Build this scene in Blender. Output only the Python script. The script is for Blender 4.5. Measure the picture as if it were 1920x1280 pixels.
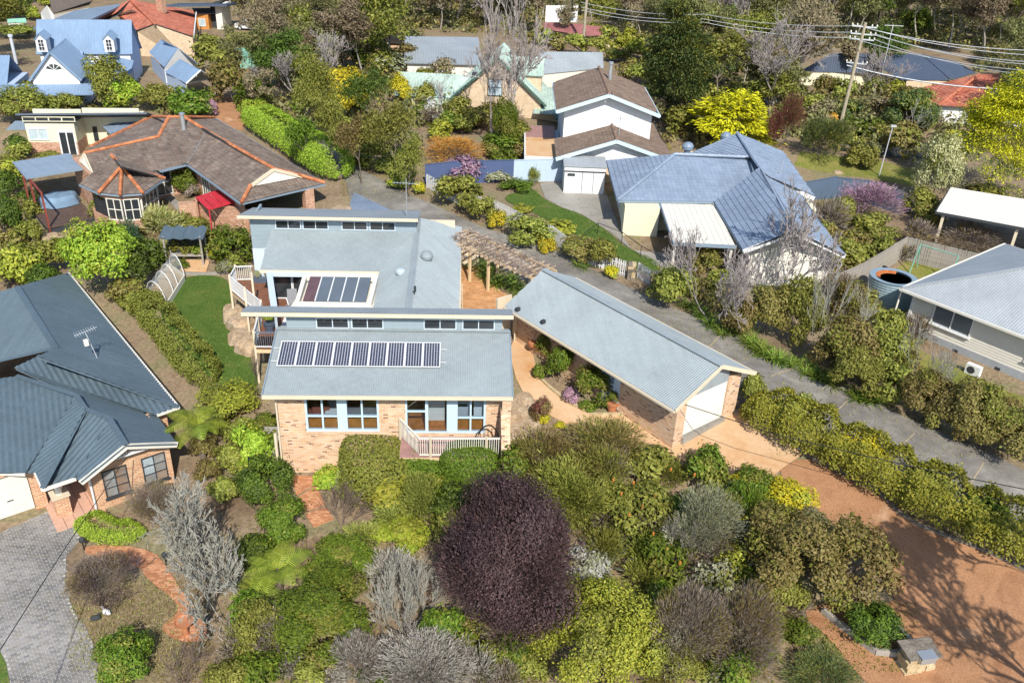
import bpy, math, random
import numpy as np
from mathutils import Vector, Matrix, geometry
random.seed(7); rng=np.random.default_rng(7)
for o in list(bpy.data.objects): bpy.data.objects.remove(o)
S=bpy.context.scene; COL=S.collection
# ---------------------------------------------------------------- camera
FPX=1633.0; PITCH=math.radians(28.5); ROLL=math.radians(2.5); CAMZ=25.6
FW=Vector((0,math.cos(PITCH),-math.sin(PITCH))); D0=Vector((0,-math.sin(PITCH),-math.cos(PITCH))); R0=Vector((1,0,0))
CR=math.cos(ROLL)*R0-math.sin(ROLL)*D0; CD=math.sin(ROLL)*R0+math.cos(ROLL)*D0
cd=bpy.data.cameras.new('camera'); cam=bpy.data.objects.new('camera',cd); COL.objects.link(cam); S.camera=cam
cd.sensor_width=36; cd.lens=FPX/1920*36; cd.clip_end=2000
m=Matrix((CR,-CD,-FW)).transposed().to_4x4(); m.translation=Vector((0,0,CAMZ)); cam.matrix_world=m
# ---------------------------------------------------------------- light
SUN_EL=math.radians(42); SUN_AZ=math.radians(167)     # compass angle from +Y towards +X
w=bpy.data.worlds.new('World'); S.world=w; w.use_nodes=True
nt=w.node_tree; bg=nt.nodes['Background']; sk=nt.nodes.new('ShaderNodeTexSky'); sk.sky_type='NISHITA'
sk.sun_disc=False; sk.sun_elevation=SUN_EL; sk.sun_rotation=SUN_AZ; sk.altitude=900; sk.dust_density=1.2
nt.links.new(sk.outputs[0],bg.inputs[0]); bg.inputs[1].default_value=0.13
sd=bpy.data.lights.new('sun','SUN'); so=bpy.data.objects.new('sun',sd); COL.objects.link(so)
sd.energy=4.3; sd.angle=math.radians(0.6); sd.color=(1,.95,.86)
sv=Vector((math.sin(SUN_AZ)*math.cos(SUN_EL),math.cos(SUN_AZ)*math.cos(SUN_EL),math.sin(SUN_EL)))
so.rotation_euler=sv.to_track_quat('Z','Y').to_euler(); so.location=sv*80
S.view_settings.view_transform='Standard'; S.view_settings.look='None'; S.view_settings.gamma=1
S.view_settings.use_curve_mapping=False; S.view_settings.exposure=0.5
S.cycles.max_bounces=6; S.cycles.transparent_max_bounces=12; S.cycles.diffuse_bounces=3; S.cycles.glossy_bounces=3
# ---------------------------------------------------------------- terrain
TC=np.array([(-8,30,0),(-2,28,.1),(-10,24,0),(-3,22,0),(-8,34,.2),(-1,31,.3),(1.5,33,1.5),(3.2,34.5,2.6),(1,38,2.65),(1,41,2.7),(0,47,2.75),(-3,50,2.8),
 (4,31.5,2.1),(4,28.5,1.0),(3.5,25,.4),(0,21,0),(6,36,2.75),(4,42,2.9),(9,34,2.75),(12,32,2.7),(10,30,2.3),(8,26.5,1.2),(8,22,.6),(15,30,2.5),(18,26,2),(20,23,1.6),(15,24.5,1.5),(17,21,1.3),(12,20,.8),
 (24,24,1.8),(16,35,2.9),(20,31,2.6),(26,27,2.2),(10,42,3),(4,48,3),(2,52,3),(-5,60,3),(-9,65,3),(-13,68,3),
 (-16,30,-.4),(-20,26,-.5),(-14,24,-.3),(-25,42,-.4),(-19,36,-.4),(-19,21,-.5),(-12,18,-.3),(-13.6,34,-.1),(-13.6,39,.25),(-15.5,42,.3),(-17.5,46,.4),(-20,48,.45),(-18.5,50.5,.6),(-21.5,51,.6),(-20,53.5,.75),(-14,42.5,.9),(-15.8,47,1.1),(-17.2,51.5,1.3),(-12,44,1.6),
 (-24,56,1),(-30,54,.7),(-36,58,.7),(-28,62,1.6),(-22,60,1.6),(-17,61,2.3),(-15,56,1.9),(-33,66,1.3),(-42,72,1.8),(-24,70,2.2),
 (-45,84,2.8),(-33,90,3),(-25,80,2.6),(-2,70,2.4),(5,72,2.4),(12,62,2.4),(7,58,2.4),(10,53,2.4),(16,50,2.1),(22,44,1.6),(27,39,1.5),(30,45,1.6),(25,52,1.7),(33,62,2),(34,75,2),(40,85,2.2),(10,85,2.4),(-10,85,2.6)],float)
TF=np.array([(x,y,3) for y in (110,150,200) for x in (-130,-90,-50,-10,30,70,110,150)]+[(-80,60,1.5),(-80,30,0),(-50,20,-.5),(60,60,2.2),(60,30,2),(50,10,1.6),(0,5,0),(-40,0,-.5),(25,8,1.3)],float)
def T(x,y):
    x=np.asarray(x,float); y=np.asarray(y,float)
    num=np.full(x.shape,2.5e-6*2.6); den=np.full(x.shape,2.5e-6)
    for A,s in ((TC,3.2),(TF,16.)):
        for cx,cy,cz in A:
            g=np.exp(-((x-cx)**2+(y-cy)**2)/(2*s*s)); num=num+g*cz*(1 if s<5 else .06); den=den+g*(1 if s<5 else .06)
    return num/den
def Tz(x,y): return float(T(x,y))
def ray(px,py): return (FW*FPX+CR*(px-960)+CD*(py-640))/FPX
def at(px,py,z):
    v=ray(px,py); return Vector((0,0,CAMZ))+v*((z-CAMZ)/v.z)
def ground(px,py,dz=0):
    z=2.
    for _ in range(9):
        p=at(px,py,z+dz); z=.5*z+.5*Tz(p.x,p.y) if _<4 else Tz(p.x,p.y)
    return at(px,py,z+dz)
def depth(p): return (p-Vector((0,0,CAMZ))).dot(FW)
# ---------------------------------------------------------------- materials
MATS={}
def nodes(name):
    mt=bpy.data.materials.new(name); mt.use_nodes=True; n=mt.node_tree; b=n.nodes['Principled BSDF']; return mt,n,b
def N(n,t,**k):
    q=n.nodes.new(t)
    for a,v in k.items(): setattr(q,a,v)
    return q
def ramp(n,stops,interp='LINEAR'):
    r=N(n,'ShaderNodeValToRGB'); e=r.color_ramp; e.interpolation=interp
    while len(e.elements)<len(stops): e.elements.new(.5)
    for i,(p,c) in enumerate(stops): e.elements[i].position=p; e.elements[i].color=(*c,1)
    return r
def sc(c,k): return tuple(min(1,v*k) for v in c)
def mat(name,c,rough=.75,var=.12,scale=2.5,bump=0,bscale=None,metal=0,spec=.3,c2=None,coord='Object',detail=6):
    mt,n,b=nodes(name); L=n.links.new
    tc=N(n,'ShaderNodeTexCoord'); src=tc.outputs[coord]
    ns=N(n,'ShaderNodeTexNoise'); ns.inputs['Scale'].default_value=scale; ns.inputs['Detail'].default_value=detail; ns.inputs['Roughness'].default_value=.62; L(src,ns.inputs['Vector'])
    r=ramp(n,[(.3,sc(c,1-var) ),(.7,c2 or sc(c,1+var))]); L(ns.outputs[0],r.inputs[0]); L(r.outputs[0],b.inputs['Base Color'])
    b.inputs['Roughness'].default_value=rough; b.inputs['Metallic'].default_value=metal; b.inputs['Specular IOR Level'].default_value=spec
    if bump:
        n2=N(n,'ShaderNodeTexNoise'); n2.inputs['Scale'].default_value=bscale or scale*8; n2.inputs['Detail'].default_value=4; L(src,n2.inputs['Vector'])
        bp=N(n,'ShaderNodeBump'); bp.inputs['Strength'].default_value=bump; bp.inputs['Distance'].default_value=.05; L(n2.outputs[0],bp.inputs['Height']); L(bp.outputs[0],b.inputs['Normal'])
    MATS[name]=mt; return mt
def roofmat(name,c,rough=.5,spec=.35,stain=.1):
    "painted sheet: broad fading, streaks down the slope, specks of dirt"
    mt,n,b=nodes(name); L=n.links.new; tc=N(n,'ShaderNodeTexCoord'); mp=N(n,'ShaderNodeMapping'); mp.inputs['Scale'].default_value=(2.2,.16,1); L(tc.outputs['UV'],mp.inputs['Vector'])
    prev=None
    for src,scl,amt,lo,hi in ((tc.outputs['Object'],.35,stain,.3,.7),(mp.outputs[0],1.6,stain*.9,.3,.7),(tc.outputs['Object'],5.,stain*.5,.35,.65)):
        ns=N(n,'ShaderNodeTexNoise'); ns.inputs['Scale'].default_value=scl; ns.inputs['Detail'].default_value=6; ns.inputs['Roughness'].default_value=.65; L(src,ns.inputs['Vector'])
        mr=N(n,'ShaderNodeMapRange'); mr.inputs[1].default_value=lo; mr.inputs[2].default_value=hi; mr.inputs[3].default_value=1-amt; mr.inputs[4].default_value=1+amt; L(ns.outputs[0],mr.inputs[0])
        if prev is None: prev=mr.outputs[0]
        else: m_=N(n,'ShaderNodeMath',operation='MULTIPLY'); L(prev,m_.inputs[0]); L(mr.outputs[0],m_.inputs[1]); prev=m_.outputs[0]
    vm=N(n,'ShaderNodeVectorMath',operation='SCALE'); vm.inputs[0].default_value=c; L(prev,vm.inputs['Scale']); L(vm.outputs[0],b.inputs['Base Color'])
    b.inputs['Roughness'].default_value=rough; b.inputs['Specular IOR Level'].default_value=spec; MATS[name]=mt; return mt
def brickmat(name,stops,mortar,bw=.23,bh=.076,ms=.011,bump=.5,mottle=.15,offset=.5):
    mt,n,b=nodes(name); L=n.links.new
    tc=N(n,'ShaderNodeTexCoord'); bt=N(n,'ShaderNodeTexBrick'); L(tc.outputs['UV'],bt.inputs['Vector'])
    for k,v in (('Scale',1),('Mortar Size',ms),('Mortar Smooth',.2),('Brick Width',bw+ms),('Row Height',bh+ms),('Bias',0)): bt.inputs[k].default_value=v
    bt.offset=offset; bt.inputs['Color1'].default_value=(0,0,0,1); bt.inputs['Color2'].default_value=(1,1,1,1); bt.inputs['Mortar'].default_value=(.5,.5,.5,1)
    r=ramp(n,stops); L(bt.outputs['Color'],r.inputs[0])
    ns=N(n,'ShaderNodeTexNoise'); ns.inputs['Scale'].default_value=1.3; ns.inputs['Detail'].default_value=5; L(tc.outputs['UV'],ns.inputs['Vector'])
    mr=N(n,'ShaderNodeMapRange'); mr.inputs[1].default_value=.3; mr.inputs[2].default_value=.7; mr.inputs[3].default_value=1-mottle; mr.inputs[4].default_value=1+mottle; L(ns.outputs[0],mr.inputs[0])
    mx=N(n,'ShaderNodeMix',data_type='RGBA'); L(bt.outputs['Fac'],mx.inputs[0]); L(r.outputs[0],mx.inputs[6]); mx.inputs[7].default_value=(*mortar,1)
    vm=N(n,'ShaderNodeVectorMath',operation='SCALE'); L(mx.outputs[2],vm.inputs[0]); L(mr.outputs[0],vm.inputs['Scale']); L(vm.outputs[0],b.inputs['Base Color'])
    b.inputs['Roughness'].default_value=.85; b.inputs['Specular IOR Level'].default_value=.2
    if bump:
        bp=N(n,'ShaderNodeBump',invert=True); bp.inputs['Strength'].default_value=bump; bp.inputs['Distance'].default_value=.01; L(bt.outputs['Fac'],bp.inputs['Height']); L(bp.outputs[0],b.inputs['Normal'])
    MATS[name]=mt; return mt
def islandmat(name,cols,rough=.75,spec=.3,var=.15,scale=1.,bump=0):
    "every separate piece of the mesh takes its own tint"
    mt,n,b=nodes(name); L=n.links.new
    g=N(n,'ShaderNodeNewGeometry'); k=len(cols); r=ramp(n,[(i/(k-1) if k>1 else 0,c) for i,c in enumerate(cols)]); L(g.outputs['Random Per Island'],r.inputs[0])
    tc=N(n,'ShaderNodeTexCoord'); ns=N(n,'ShaderNodeTexNoise'); ns.inputs['Scale'].default_value=scale; ns.inputs['Detail'].default_value=6; L(tc.outputs['Object'],ns.inputs['Vector'])
    mr=N(n,'ShaderNodeMapRange'); mr.inputs[1].default_value=.3; mr.inputs[2].default_value=.7; mr.inputs[3].default_value=1-var; mr.inputs[4].default_value=1+var; L(ns.outputs[0],mr.inputs[0])
    vm=N(n,'ShaderNodeVectorMath',operation='SCALE'); L(r.outputs[0],vm.inputs[0]); L(mr.outputs[0],vm.inputs['Scale']); L(vm.outputs[0],b.inputs['Base Color'])
    b.inputs['Roughness'].default_value=rough; b.inputs['Specular IOR Level'].default_value=spec
    MATS[name]=mt; return mt
def leafmat(name,cols,trans=.3,rough=.55,spec=.25):
    mt,n,b=nodes(name); L=n.links.new
    g=N(n,'ShaderNodeNewGeometry'); k=len(cols); r=ramp(n,[(i/(k-1),c) for i,c in enumerate(cols)]); L(g.outputs['Random Per Island'],r.inputs[0])
    oi=N(n,'ShaderNodeObjectInfo'); mr=N(n,'ShaderNodeMapRange'); mr.inputs[3].default_value=.82; mr.inputs[4].default_value=1.2; L(oi.outputs['Random'],mr.inputs[0])
    hs=N(n,'ShaderNodeHueSaturation'); mr2=N(n,'ShaderNodeMapRange'); mr2.inputs[3].default_value=.485; mr2.inputs[4].default_value=.515; L(oi.outputs['Random'],mr2.inputs[0])
    L(mr2.outputs[0],hs.inputs['Hue']); L(mr.outputs[0],hs.inputs['Value']); L(r.outputs[0],hs.inputs['Color'])
    L(hs.outputs[0],b.inputs['Base Color']); b.inputs['Roughness'].default_value=rough; b.inputs['Specular IOR Level'].default_value=spec
    tr=N(n,'ShaderNodeBsdfTranslucent'); L(hs.outputs[0],tr.inputs[0]); ms=N(n,'ShaderNodeMixShader'); ms.inputs[0].default_value=trans
    L(b.outputs[0],ms.inputs[1]); L(tr.outputs[0],ms.inputs[2]); L(ms.outputs[0],n.nodes['Material Output'].inputs[0])
    MATS[name]=mt; return mt
def glassmat(name,tint=(.9,.95,1),clear=.93):
    mt,n,b=nodes(name); L=n.links.new
    g=N(n,'ShaderNodeBsdfGlossy'); g.inputs['Roughness'].default_value=.03; t=N(n,'ShaderNodeBsdfTransparent'); t.inputs[0].default_value=(*sc(tint,clear),1)
    ms=N(n,'ShaderNodeMixShader'); ms.inputs[0].default_value=.09; L(t.outputs[0],ms.inputs[1]); L(g.outputs[0],ms.inputs[2])
    L(ms.outputs[0],n.nodes['Material Output'].inputs[0]); MATS[name]=mt; return mt
def netmat(name,c,alpha):
    mt,n,b=nodes(name); L=n.links.new
    t=N(n,'ShaderNodeBsdfTransparent'); d=N(n,'ShaderNodeBsdfDiffuse'); d.inputs[0].default_value=(*c,1); tl=N(n,'ShaderNodeBsdfTranslucent'); tl.inputs[0].default_value=(*c,1)
    m0=N(n,'ShaderNodeMixShader'); L(d.outputs[0],m0.inputs[1]); L(tl.outputs[0],m0.inputs[2])
    ms=N(n,'ShaderNodeMixShader'); ms.inputs[0].default_value=alpha; L(t.outputs[0],ms.inputs[1]); L(m0.outputs[0],ms.inputs[2]); L(ms.outputs[0],n.nodes['Material Output'].inputs[0]); MATS[name]=mt; return mt
def groundmat(name,stops,scale=.35,fine=9,finevar=.3,bump=.5,bscale=30,rough=.95,coord='Object',dist=.05):
    "broad patches, small clods and fine relief"
    mt,n,b=nodes(name); L=n.links.new; tc=N(n,'ShaderNodeTexCoord'); src=tc.outputs[coord]
    a=N(n,'ShaderNodeTexNoise'); a.inputs['Scale'].default_value=scale; a.inputs['Detail'].default_value=8; a.inputs['Roughness'].default_value=.65; a.inputs['Distortion'].default_value=.4; L(src,a.inputs['Vector'])
    f=N(n,'ShaderNodeTexNoise'); f.inputs['Scale'].default_value=fine; f.inputs['Detail'].default_value=8; f.inputs['Roughness'].default_value=.7; L(src,f.inputs['Vector'])
    r=ramp(n,stops); L(a.outputs[0],r.inputs[0])
    mr=N(n,'ShaderNodeMapRange'); mr.inputs[1].default_value=.32; mr.inputs[2].default_value=.68; mr.inputs[3].default_value=1-finevar; mr.inputs[4].default_value=1+finevar; L(f.outputs[0],mr.inputs[0])
    vm=N(n,'ShaderNodeVectorMath',operation='SCALE'); L(r.outputs[0],vm.inputs[0]); L(mr.outputs[0],vm.inputs['Scale']); L(vm.outputs[0],b.inputs['Base Color'])
    b.inputs['Roughness'].default_value=rough; b.inputs['Specular IOR Level'].default_value=.15
    n2=N(n,'ShaderNodeTexNoise'); n2.inputs['Scale'].default_value=bscale; n2.inputs['Detail'].default_value=5; L(src,n2.inputs['Vector'])
    bp=N(n,'ShaderNodeBump'); bp.inputs['Strength'].default_value=bump; bp.inputs['Distance'].default_value=dist; L(n2.outputs[0],bp.inputs['Height']); L(bp.outputs[0],b.inputs['Normal'])
    MATS[name]=mt; return mt
# surfaces
groundmat('soil',[(.3,(.16,.11,.07)),(.5,(.27,.2,.13)),(.62,(.21,.19,.1)),(.75,(.36,.29,.2))],scale=.3,fine=5,finevar=.35)
groundmat('lawn',[(.3,(.065,.125,.022)),(.5,(.095,.165,.032)),(.62,(.15,.185,.045)),(.72,(.21,.2,.08))],scale=.7,fine=9,finevar=.35,bump=.8,bscale=45)
groundmat('drygrass',[(.3,(.13,.17,.03)),(.5,(.22,.22,.05)),(.7,(.3,.25,.1))],scale=.6,fine=10,finevar=.3,bump=.8,bscale=45)
groundmat('gravel',[(.3,(.29,.14,.07)),(.45,(.42,.22,.115)),(.58,(.35,.18,.09)),(.7,(.5,.31,.185))],scale=.4,fine=22,finevar=.42,bump=.6,bscale=60)
groundmat('concrete',[(.3,(.23,.215,.19)),(.5,(.3,.28,.245)),(.7,(.37,.35,.315))],scale=.28,fine=4,finevar=.14,bump=.15,bscale=60)
groundmat('darkconcrete',[(.3,(.12,.11,.1)),(.5,(.2,.185,.165)),(.72,(.33,.31,.275))],scale=.3,fine=1.6,finevar=.16,bump=.05,bscale=60)
groundmat('orangeconcrete',[(.3,(.5,.26,.11)),(.48,(.56,.36,.2)),(.7,(.62,.43,.27))],scale=.45,fine=7,finevar=.08,bump=.1,bscale=60)
groundmat('asphalt',[(.3,(.06,.06,.065)),(.7,(.1,.1,.105))],scale=.4,fine=12,finevar=.15,bump=.2,bscale=80)
groundmat('blueconcrete',[(.3,(.13,.17,.24)),(.7,(.2,.25,.33))],scale=.5,fine=8,finevar=.1,bump=.1,bscale=60)
groundmat('rock',[(.3,(.26,.17,.1)),(.5,(.4,.3,.2)),(.7,(.5,.42,.33))],scale=.8,fine=5,finevar=.35,bump=.9,bscale=9)
groundmat('greystone',[(.3,(.12,.1,.08)),(.7,(.25,.22,.18))],scale=2,fine=8,finevar=.35,bump=.8,bscale=14)
groundmat('sandstone',[(.3,(.38,.28,.15)),(.7,(.56,.46,.3))],scale=2,fine=8,finevar=.25,bump=.7,bscale=14)
brickmat('terracotta_paving',[(0,(.38,.15,.07)),(.5,(.5,.22,.11)),(1,(.6,.31,.17))],(.34,.19,.11),.22,.11,.012,.5)
brickmat('courtyard_paving',[(0,(.44,.21,.085)),(.5,(.55,.28,.12)),(1,(.63,.36,.18))],(.4,.22,.11),.2,.1,.012,.5)
brickmat('cream_brick',[(0,(.2,.1,.06)),(.06,(.24,.12,.07)),(.1,(.5,.28,.15)),(.4,(.58,.38,.24)),(.7,(.64,.46,.32)),(1,(.6,.34,.16))],(.62,.5,.38),mottle=.1)
brickmat('red_brick',[(0,(.32,.12,.06)),(.35,(.42,.2,.11)),(.7,(.48,.25,.15)),(1,(.55,.33,.22))],(.5,.41,.33),mottle=.12)
brickmat('orange_brick',[(0,(.42,.17,.07)),(.5,(.52,.26,.12)),(1,(.58,.34,.18))],(.6,.52,.42),mottle=.1)
brickmat('tan_brick',[(0,(.5,.36,.22)),(.5,(.58,.44,.29)),(1,(.64,.5,.35))],(.6,.48,.36),mottle=.08)
roofmat('roof_grey',(.275,.315,.33)); roofmat('roof_grey2',(.285,.32,.345)); roofmat('roof_slate',(.085,.12,.145),.42,.45,.13); roofmat('roof_blue',(.18,.235,.305))
roofmat('roof_navy',(.055,.075,.115)); roofmat('roof_white',(.34,.365,.385)); roofmat('roof_green',(.36,.46,.40),.7,.3,.25); roofmat('roof_dgreen',(.07,.13,.1)); roofmat('roof_brownsheet',(.15,.12,.1))
mat('shed_green',(.2,.42,.33),rough=.6,var=.08)
mat('roof_brownsheet',(.13,.105,.09),rough=.7,var=.12,scale=1)
islandmat('tile_brown',[(.12,.095,.08),(.155,.12,.098),(.18,.145,.12),(.15,.108,.085),(.22,.18,.15)],rough=.7,var=.22,scale=.7)
islandmat('tile_tan',[(.14,.1,.075),(.18,.13,.1),(.2,.15,.115)],rough=.8,var=.15,scale=.7)
islandmat('tile_blue',[(.2,.25,.33),(.225,.28,.365),(.245,.305,.39)],rough=.5,var=.1,scale=.5,spec=.4)
islandmat('tile_red',[(.36,.1,.06),(.42,.13,.08),(.48,.18,.11),(.3,.1,.07)],rough=.8,var=.2,scale=.5)
islandmat('tile_maroon',[(.27,.1,.1),(.33,.14,.13)],rough=.8,var=.15,scale=.5)
islandmat('ridge_orange',[(.42,.15,.065),(.5,.2,.09),(.36,.12,.05)],rough=.85,var=.25,scale=3)
islandmat('ridge_tan',[(.2,.13,.1),(.24,.16,.12)],rough=.85,var=.2,scale=3)
islandmat('ridge_red',[(.4,.12,.07),(.5,.18,.1)],rough=.85,var=.2,scale=3)
mat('roller',(.56,.53,.46),var=.05); mat('cream',(.62,.53,.39),var=.05); mat('white',(.68,.685,.68),var=.05); mat('offwhite',(.68,.65,.57),var=.05); mat('paleyellow',(.66,.63,.46),var=.05)
mat('wallblue',(.25,.31,.345),var=.04,rough=.6); mat('paleblue',(.5,.58,.64),var=.04); mat('trimblue',(.47,.6,.67),var=.04); mat('cottageblue',(.42,.52,.68),var=.06)
roofmat('cottageroof',(.19,.275,.4)); mat('guttergrey',(.2,.26,.32),var=.06); mat('darkgrey',(.04,.045,.05),var=.1); mat('black',(.015,.015,.015),var=.1)
mat('steel',(.45,.48,.5),metal=.6,rough=.4,var=.08); mat('steel2',(.6,.62,.64),metal=.3,rough=.4,var=.06); mat('redpaint',(.22,.05,.035),var=.15); mat('brightred',(.5,.03,.045),var=.1)
mat('glass_dark',(.03,.035,.04),rough=.06,var=.3,scale=1.2,spec=.6); mat('glass_grey',(.12,.145,.17),rough=.12,var=.12,spec=.6,scale=.8); mat('glass_pale',(.42,.5,.53),rough=.15,var=.15,spec=.5); mat('glass_red',(.13,.07,.07),rough=.1,var=.2,spec=.6)
glassmat('glass_clear')
islandmat('deckwood',[(.15,.06,.035),(.19,.08,.045),(.23,.1,.06)],rough=.65,var=.2,scale=3); islandmat('darkdeck',[(.075,.05,.042),(.1,.065,.05),(.12,.08,.065)],rough=.6,var=.2,scale=3)
islandmat('pinkdeck',[(.3,.17,.15),(.36,.2,.18)],rough=.7,var=.15,scale=3)
islandmat('greywood',[(.2,.17,.14),(.28,.25,.21),(.35,.32,.28),(.16,.13,.11)],rough=.9,var=.25,scale=4); islandmat('weathered',[(.34,.25,.17),(.45,.35,.26),(.3,.21,.15)],rough=.9,var=.3,scale=4)
mat('orangewood',(.45,.17,.035),rough=.35,var=.25,scale=3,spec=.4); mat('orangeclad',(.5,.22,.06),var=.15,scale=2); mat('postwood',(.6,.46,.27),var=.1,scale=4); mat('polewood',(.36,.31,.22),var=.2,scale=3)
mat('bark',(.16,.13,.1),var=.3,scale=8,bump=.5); mat('barkpale',(.36,.33,.28),var=.3,scale=5,bump=.4); mat('barkgrey',(.27,.25,.22),var=.3,scale=8,bump=.4); mat('twigbrown',(.17,.125,.1),var=.3,scale=6); mat('twigpurple',(.12,.075,.08),var=.3,scale=6); mat('twiggrey',(.33,.29,.275),var=.25,scale=6); mat('lichen',(.36,.35,.3),var=.25,scale=6); mat('twigorange',(.5,.24,.04),var=.3,scale=6)
mat('terracotta',(.42,.17,.08),var=.15,scale=6); mat('potblue',(.08,.1,.14),rough=.3,var=.1); mat('tarp',(.16,.25,.36),rough=.6,var=.15,scale=2); mat('fenceblue',(.07,.1,.2),var=.05); mat('sheetpale',(.42,.52,.62),var=.04); mat('fencenavy',(.09,.13,.19),var=.08)
mat('sofa',(.2,.2,.21),var=.15,scale=10); mat('armchair',(.25,.08,.05),var=.15,scale=10); mat('rust',(.38,.12,.035),var=.3,scale=3); mat('water',(.12,.19,.28),rough=.05,var=.1,spec=.6); mat('tanksteel',(.3,.4,.46),metal=.35,rough=.45,var=.08)  # water: the sky's blue reflection is put into its base colour
mat('carwhite',(.75,.76,.78),rough=.25,spec=.6,var=.01); mat('carblack',(.02,.02,.022),rough=.2,spec=.6,var=.01); mat('rubber',(.02,.02,.02),rough=.9)
mat('cell',(.012,.018,.05),rough=.2,spec=.5,var=.25,scale=.9); mat('backsheet',(.6,.62,.66),rough=.4,var=.03)
netmat('net',(.75,.8,.82),.28); mat('sandsoil',(.4,.31,.2),var=.2,scale=4); mat('pinktile',(.55,.34,.25),var=.12,scale=2)
islandmat('paver',[(.16,.155,.155),(.22,.21,.205),(.28,.265,.255),(.2,.185,.16)],rough=.85,var=.3,scale=.45)
mat('mortar_pale',(.44,.425,.39),var=.15,scale=2)
# ---------------------------------------------------------------- mesh helpers
def uvs(me):
    "texture coordinates in metres: along the face, and up it"
    nl=len(me.loops); npoly=len(me.polygons)
    if not nl: return
    vi=np.empty(nl,np.int32); me.loops.foreach_get('vertex_index',vi); co=np.empty(len(me.vertices)*3,np.float32); me.vertices.foreach_get('co',co); co=co.reshape(-1,3)
    nr=np.empty(npoly*3,np.float32); me.polygons.foreach_get('normal',nr); nr=nr.reshape(-1,3); lt=np.empty(npoly,np.int32); me.polygons.foreach_get('loop_total',lt)
    fn=np.repeat(nr,lt,0); p=co[vi]; flat=np.abs(fn[:,2])>.985
    u=np.stack([-fn[:,1],fn[:,0],np.zeros(nl)],1); u[flat]=(1,0,0); u/=np.linalg.norm(u,axis=1,keepdims=True)+1e-9
    v=np.cross(fn,u); v[flat]=(0,1,0)
    uv=np.stack([(p*u).sum(1),(p*v).sum(1)],1).astype(np.float32)
    l=me.uv_layers.new(name='UVMap'); l.data.foreach_set('uv',uv.ravel())
def mesh_from(name,V,F,mt=None,smooth=False,uv=True):
    me=bpy.data.meshes.new(name); me.from_pydata([tuple(v) for v in V],[],F)
    if uv: uvs(me)
    if mt: me.materials.append(MATS[mt])
    if smooth: me.polygons.foreach_set('use_smooth',np.ones(len(me.polygons),bool))
    return me
def quads(name,V,nq,mt,smooth=False,k=4):
    "fast mesh from an array of separate k-gons"
    V=np.asarray(V,np.float32).reshape(-1,3); nq=len(V)//k
    me=bpy.data.meshes.new(name); me.vertices.add(len(V)); me.vertices.foreach_set('co',V.ravel()); me.loops.add(len(V)); me.loops.foreach_set('vertex_index',np.arange(len(V),dtype=np.int32))
    me.polygons.add(nq); me.polygons.foreach_set('loop_start',np.arange(0,len(V),k,dtype=np.int32)); me.polygons.foreach_set('loop_total',np.full(nq,k,np.int32))
    me.update(); me.materials.append(MATS[mt]); return me
def indexed(name,V,F,mt,smooth=False):
    V=np.asarray(V,np.float32).reshape(-1,3); F=np.asarray(F,np.int32); k=F.shape[1]
    me=bpy.data.meshes.new(name); me.vertices.add(len(V)); me.vertices.foreach_set('co',V.ravel()); me.loops.add(F.size); me.loops.foreach_set('vertex_index',F.ravel())
    me.polygons.add(len(F)); me.polygons.foreach_set('loop_start',np.arange(0,F.size,k,dtype=np.int32)); me.polygons.foreach_set('loop_total',np.full(len(F),k,np.int32))
    if smooth: me.polygons.foreach_set('use_smooth',np.ones(len(F),bool))
    me.update(); me.materials.append(MATS[mt]); return me
def link(name,me,parent=None,kind=None,label=None,cat=None,group=None):
    o=bpy.data.objects.new(name,me); COL.objects.link(o)
    if parent is not None: o.parent=parent
    return tag(o,label,cat,group,kind)
def tag(o,label=None,cat=None,group=None,kind=None):
    if label: o['label']=label
    if cat: o['category']=cat
    if group: o['group']=group
    if kind: o['kind']=kind
    return o
def thing(name,label,cat,loc=(0,0,0),rot=0,group=None):
    o=bpy.data.objects.new(name,None); COL.objects.link(o); o.location=loc; o.rotation_euler=(0,0,math.radians(rot)); o.empty_display_size=.3
    return tag(o,label,cat,group)
def dup(o,parent=None):
    c=o.copy(); COL.objects.link(c)
    if parent is not None: c.parent=parent
    for ch in [q for q in COL.objects if q.parent==o]: dup(ch,c)
    return c
SPLIT={'post','barge_board','gutter','beam','rail','downpipe','atrium_post','atrium_beam','verandah_post','porch_post','handrail','mounting_rail','brick_wall','rendered_wall','wing_wall','mullion_panel','frame','timber_shelf','room_wall','leg','armrest','coping','wall_run','sleeper','bed_frame','ridge_flashing','gate_frame','edge_trim','edge_beam','vent_pipe','deck_frame','fascia','chair_frame','panel','door_trim','garage_door','bay_wall','pinnacle','porch_gable_trim'}
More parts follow.
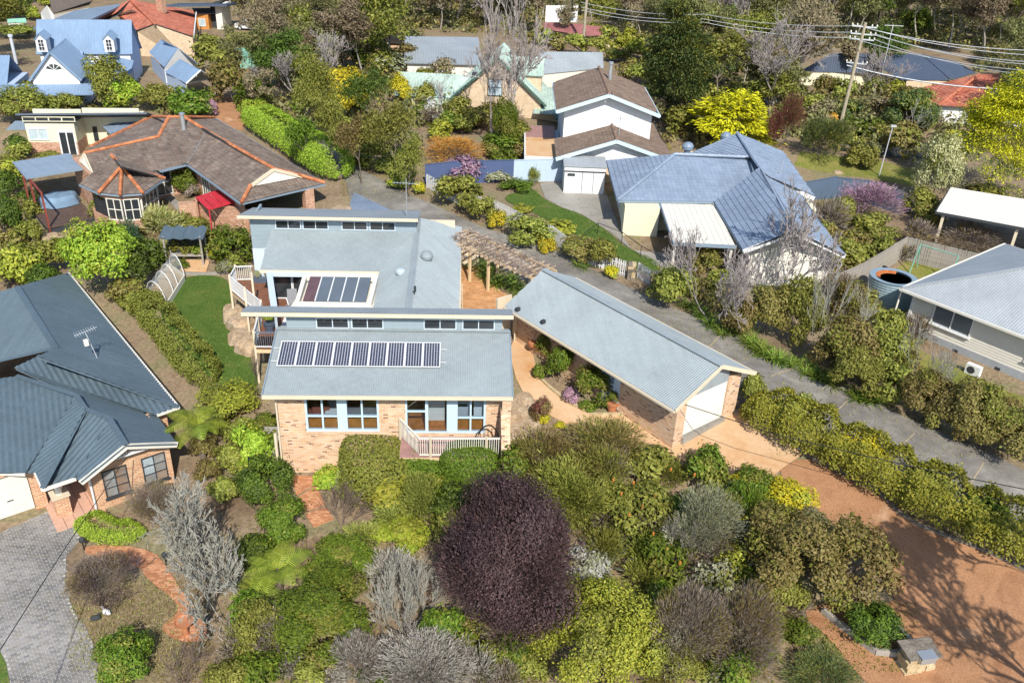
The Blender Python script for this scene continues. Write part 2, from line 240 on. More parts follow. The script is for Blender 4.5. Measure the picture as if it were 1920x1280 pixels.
class MB:
    def __init__(s): s.V=[]; s.F=[]; s.P=[]
    def add(s,V,F):
        k=len(s.V); s.V+= [tuple(v) for v in V]; s.F+=[tuple(i+k for i in f) for f in F]; return s
    def box(s,x0,x1,y0,y1,z0,z1):
        s.P.append((len(s.V),len(s.F)))
        return s.add([(x0,y0,z0),(x1,y0,z0),(x1,y1,z0),(x0,y1,z0),(x0,y0,z1),(x1,y0,z1),(x1,y1,z1),(x0,y1,z1)],[(0,3,2,1),(4,5,6,7),(0,1,5,4),(1,2,6,5),(2,3,7,6),(3,0,4,7)])
    def prism(s,pts,z0,z1):
        s.P.append((len(s.V),len(s.F)))
        n=len(pts)
        if sum(pts[i][0]*pts[(i+1)%n][1]-pts[(i+1)%n][0]*pts[i][1] for i in range(n))<0: pts=pts[::-1]
        return s.add([(p[0],p[1],z0) for p in pts]+[(p[0],p[1],z1) for p in pts],[tuple(range(n))[::-1],tuple(range(n,2*n))]+[(i,(i+1)%n,n+(i+1)%n,n+i) for i in range(n)])
    def slab(s,pts,th):
        "planar polygon (top face, any winding) with thickness below"
        s.P.append((len(s.V),len(s.F)))
        P=[Vector(p) for p in pts]; n=Vector((0,0,0))
        for i in range(len(P)): n+=P[i].cross(P[(i+1)%len(P)])
        n.normalize()
        if n.z<0 or (abs(n.z)<1e-4 and False): P=P[::-1]; n=-n
        k=len(P); B=[p-n*th for p in P]
        return s.add(P+B,[tuple(range(k)),tuple(range(k,2*k))[::-1]]+[(i,k+i,k+(i+1)%k,(i+1)%k) for i in range(k)])
    def bar(s,p,q,w,h,up=(0,0,1)):
        s.P.append((len(s.V),len(s.F)))
        p,q=Vector(p),Vector(q); d=(q-p).normalized(); u=Vector(up)
        if abs(d.dot(u))>.98: u=Vector((0,1,0))
        a=d.cross(u).normalized(); b=a.cross(d).normalized(); a*=w/2; b*=h/2
        return s.add([p-a-b,p+a-b,p+a+b,p-a+b,q-a-b,q+a-b,q+a+b,q-a+b],[(0,1,2,3),(7,6,5,4),(0,4,5,1),(1,5,6,2),(2,6,7,3),(3,7,4,0)])
    def tube(s,pts,r,n=8,cap=True):
        s.P.append((len(s.V),len(s.F)))
        P=[Vector(p) for p in pts]; R=r if hasattr(r,'__len__') else [r]*len(P); k=len(s.V)
        for i,p in enumerate(P):
            d=(P[min(i+1,len(P)-1)]-P[max(i-1,0)]).normalized(); u=Vector((0,0,1)) if abs(d.z)<.95 else Vector((1,0,0)); a=d.cross(u).normalized(); b=d.cross(a)
            for j in range(n): t=2*math.pi*j/n; s.V.append(tuple(p+(a*math.cos(t)+b*math.sin(t))*R[i]))
        for i in range(len(P)-1):
            for j in range(n): j2=(j+1)%n; s.F.append((k+i*n+j,k+(i+1)*n+j,k+(i+1)*n+j2,k+i*n+j2))
        if cap: s.F.append(tuple(k+j for j in range(n))); s.F.append(tuple(k+(len(P)-1)*n+j for j in range(n))[::-1])
        return s
    def lathe(s,prof,c=(0,0,0),n=16):
        s.P.append((len(s.V),len(s.F)))
        k=len(s.V)
        for r,z in prof:
            for j in range(n): t=2*math.pi*j/n; s.V.append((c[0]+r*math.cos(t),c[1]+r*math.sin(t),c[2]+z))
        for i in range(len(prof)-1):
            for j in range(n): j2=(j+1)%n; s.F.append((k+i*n+j,k+i*n+j2,k+(i+1)*n+j2,k+(i+1)*n+j))
        s.F.append(tuple(k+j for j in range(n))[::-1]); s.F.append(tuple(k+(len(prof)-1)*n+j for j in range(n))); return s
    def quad(s,*p): return s.add(p,[tuple(range(len(p)))])
    def build(s,name,mt,parent=None,smooth=False,**k):
        if name in SPLIT and parent is not None and len(s.P)>1 and s.P[0]==(0,0):
            e=s.P[1:]+[(len(s.V),len(s.F))]
            for (a,b),(c,d) in zip(s.P,e): o=link(name,mesh_from(name,s.V[a:c],[tuple(i-a for i in f) for f in s.F[b:d]],mt,smooth),parent,**k)
            return o
        return link(name,mesh_from(name,s.V,s.F,mt,smooth),parent,**k)
def basis(pts):
    P=[Vector(p) for p in pts]; n=Vector((0,0,0))
    for i in range(len(P)): n+=P[i].cross(P[(i+1)%len(P)])
    n.normalize()
    if n.z<0: n=-n
    u=Vector((-n.y,n.x,0)); u=u.normalized() if u.length>1e-4 else Vector((1,0,0)); v=n.cross(u)
    return P[0],u,v,n,[((p-P[0]).dot(u),(p-P[0]).dot(v)) for p in P]
def span(poly,c,ax):
    "interval of the polygon along the other axis where coordinate ax equals c"
    r=[]
    for i in range(len(poly)):
        a,b=poly[i],poly[(i+1)%len(poly)]
        if (a[ax]-c)*(b[ax]-c)<=0 and abs(a[ax]-b[ax])>1e-9:
            t=(c-a[ax])/(b[ax]-a[ax]); r.append(a[1-ax]+t*(b[1-ax]-a[1-ax]))
    return (min(r),max(r)) if len(r)>1 else None
def corrug(name,pts,mt,parent,pitch=.1,amp=.012,label=None,th=.06):
    "corrugated sheet over a planar polygon, ribs running up the slope, with a board under it"
    o,u,v,n,uv=basis(pts); u0,u1=min(p[0] for p in uv),max(p[0] for p in uv); k=max(2,int((u1-u0)/pitch*2)); V=[];F=[]
    for i in range(k+1):
        c=u0+1e-4+(u1-u0-2e-4)*i/k; s=span(uv,c,0)
        if s is None: s=(0,0)
        h=amp*(1 if i%2 else -1)
        for t in s: V.append(o+u*c+v*t+n*h)
        if i: F.append((2*i-2,2*i,2*i+1,2*i-1))
    mb=MB(); r=mesh_from(name,V,F,mt,False); a=link(name,r,parent,label=label)
    mb.slab([Vector(p)-n*(amp+.004) for p in pts],th).build('roof_lining',mt,a); return a
def tiles(name,pts,mt,parent,gauge=.33,w=.3,amp=.03,lift=.04,base='tile_under',label=None,ucourse=None):
    "overlapping tile courses over a planar polygon"
    o,u,v,n,uv=basis(pts); v0,v1=min(p[1] for p in uv),max(p[1] for p in uv); V=[];F=[]; rows=max(1,round((v1-v0)/gauge)); g=(v1-v0)/rows
    for r in range(rows):
        a=v0+g*r; s1=span(uv,a+.02,1); s2=span(uv,a+g-.02,1)
        if not s1 or not s2: continue
        lo,hi=min(s1[0],s2[0]),max(s1[1],s2[1]); k=int((hi-lo)/w)+1
        for i in range(k):
            x0=lo+i*w; x1=min(x0+w-.004,hi)
            if x1-x0<.05: continue
            if x1<=max(s1[0],s2[0])-w*3 or x0>=min(s1[1],s2[1])+w*3: pass
            j=rng.normal(0,.004); q=len(V); cl=lambda x,sp: min(max(x,sp[0]),sp[1])
            if cl(x1,s1)-cl(x0,s1)<.02 and cl(x1,s2)-cl(x0,s2)<.02: continue
            for f_,h in ((0,.0),(.3,amp),(.65,amp*.25),(1,.0)):
                x=x0+(x1-x0)*f_; xa,xb=cl(x,s1),cl(x,s2)
                V.append(o+u*xa+v*(a-.02)+n*(lift+h+j)); V.append(o+u*xb+v*(a+g)+n*(.012+h)); V.append(o+u*xa+v*(a-.02)+n*(.0))
            for c in range(3): F.append((q+3*c,q+3*c+3,q+3*c+4,q+3*c+1)); F.append((q+3*c+2,q+3*c+5,q+3*c+3,q+3*c))
    a=MB().slab([Vector(p)-n*.004 for p in pts],.08).build(name,'darkgrey',parent,label=label)
    link('roof_tiles',mesh_from('roof_tiles',V,F,mt),a,kind='stuff'); return a
def ridge(parent,pts,mt,r=.13,step=.36,name='ridge_cap'):
    V=MB()
    for p,q in zip(pts,pts[1:]):
        p,q=Vector(p),Vector(q); k=max(1,int((q-p).length/step))
        for i in range(k):
            a=p.lerp(q,i/k); b=p.lerp(q,(i+1.08)/k); V.tube([a+Vector((0,0,.015)),b],[r*1.08,r*.95],6)
    return V.build(name,mt,parent,kind='stuff')
def window(parent,p,wd,h,ang=0,cols=2,rows=1,frame='trimblue',glass='glass_dark',t=.06,dep=.1,name='window',label=None,sill=False):
    "p: lower left corner seen from outside; ang: turn of the wall (0 faces -y)"
    f=MB(); d=dep
    f.box(0,wd,-.03,d,0,t).box(0,wd,-.03,d,h-t,h).box(0,t,-.03,d,t,h-t).box(wd-t,wd,-.03,d,t,h-t)
    xs=[t+(wd-2*t)*i/cols for i in range(cols+1)]; zs=[t+(h-2*t)*i/rows for i in range(rows+1)] if isinstance(rows,int) else [t]+[t+(h-2*t)*r for r in rows]+[h-t]
    for x in xs[1:-1]: f.box(x-t/2.4,x+t/2.4,-.02,d-.01,t,h-t)
    for z in zs[1:-1]: f.box(t,wd-t,-.015,d-.015,z-t/2.6,z+t/2.6)
    if sill: f.box(-.06,wd+.06,-.1,.02,-.07,-.003)
    o=f.build(name,frame,parent,label=label); o.location=p; o.rotation_euler=(0,0,math.radians(ang))
    gl=glass if isinstance(glass,(list,tuple)) else [glass]
    i=0
    for a,b in zip(xs,xs[1:]):
        for c,e in zip(zs,zs[1:]): MB().box(a+.002,b-.002,.02,.03,c+.002,e-.002).build('pane',gl[i%len(gl)],o); i+=1
    return o
def boards(parent,x0,x1,y,z0,z1,mt,ang=0,bh=.17,org=None,gable=None,name='weatherboard'):
    "lapped boards on a wall facing -y; gable=(xapex,zapex) trims them to a gable above z1"
    n=max(1,round((z1-z0)/bh)); zt=gable[1] if gable else z1; z=z0; hb=(z1-z0)/n if n and z1>z0 else bh
    while z<zt-.03:
        a,b=x0,x1; c,e=x0,x1; top=min(z+hb,zt)
        if gable and z>=z1-1e-3:
            f=(z-z1)/(zt-z1); g=(top-z1)/(zt-z1); a,b=x0+(gable[0]-x0)*f,x1+(gable[0]-x1)*f; c,e=x0+(gable[0]-x0)*g,x1+(gable[0]-x1)*g
        mb=MB().add([(a,y-.03,z),(b,y-.03,z),(e,y-.006,top),(c,y-.006,top),(a,y,z),(b,y,z)],[(0,1,2,3),(4,5,1,0)])
        o=mb.build(name,mt,parent)
        if org is not None: o.location=org; o.rotation_euler=(0,0,math.radians(ang))
        z=top
def inside(p,poly):
    c=False; n=len(poly)
    for i in range(n):
        a,b=poly[i],poly[i-1]
        if (a[1]>p[1])!=(b[1]>p[1]) and p[0]<(b[0]-a[0])*(p[1]-a[1])/(b[1]-a[1])+a[0]: c=not c
    return c
def smoothpoly(pts,it=2):
    for _ in range(it):
        q=[]
        for i in range(len(pts)):
            a,b=Vector(pts[i]),Vector(pts[(i+1)%len(pts)]); q+=[a*.75+b*.25,a*.25+b*.75]
        pts=q
    return [(p[0],p[1]) for p in pts]
def drape(name,poly,off,mt,step=.6,kind='structure',th=.05,label=None,cat=None,zfun=None):
    "a sheet of ground cover lying on the terrain, with an edge going down into it"
    P=[]; n=len(poly)
    for i in range(n):
        a,b=Vector(poly[i][:2]),Vector(poly[(i+1)%n][:2]); k=max(1,int((b-a).length/step))
        for j in range(k): P.append(a.lerp(b,j/k))
    nb=len(P); xs=[p.x for p in P]; ys=[p.y for p in P]; G=[]
    for x in np.arange(min(xs)+step/2,max(xs),step):
        for y in np.arange(min(ys)+step/2,max(ys),step):
            if inside((x,y),P) and min((x-p.x)**2+(y-p.y)**2 for p in P)>(step*.4)**2: G.append(Vector((x,y)))
    v,_,f,*r=geometry.delaunay_2d_cdt(P+G,[(i,(i+1)%nb) for i in range(nb)],[],1,1e-4)
    zz=T(np.array([p.x for p in v]),np.array([p.y for p in v]))+off if zfun is None else np.array([zfun(p.x,p.y) for p in v])
    V=[(p.x,p.y,z) for p,z in zip(v,zz)]; F=[]
    for t in f:
        a,b,c=[v[i] for i in t]; F.append(tuple(t) if (b-a).cross(c-a)>0 else tuple(t)[::-1])
    k=len(V); bz=T(np.array(xs),np.array(ys))+off if zfun is None else np.array([zfun(x,y) for x,y in zip(xs,ys)])
    V+=[(x,y,z-.002) for x,y,z in zip(xs,ys,bz)]+[(x,y,z-th-off) for x,y,z in zip(xs,ys,bz)]
    for i in range(nb): j=(i+1)%nb; F.append((k+i,k+j,k+nb+j,k+nb+i))
    return link(name,mesh_from(name,V,F,mt,False),None,kind=kind,label=label,cat=cat)
def pxpoly(pts,dz=0): return [tuple(ground(x,y,dz)[:2]) for x,y in pts]
# ---------------------------------------------------------------- setting: ground sheets
gx=np.unique(np.round(np.concatenate([np.linspace(-420,-75,24),np.arange(-70,60.1,.85),np.linspace(65,420,24)]),3)); gy=np.unique(np.round(np.concatenate([np.linspace(-60,6,10),np.arange(8,112,.85),np.linspace(114,620,36)]),3))
X,Y=np.meshgrid(gx,gy); Z=T(X,Y); nx,ny=len(gx),len(gy)
ii=np.arange(nx*ny).reshape(ny,nx); Fq=np.stack([ii[:-1,:-1],ii[:-1,1:],ii[1:,1:],ii[1:,:-1]],-1).reshape(-1,4)
link('ground',indexed('ground',np.stack([X,Y,Z],-1),Fq,'soil',True),kind='structure')
lawn=drape('lawn',smoothpoly(pxpoly([(338,517),(290,575),(330,640),(395,715),(445,735),(488,728),(478,690),(458,645),(440,610),(432,565),(430,517)])),.05,'lawn',.5)
drape('neighbour_lawn',smoothpoly(pxpoly([(925,372),(1000,352),(1016,372),(1050,390),(1090,402),(1150,442),(1165,462),(1240,492),(1240,525),(1205,512),(1130,468),(1050,425)])),.05,'lawn',.6)
drape('side_lawn',pxpoly([(1600,600),(1590,555),(1700,490),(1790,510),(1800,560),(1700,680),(1790,740),(1920,800),(1960,830),(1960,760),(1880,730),(1730,660)]),.04,'drygrass',.7)
drape('verge_lawn',pxpoly([(1490,310),(1560,325),(1640,335),(1720,352),(1720,320),(1640,300),(1560,292),(1500,285)]),.04,'drygrass',1)
drape('corner_lawn',pxpoly([(-20,1180),(12,1245),(22,1300),(-30,1300)]),.06,'lawn',.5)
def axs(a,b,n): return [(a[0]+(b[0]-a[0])*i/n,a[1]+(b[1]-a[1])*i/n) for i in range(n+1)]
dw=[(555,225),(600,275),(632,318),(650,345),(660,400),(760,400),(870,455),(960,520),(1100,560),(1240,640),(1400,735),(1500,800),(1640,868),(1760,925),(1960,1030),(1960,905),(1860,852),(1700,785),(1600,735),(1500,690),(1400,640),(1285,588),(1190,545),(1040,472),(900,425),(820,388),(760,362),(700,330),(660,310),(610,262),(575,222)]
drape('shared_driveway',pxpoly(dw),.05,'darkconcrete',1)
drape('road',pxpoly([(1560,262),(1600,248),(1660,262),(1720,285),(1760,300),(1700,300),(1620,282)]),.05,'asphalt',1.2)
drape('blue_parking_pad',pxpoly([(600,405),(655,388),(664,362),(690,375),(760,408),(770,430),(620,430)]),.075,'blueconcrete',.7)
drape('carport_apron',pxpoly([(470,412),(560,398),(610,392),(615,412),(600,425),(470,428)]),.06,'concrete',.6)
drape('courtyard',pxpoly([(858,500),(880,470),(905,520),(940,548),(970,560),(950,590),(880,590),(850,585)]),.05,'courtyard_paving',.5)
drape('garden_path',smoothpoly(pxpoly([(955,640),(962,700),(985,745),(1050,792),(1120,815),(1200,828),(1262,838),(1285,822),(1262,800),(1200,778),(1150,782),(1110,775),(1045,735),(1006,700),(1000,665),(990,630)]),1),.05,'orangeconcrete',.5)
drape('orange_apron',pxpoly([(1258,826),(1290,812),(1380,765),(1440,805),(1503,852),(1448,892),(1385,892),(1320,880),(1270,860),(1240,842)]),.055,'orangeconcrete',.5)
drape('gravel_driveway',smoothpoly(pxpoly([(1448,892),(1505,854),(1560,885),(1640,925),(1740,990),(1850,1035),(1990,1105),(2000,1320),(1700,1330),(1620,1280),(1560,1200),(1500,1150),(1540,1130),(1640,1140),(1690,1120),(1600,1020),(1540,960)]),1),.035,'gravel',.7)
drape('terracotta_path',smoothpoly(pxpoly([(160,1023),(230,1022),(290,1035),(310,1060),(350,1120),(385,1165),(392,1195),(360,1205),(318,1195),(300,1175),(335,1150),(330,1125),(275,1085),(262,1060),(160,1040)]),1),.04,'terracotta_paving',.4)
pt=thing('path_slabs','terracotta paved slabs in a row below the cream brick wall','paving',(0,0,0))
for q in ([(545,890),(592,893),(592,905),(556,928)],[(558,932),(593,909),(610,945),(570,958)],[(572,962),(612,949),(625,972),(588,987)]):
    g=[ground(*p,.05) for p in q]; MB().slab(g,.12).build('slab','terracotta_paving',pt)
link_road=None
# stamped driveway of the left house: separate pavers in running bond over a pale bed
fr=Matrix.Rotation(math.radians(39),2); O=Vector((-15.97,35.17))
pav=pxpoly([(-60,1020),(0,1000),(88,960),(135,985),(152,1010),(124,1040),(122,1100),(140,1150),(172,1200),(190,1300),(25,1310),(8,1235),(-60,1170)])
bed=drape('stamped_driveway',pav,.03,'mortar_pale',.5)
V=[];F=[]; loc=[fr.transposed()@(Vector(p)-O) for p in pav]; lx=[p.x for p in loc]; ly=[p.y for p in loc]; r=0; y=min(ly)
big=[]
while y<max(ly):
    x=min(lx)+(.12 if r%2 else 0)
    while x<max(lx):
        c=fr@Vector((x+.11,y+.055))+O
        if inside(c,pav): big.append((x,y))
        x+=.235
    y+=.122; r+=1
zs=T(np.array([(fr@Vector((x+.11,y+.05))+O).x for x,y in big]),np.array([(fr@Vector((x+.11,y+.05))+O).y for x,y in big]))
for (x,y),z in zip(big,zs):
    k=len(V); h=z+.045+rng.normal(0,.003)
    P=[fr@Vector((x+a,y+b))+O for a,b in ((.012,.012),(.222,.012),(.222,.11),(.012,.11))]
    V+=[(p.x,p.y,h) for p in P]+[(p.x,p.y,h-.03) for p in P]; F+=[(k,k+1,k+2,k+3),(k,k+4,k+5,k+1),(k+1,k+5,k+6,k+2),(k+2,k+6,k+7,k+3),(k+3,k+7,k+4,k)]
link('paver',mesh_from('paver',V,F,'paver'),bed,kind='stuff')
def kerb(name,label,pts,w,h,mt,cat='kerb'):
    g=[ground(*p) for p in pts]; P=[]
    for a,b in zip(g,g[1:]):
        for i in range(4): P.append(a.lerp(b,i/4))
    P.append(g[-1]); mb=MB()
    for a,b in zip(P,P[1:]):
        a=Vector((a.x,a.y,Tz(a.x,a.y)+h/2-.1)); b=Vector((b.x,b.y,Tz(b.x,b.y)+h/2-.1)); mb.bar(a,b+(b-a)*.02,w,h+.2)
    return mb.build(name,mt,None,kind='structure')
kerb('driveway_kerb','',[(1380,765),(1440,800),(1505,850),(1570,880),(1640,918),(1680,960),(1720,985),(1850,1035),(1960,1090)],.16,.14,'greystone')
kerb('garden_edging','',[(1001,700),(1030,728),(1065,757),(1112,779),(1168,779)],.14,.16,'sandstone')
# ---------------------------------------------------------------- main house (frame at the left end of the front eave)
H=thing('main_house','cream brick split level house with stepped grey metal roofs and clerestory windows','house',(-10.9,32.5,0),4)
corrug('front_roof',[(0,-.1,4.75),(11.05,-.1,4.75),(11.05,4.0,5.95),(0,4.0,5.95)],'roof_grey',H)
g=MB(); g.box(-.02,11.07,-.2,-.105,4.62,4.78); g.build('gutter','cream',H)
MB().bar((-.03,-.1,4.7),(-.03,4.0,5.9),.05,.18).bar((11.08,-.1,4.7),(11.08,4.0,5.9),.05,.18).build('barge_board','guttergrey',H)
MB().bar((0,3.93,5.99),(11.05,3.93,5.99),.3,.03).build('flashing','roof_grey',H)
f=MB(); f.box(.45,1.65,.55,.8,-.9,4.6).box(1.65,5.0,.55,.8,-.9,2.4).box(5.0,6.2,.55,.8,-.9,4.6).box(6.2,9.9,.55,.8,-.9,2.3).box(9.9,10.6,.55,.8,-.9,4.6); f.build('front_wall','cream_brick',H)
f=MB(); f.box(.45,.7,.8,8.2,-.9,4.65).box(10.35,10.6,.8,8,.2,4.7).box(.7,10.35,8.0,8.2,1,4.6); f.build('side_wall','cream_brick',H)
MB().box(1.6,5.05,.49,.56,2.3,2.4).build('brick_sill','cream_brick',H)
MB().box(10.6,11.0,-.3,1.2,.5,4.55).add([(10.55,.55,.3),(10.95,.55,.3),(10.95,-1.7,.3),(10.55,-1.7,.3),(10.55,.55,4.5),(10.95,.55,4.5),(10.95,-1.7,3.0),(10.55,-1.7,3.0)],[(4,5,6,7),(0,3,2,1),(0,4,7,3),(1,2,6,5),(2,3,7,6),(0,1,5,4)]).build('wing_wall','cream_brick',H)
MB().tube([(.4,.48,4.5),(.4,.48,.0)],.045,8).build('downpipe','cream',H)
for i,x in enumerate((1.65,3.45)):
    window(H,(x,.6,2.4),1.55,2.2,0,2,[.36],'trimblue','glass_clear',t=.1,dep=.14)
MB().box(3.2,3.45,.57,.72,2.4,4.6).build('mullion_panel','trimblue',H)
dr=window(H,(6.2,.6,2.32),1.0,2.28,0,1,[.52],'trimblue','glass_clear',t=.09,dep=.12,name='sliding_door'); MB().box(.1,.16,-.06,-.02,1.0,1.15).build('handle','darkgrey',dr)
window(H,(7.2,.62,2.32),.95,2.28,0,1,1,'trimblue','glass_clear',t=.05,name='glass_door')
MB().box(8.15,8.5,.57,.72,2.32,4.6).build('mullion_panel','trimblue',H)
window(H,(8.5,.6,2.32),1.4,2.28,0,2,[.36],'trimblue','glass_clear',t=.1,dep=.14)
# room behind the glass
MB().box(.7,10.35,.8,7.9,2.24,2.3).build('room_floor','orangewood',H); MB().box(.7,10.35,4.2,4.3,2.3,4.6).box(5.2,5.3,.9,4.2,2.3,4.6).build('room_wall','offwhite',H)
MB().box(1.7,5.0,.85,.95,2.3,2.95).box(8.5,9.8,.85,.95,2.3,2.9).build('timber_shelf','orangewood',H)
# clerestory of the front block
def ribwall(parent,x0,x1,y,z0,z1,mt,name='ribbed_wall',pitch=.085,amp=.011,holes=()):
    V=[];F=[]; n=int((z1-z0)/pitch*2)
    cuts=sorted({x0,x1,*[h[0] for h in holes],*[h[1] for h in holes]})
    for a,b in zip(cuts,cuts[1:]):
        hz=[h for h in holes if h[0]<=a+1e-6 and h[1]>=b-1e-6]
        for i in range(n):
            za,zb=z0+(z1-z0)*i/n,z0+(z1-z0)*(i+1)/n
            if any(zb>h[2]+.02 and za<h[3]-.02 for h in hz): continue
            ya,yb=y-amp*(i%2),y-amp*((i+1)%2); k=len(V); V+=[(a,ya,za),(b,ya,za),(b,yb,zb),(a,yb,zb)]; F.append((k,k+1,k+2,k+3))
    return link(name,mesh_from(name,V,F,mt),parent)
ws=[(1.84,3.39),(3.5,5.02),(6.93,8.5),(8.78,10.34)]
ribwall(H,.45,10.7,4.0,5.85,6.85,'wallblue',holes=[(a,b,6.0,6.55) for a,b in ws])
for a,b in ws: window(H,(a,3.98,5.98),b-a,.58,0,2,1,'paleblue','glass_dark',t=.05)
MB().box(.47,10.68,4.05,4.5,5.4,6.7).build('clerestory_core','wallblue',H)
corrug('clerestory_roof',[(-1.5,3.6,7.0),(11.2,3.6,7.0),(11.2,4.75,6.74),(-1.5,4.75,6.74)],'roof_grey2',H)
MB().box(-1.5,11.2,3.5,3.58,6.82,7.0).build('fascia','cream',H); MB().box(-1.45,11.15,3.6,4.5,6.74,6.78).build('soffit','guttergrey',H)
MB().box(.5,10.6,4.5,4.7,4.6,6.7).build('rear_clerestory_wall','wallblue',H)
# rear wing and back block
corrug('wing_roof_right',[(6.1,4.7,5.9),(8.55,4.7,4.97),(8.75,20.2,4.97),(6.0,19.2,5.9)],'roof_grey',H)
corrug('wing_roof_left',[(6.1,4.7,5.9),(6.0,16.8,5.9),(3.97,13.44,4.78),(4.15,4.7,4.78)],'roof_grey',H)
MB().bar((6.1,4.7,5.93),(6.0,19.2,5.93),.34,.03).build('ridge_flashing','roof_grey',H)
MB().bar((3.97,13.44,4.8),(6.0,16.85,5.93),.16,.03).build('valley_flashing','roof_grey',H)
corrug('back_roof',[(-2.83,13.4,4.75),(3.97,13.4,4.75),(6.0,16.8,5.92),(-2.75,16.8,5.92)],'roof_grey',H)
MB().box(-2.85,4.0,13.28,13.38,4.62,4.78).box(8.6,8.72,4.7,20.2,4.84,4.98).build('gutter','cream',H)
ws=[(-2.45,-.93),(-.83,.71),(1.49,3.04),(3.17,4.72)]
ribwall(H,-3.95,6.0,16.75,4.7,6.85,'wallblue',holes=[(a,b,6.0,6.55) for a,b in ws])
for a,b in ws: window(H,(a,16.73,5.98),b-a,.58,0,2,1,'paleblue','glass_dark',t=.05)
MB().box(-3.93,5.98,16.8,17,1.5,6.8).box(-3.93,-3.8,17,19.6,1.5,6.5).build('rear_core_wall','wallblue',H)
MB().box(-3.95,-2.6,16.68,16.74,1.6,4.7).box(-2.62,-2.5,14,16.7,1.6,4.7).build('pale_wall','paleblue',H)
window(H,(-3.3,16.66,2.72),.62,2.0,0,1,1,'paleblue','white',t=.05,name='side_door')
corrug('back_clerestory_roof',[(-4.5,16.2,7.0),(6.12,16.2,7.0),(6.12,20,6.1),(-4.5,20,6.1)],'roof_grey2',H)
MB().box(-4.5,6.12,16.1,16.18,6.82,7.0).build('fascia','cream',H)
MB().box(4.1,4.25,4.8,13.4,1.5,4.7).box(8.2,8.4,4.7,20,1.5,4.85).box(-3.8,8.3,19.6,19.8,1.5,5.6).build('wing_wall','cream',H)
# atrium
MB().box(-2.5,4.0,13.95,14.1,2.6,4.7).build('atrium_back_wall','paleblue',H)
for i in range(3): window(H,(-2.3+i*1.15,13.9,2.72),1.12,1.85,0,1,1,'white','glass_dark',t=.05,name='glass_door')
MB().bar((-2.3,13.3,4.62),(-1.1,8.5,4.62),.34,.16).bar((-2.3,13.2,4.6),(.3,13.2,4.6),.4,.14).bar((-1.2,8.4,4.6),(4.0,8.4,4.6),.3,.16).build('atrium_beam','paleblue',H)
MB().tube([(-2.28,13.2,2.7),(-2.28,13.2,4.6)],.07,4).tube([(-1.1,8.6,2.7),(-1.1,8.6,4.6)],.07,4).build('atrium_post','paleblue',H)
MB().slab([(-.35,8.5,4.72),(4.05,8.5,4.72),(4.05,13.25,4.72),(.25,13.25,4.72)],.1).build('atrium_roof','offwhite',H)
MB().slab([(.45,4.8,4.74),(4.1,4.8,4.74),(4.1,8.3,4.74),(.45,8.3,4.74)],.1).build('flat_roof','roof_grey2',H)
sky=thing('skylight',None,None); sky.parent=H
s=MB(); P=[(.05,8.75),(3.85,8.75),(3.95,11.8),(.0,11.8)]; zz=(4.95,4.95,5.15,5.15)
C4=[Vector((*p,z)) for p,z in zip(P,zz)]
for a,b in zip(C4,C4[1:]+C4[:1]): s.bar(a-Vector((0,0,.1)),b-Vector((0,0,.1)),.22,.3)
s.build('skylight_frame','offwhite',sky)
lo0,lo1,hi1,hi0=C4
lo0=lo0+Vector((.25,.18,.05)); hi0=hi0+Vector((.3,-.18,.05)); lo1=lo1+Vector((-.18,.18,.05)); hi1=hi1+Vector((-.22,-.18,.05))
for i in range(5):
    a,b=i/5,(i+1)/5
    MB().slab([lo0.lerp(lo1,a+.008),lo0.lerp(lo1,b-.008),hi0.lerp(hi1,b-.008),hi0.lerp(hi1,a+.008)],.02).build('pane','glass_red' if i==0 else 'glass_grey',sky)
    if i: MB().bar(lo0.lerp(lo1,a)+Vector((0,0,.02)),hi0.lerp(hi1,a)+Vector((0,0,.02)),.06,.05).build('glazing_bar','white',sky)
# roof fittings
MB().lathe([(.27,-.12),(.27,.04),(.24,.1),(.12,.16)],(5.35,11.5,5.66),20).build('roof_light','glass_pale',H)
v=MB().lathe([(.24,-.25),(.24,.05),(.33,.08),(.36,.25),(.3,.42),(.1,.5)],(6.75,13.1,5.7),16).build('roof_vent','roof_grey',H)
MB().tube([(6.3,8.5,5.7),(6.3,8.5,6.15)],.06,8).tube([(6.25,8.2,5.75),(6.25,8.2,6.0)],.07,8).build('vent_pipe','darkgrey',H)
a=thing('tv_antenna','tall tv antenna mast on the back corner of the grey roofed house','antenna',(-10.9,32.5,0),4)
MB().tube([(5.4,17,6.7),(5.4,17,9.2)],.03,6).build('mast','steel',a); b=MB().tube([(4.6,17.1,8.9),(6.2,16.9,8.9)],.015,4)
for i in range(9): b.tube([(4.7+i*.18,16.75,8.9),(4.7+i*.18,17.35,8.9)],.01,4)
b.build('elements','steel',a)
# solar panels
pw,pl=.81,1.58; SL=math.atan2(1.2,4.1)
fm=MB(); t=.02; fm.box(0,pw,0,t,0,.04).box(0,pw,pl-t,pl,0,.04).box(0,t,t,pl-t,0,.04).box(pw-t,pw,t,pl-t,0,.04)
fme=mesh_from('panel_frame',fm.V,fm.F,'white'); bme=mesh_from('backing',*(lambda q:(q.V,q.F))(MB().box(t,pw-t,t,pl-t,.02,.03)),'backsheet')
c=MB(); cw=(pw-2*t-.03)/6; ch=(pl-2*t-.03)/12
for i in range(6):
    for j in range(12):
        x0=t+.015+i*cw+.004; y0=t+.015+j*ch+.004; x1=x0+cw-.008; y1=y0+ch-.008; e=.028
        c.quad(*[(x,y,.0325) for x,y in ((x0+e,y0),(x1-e,y0),(x1,y0+e),(x1,y1-e),(x1-e,y1),(x0+e,y1),(x0,y1-e),(x0,y0+e))])
cme=mesh_from('solar_cells',c.V,c.F,'cell')
Hm=Matrix.Translation((-10.9,32.5,0))@Matrix.Rotation(math.radians(4),4,'Z')
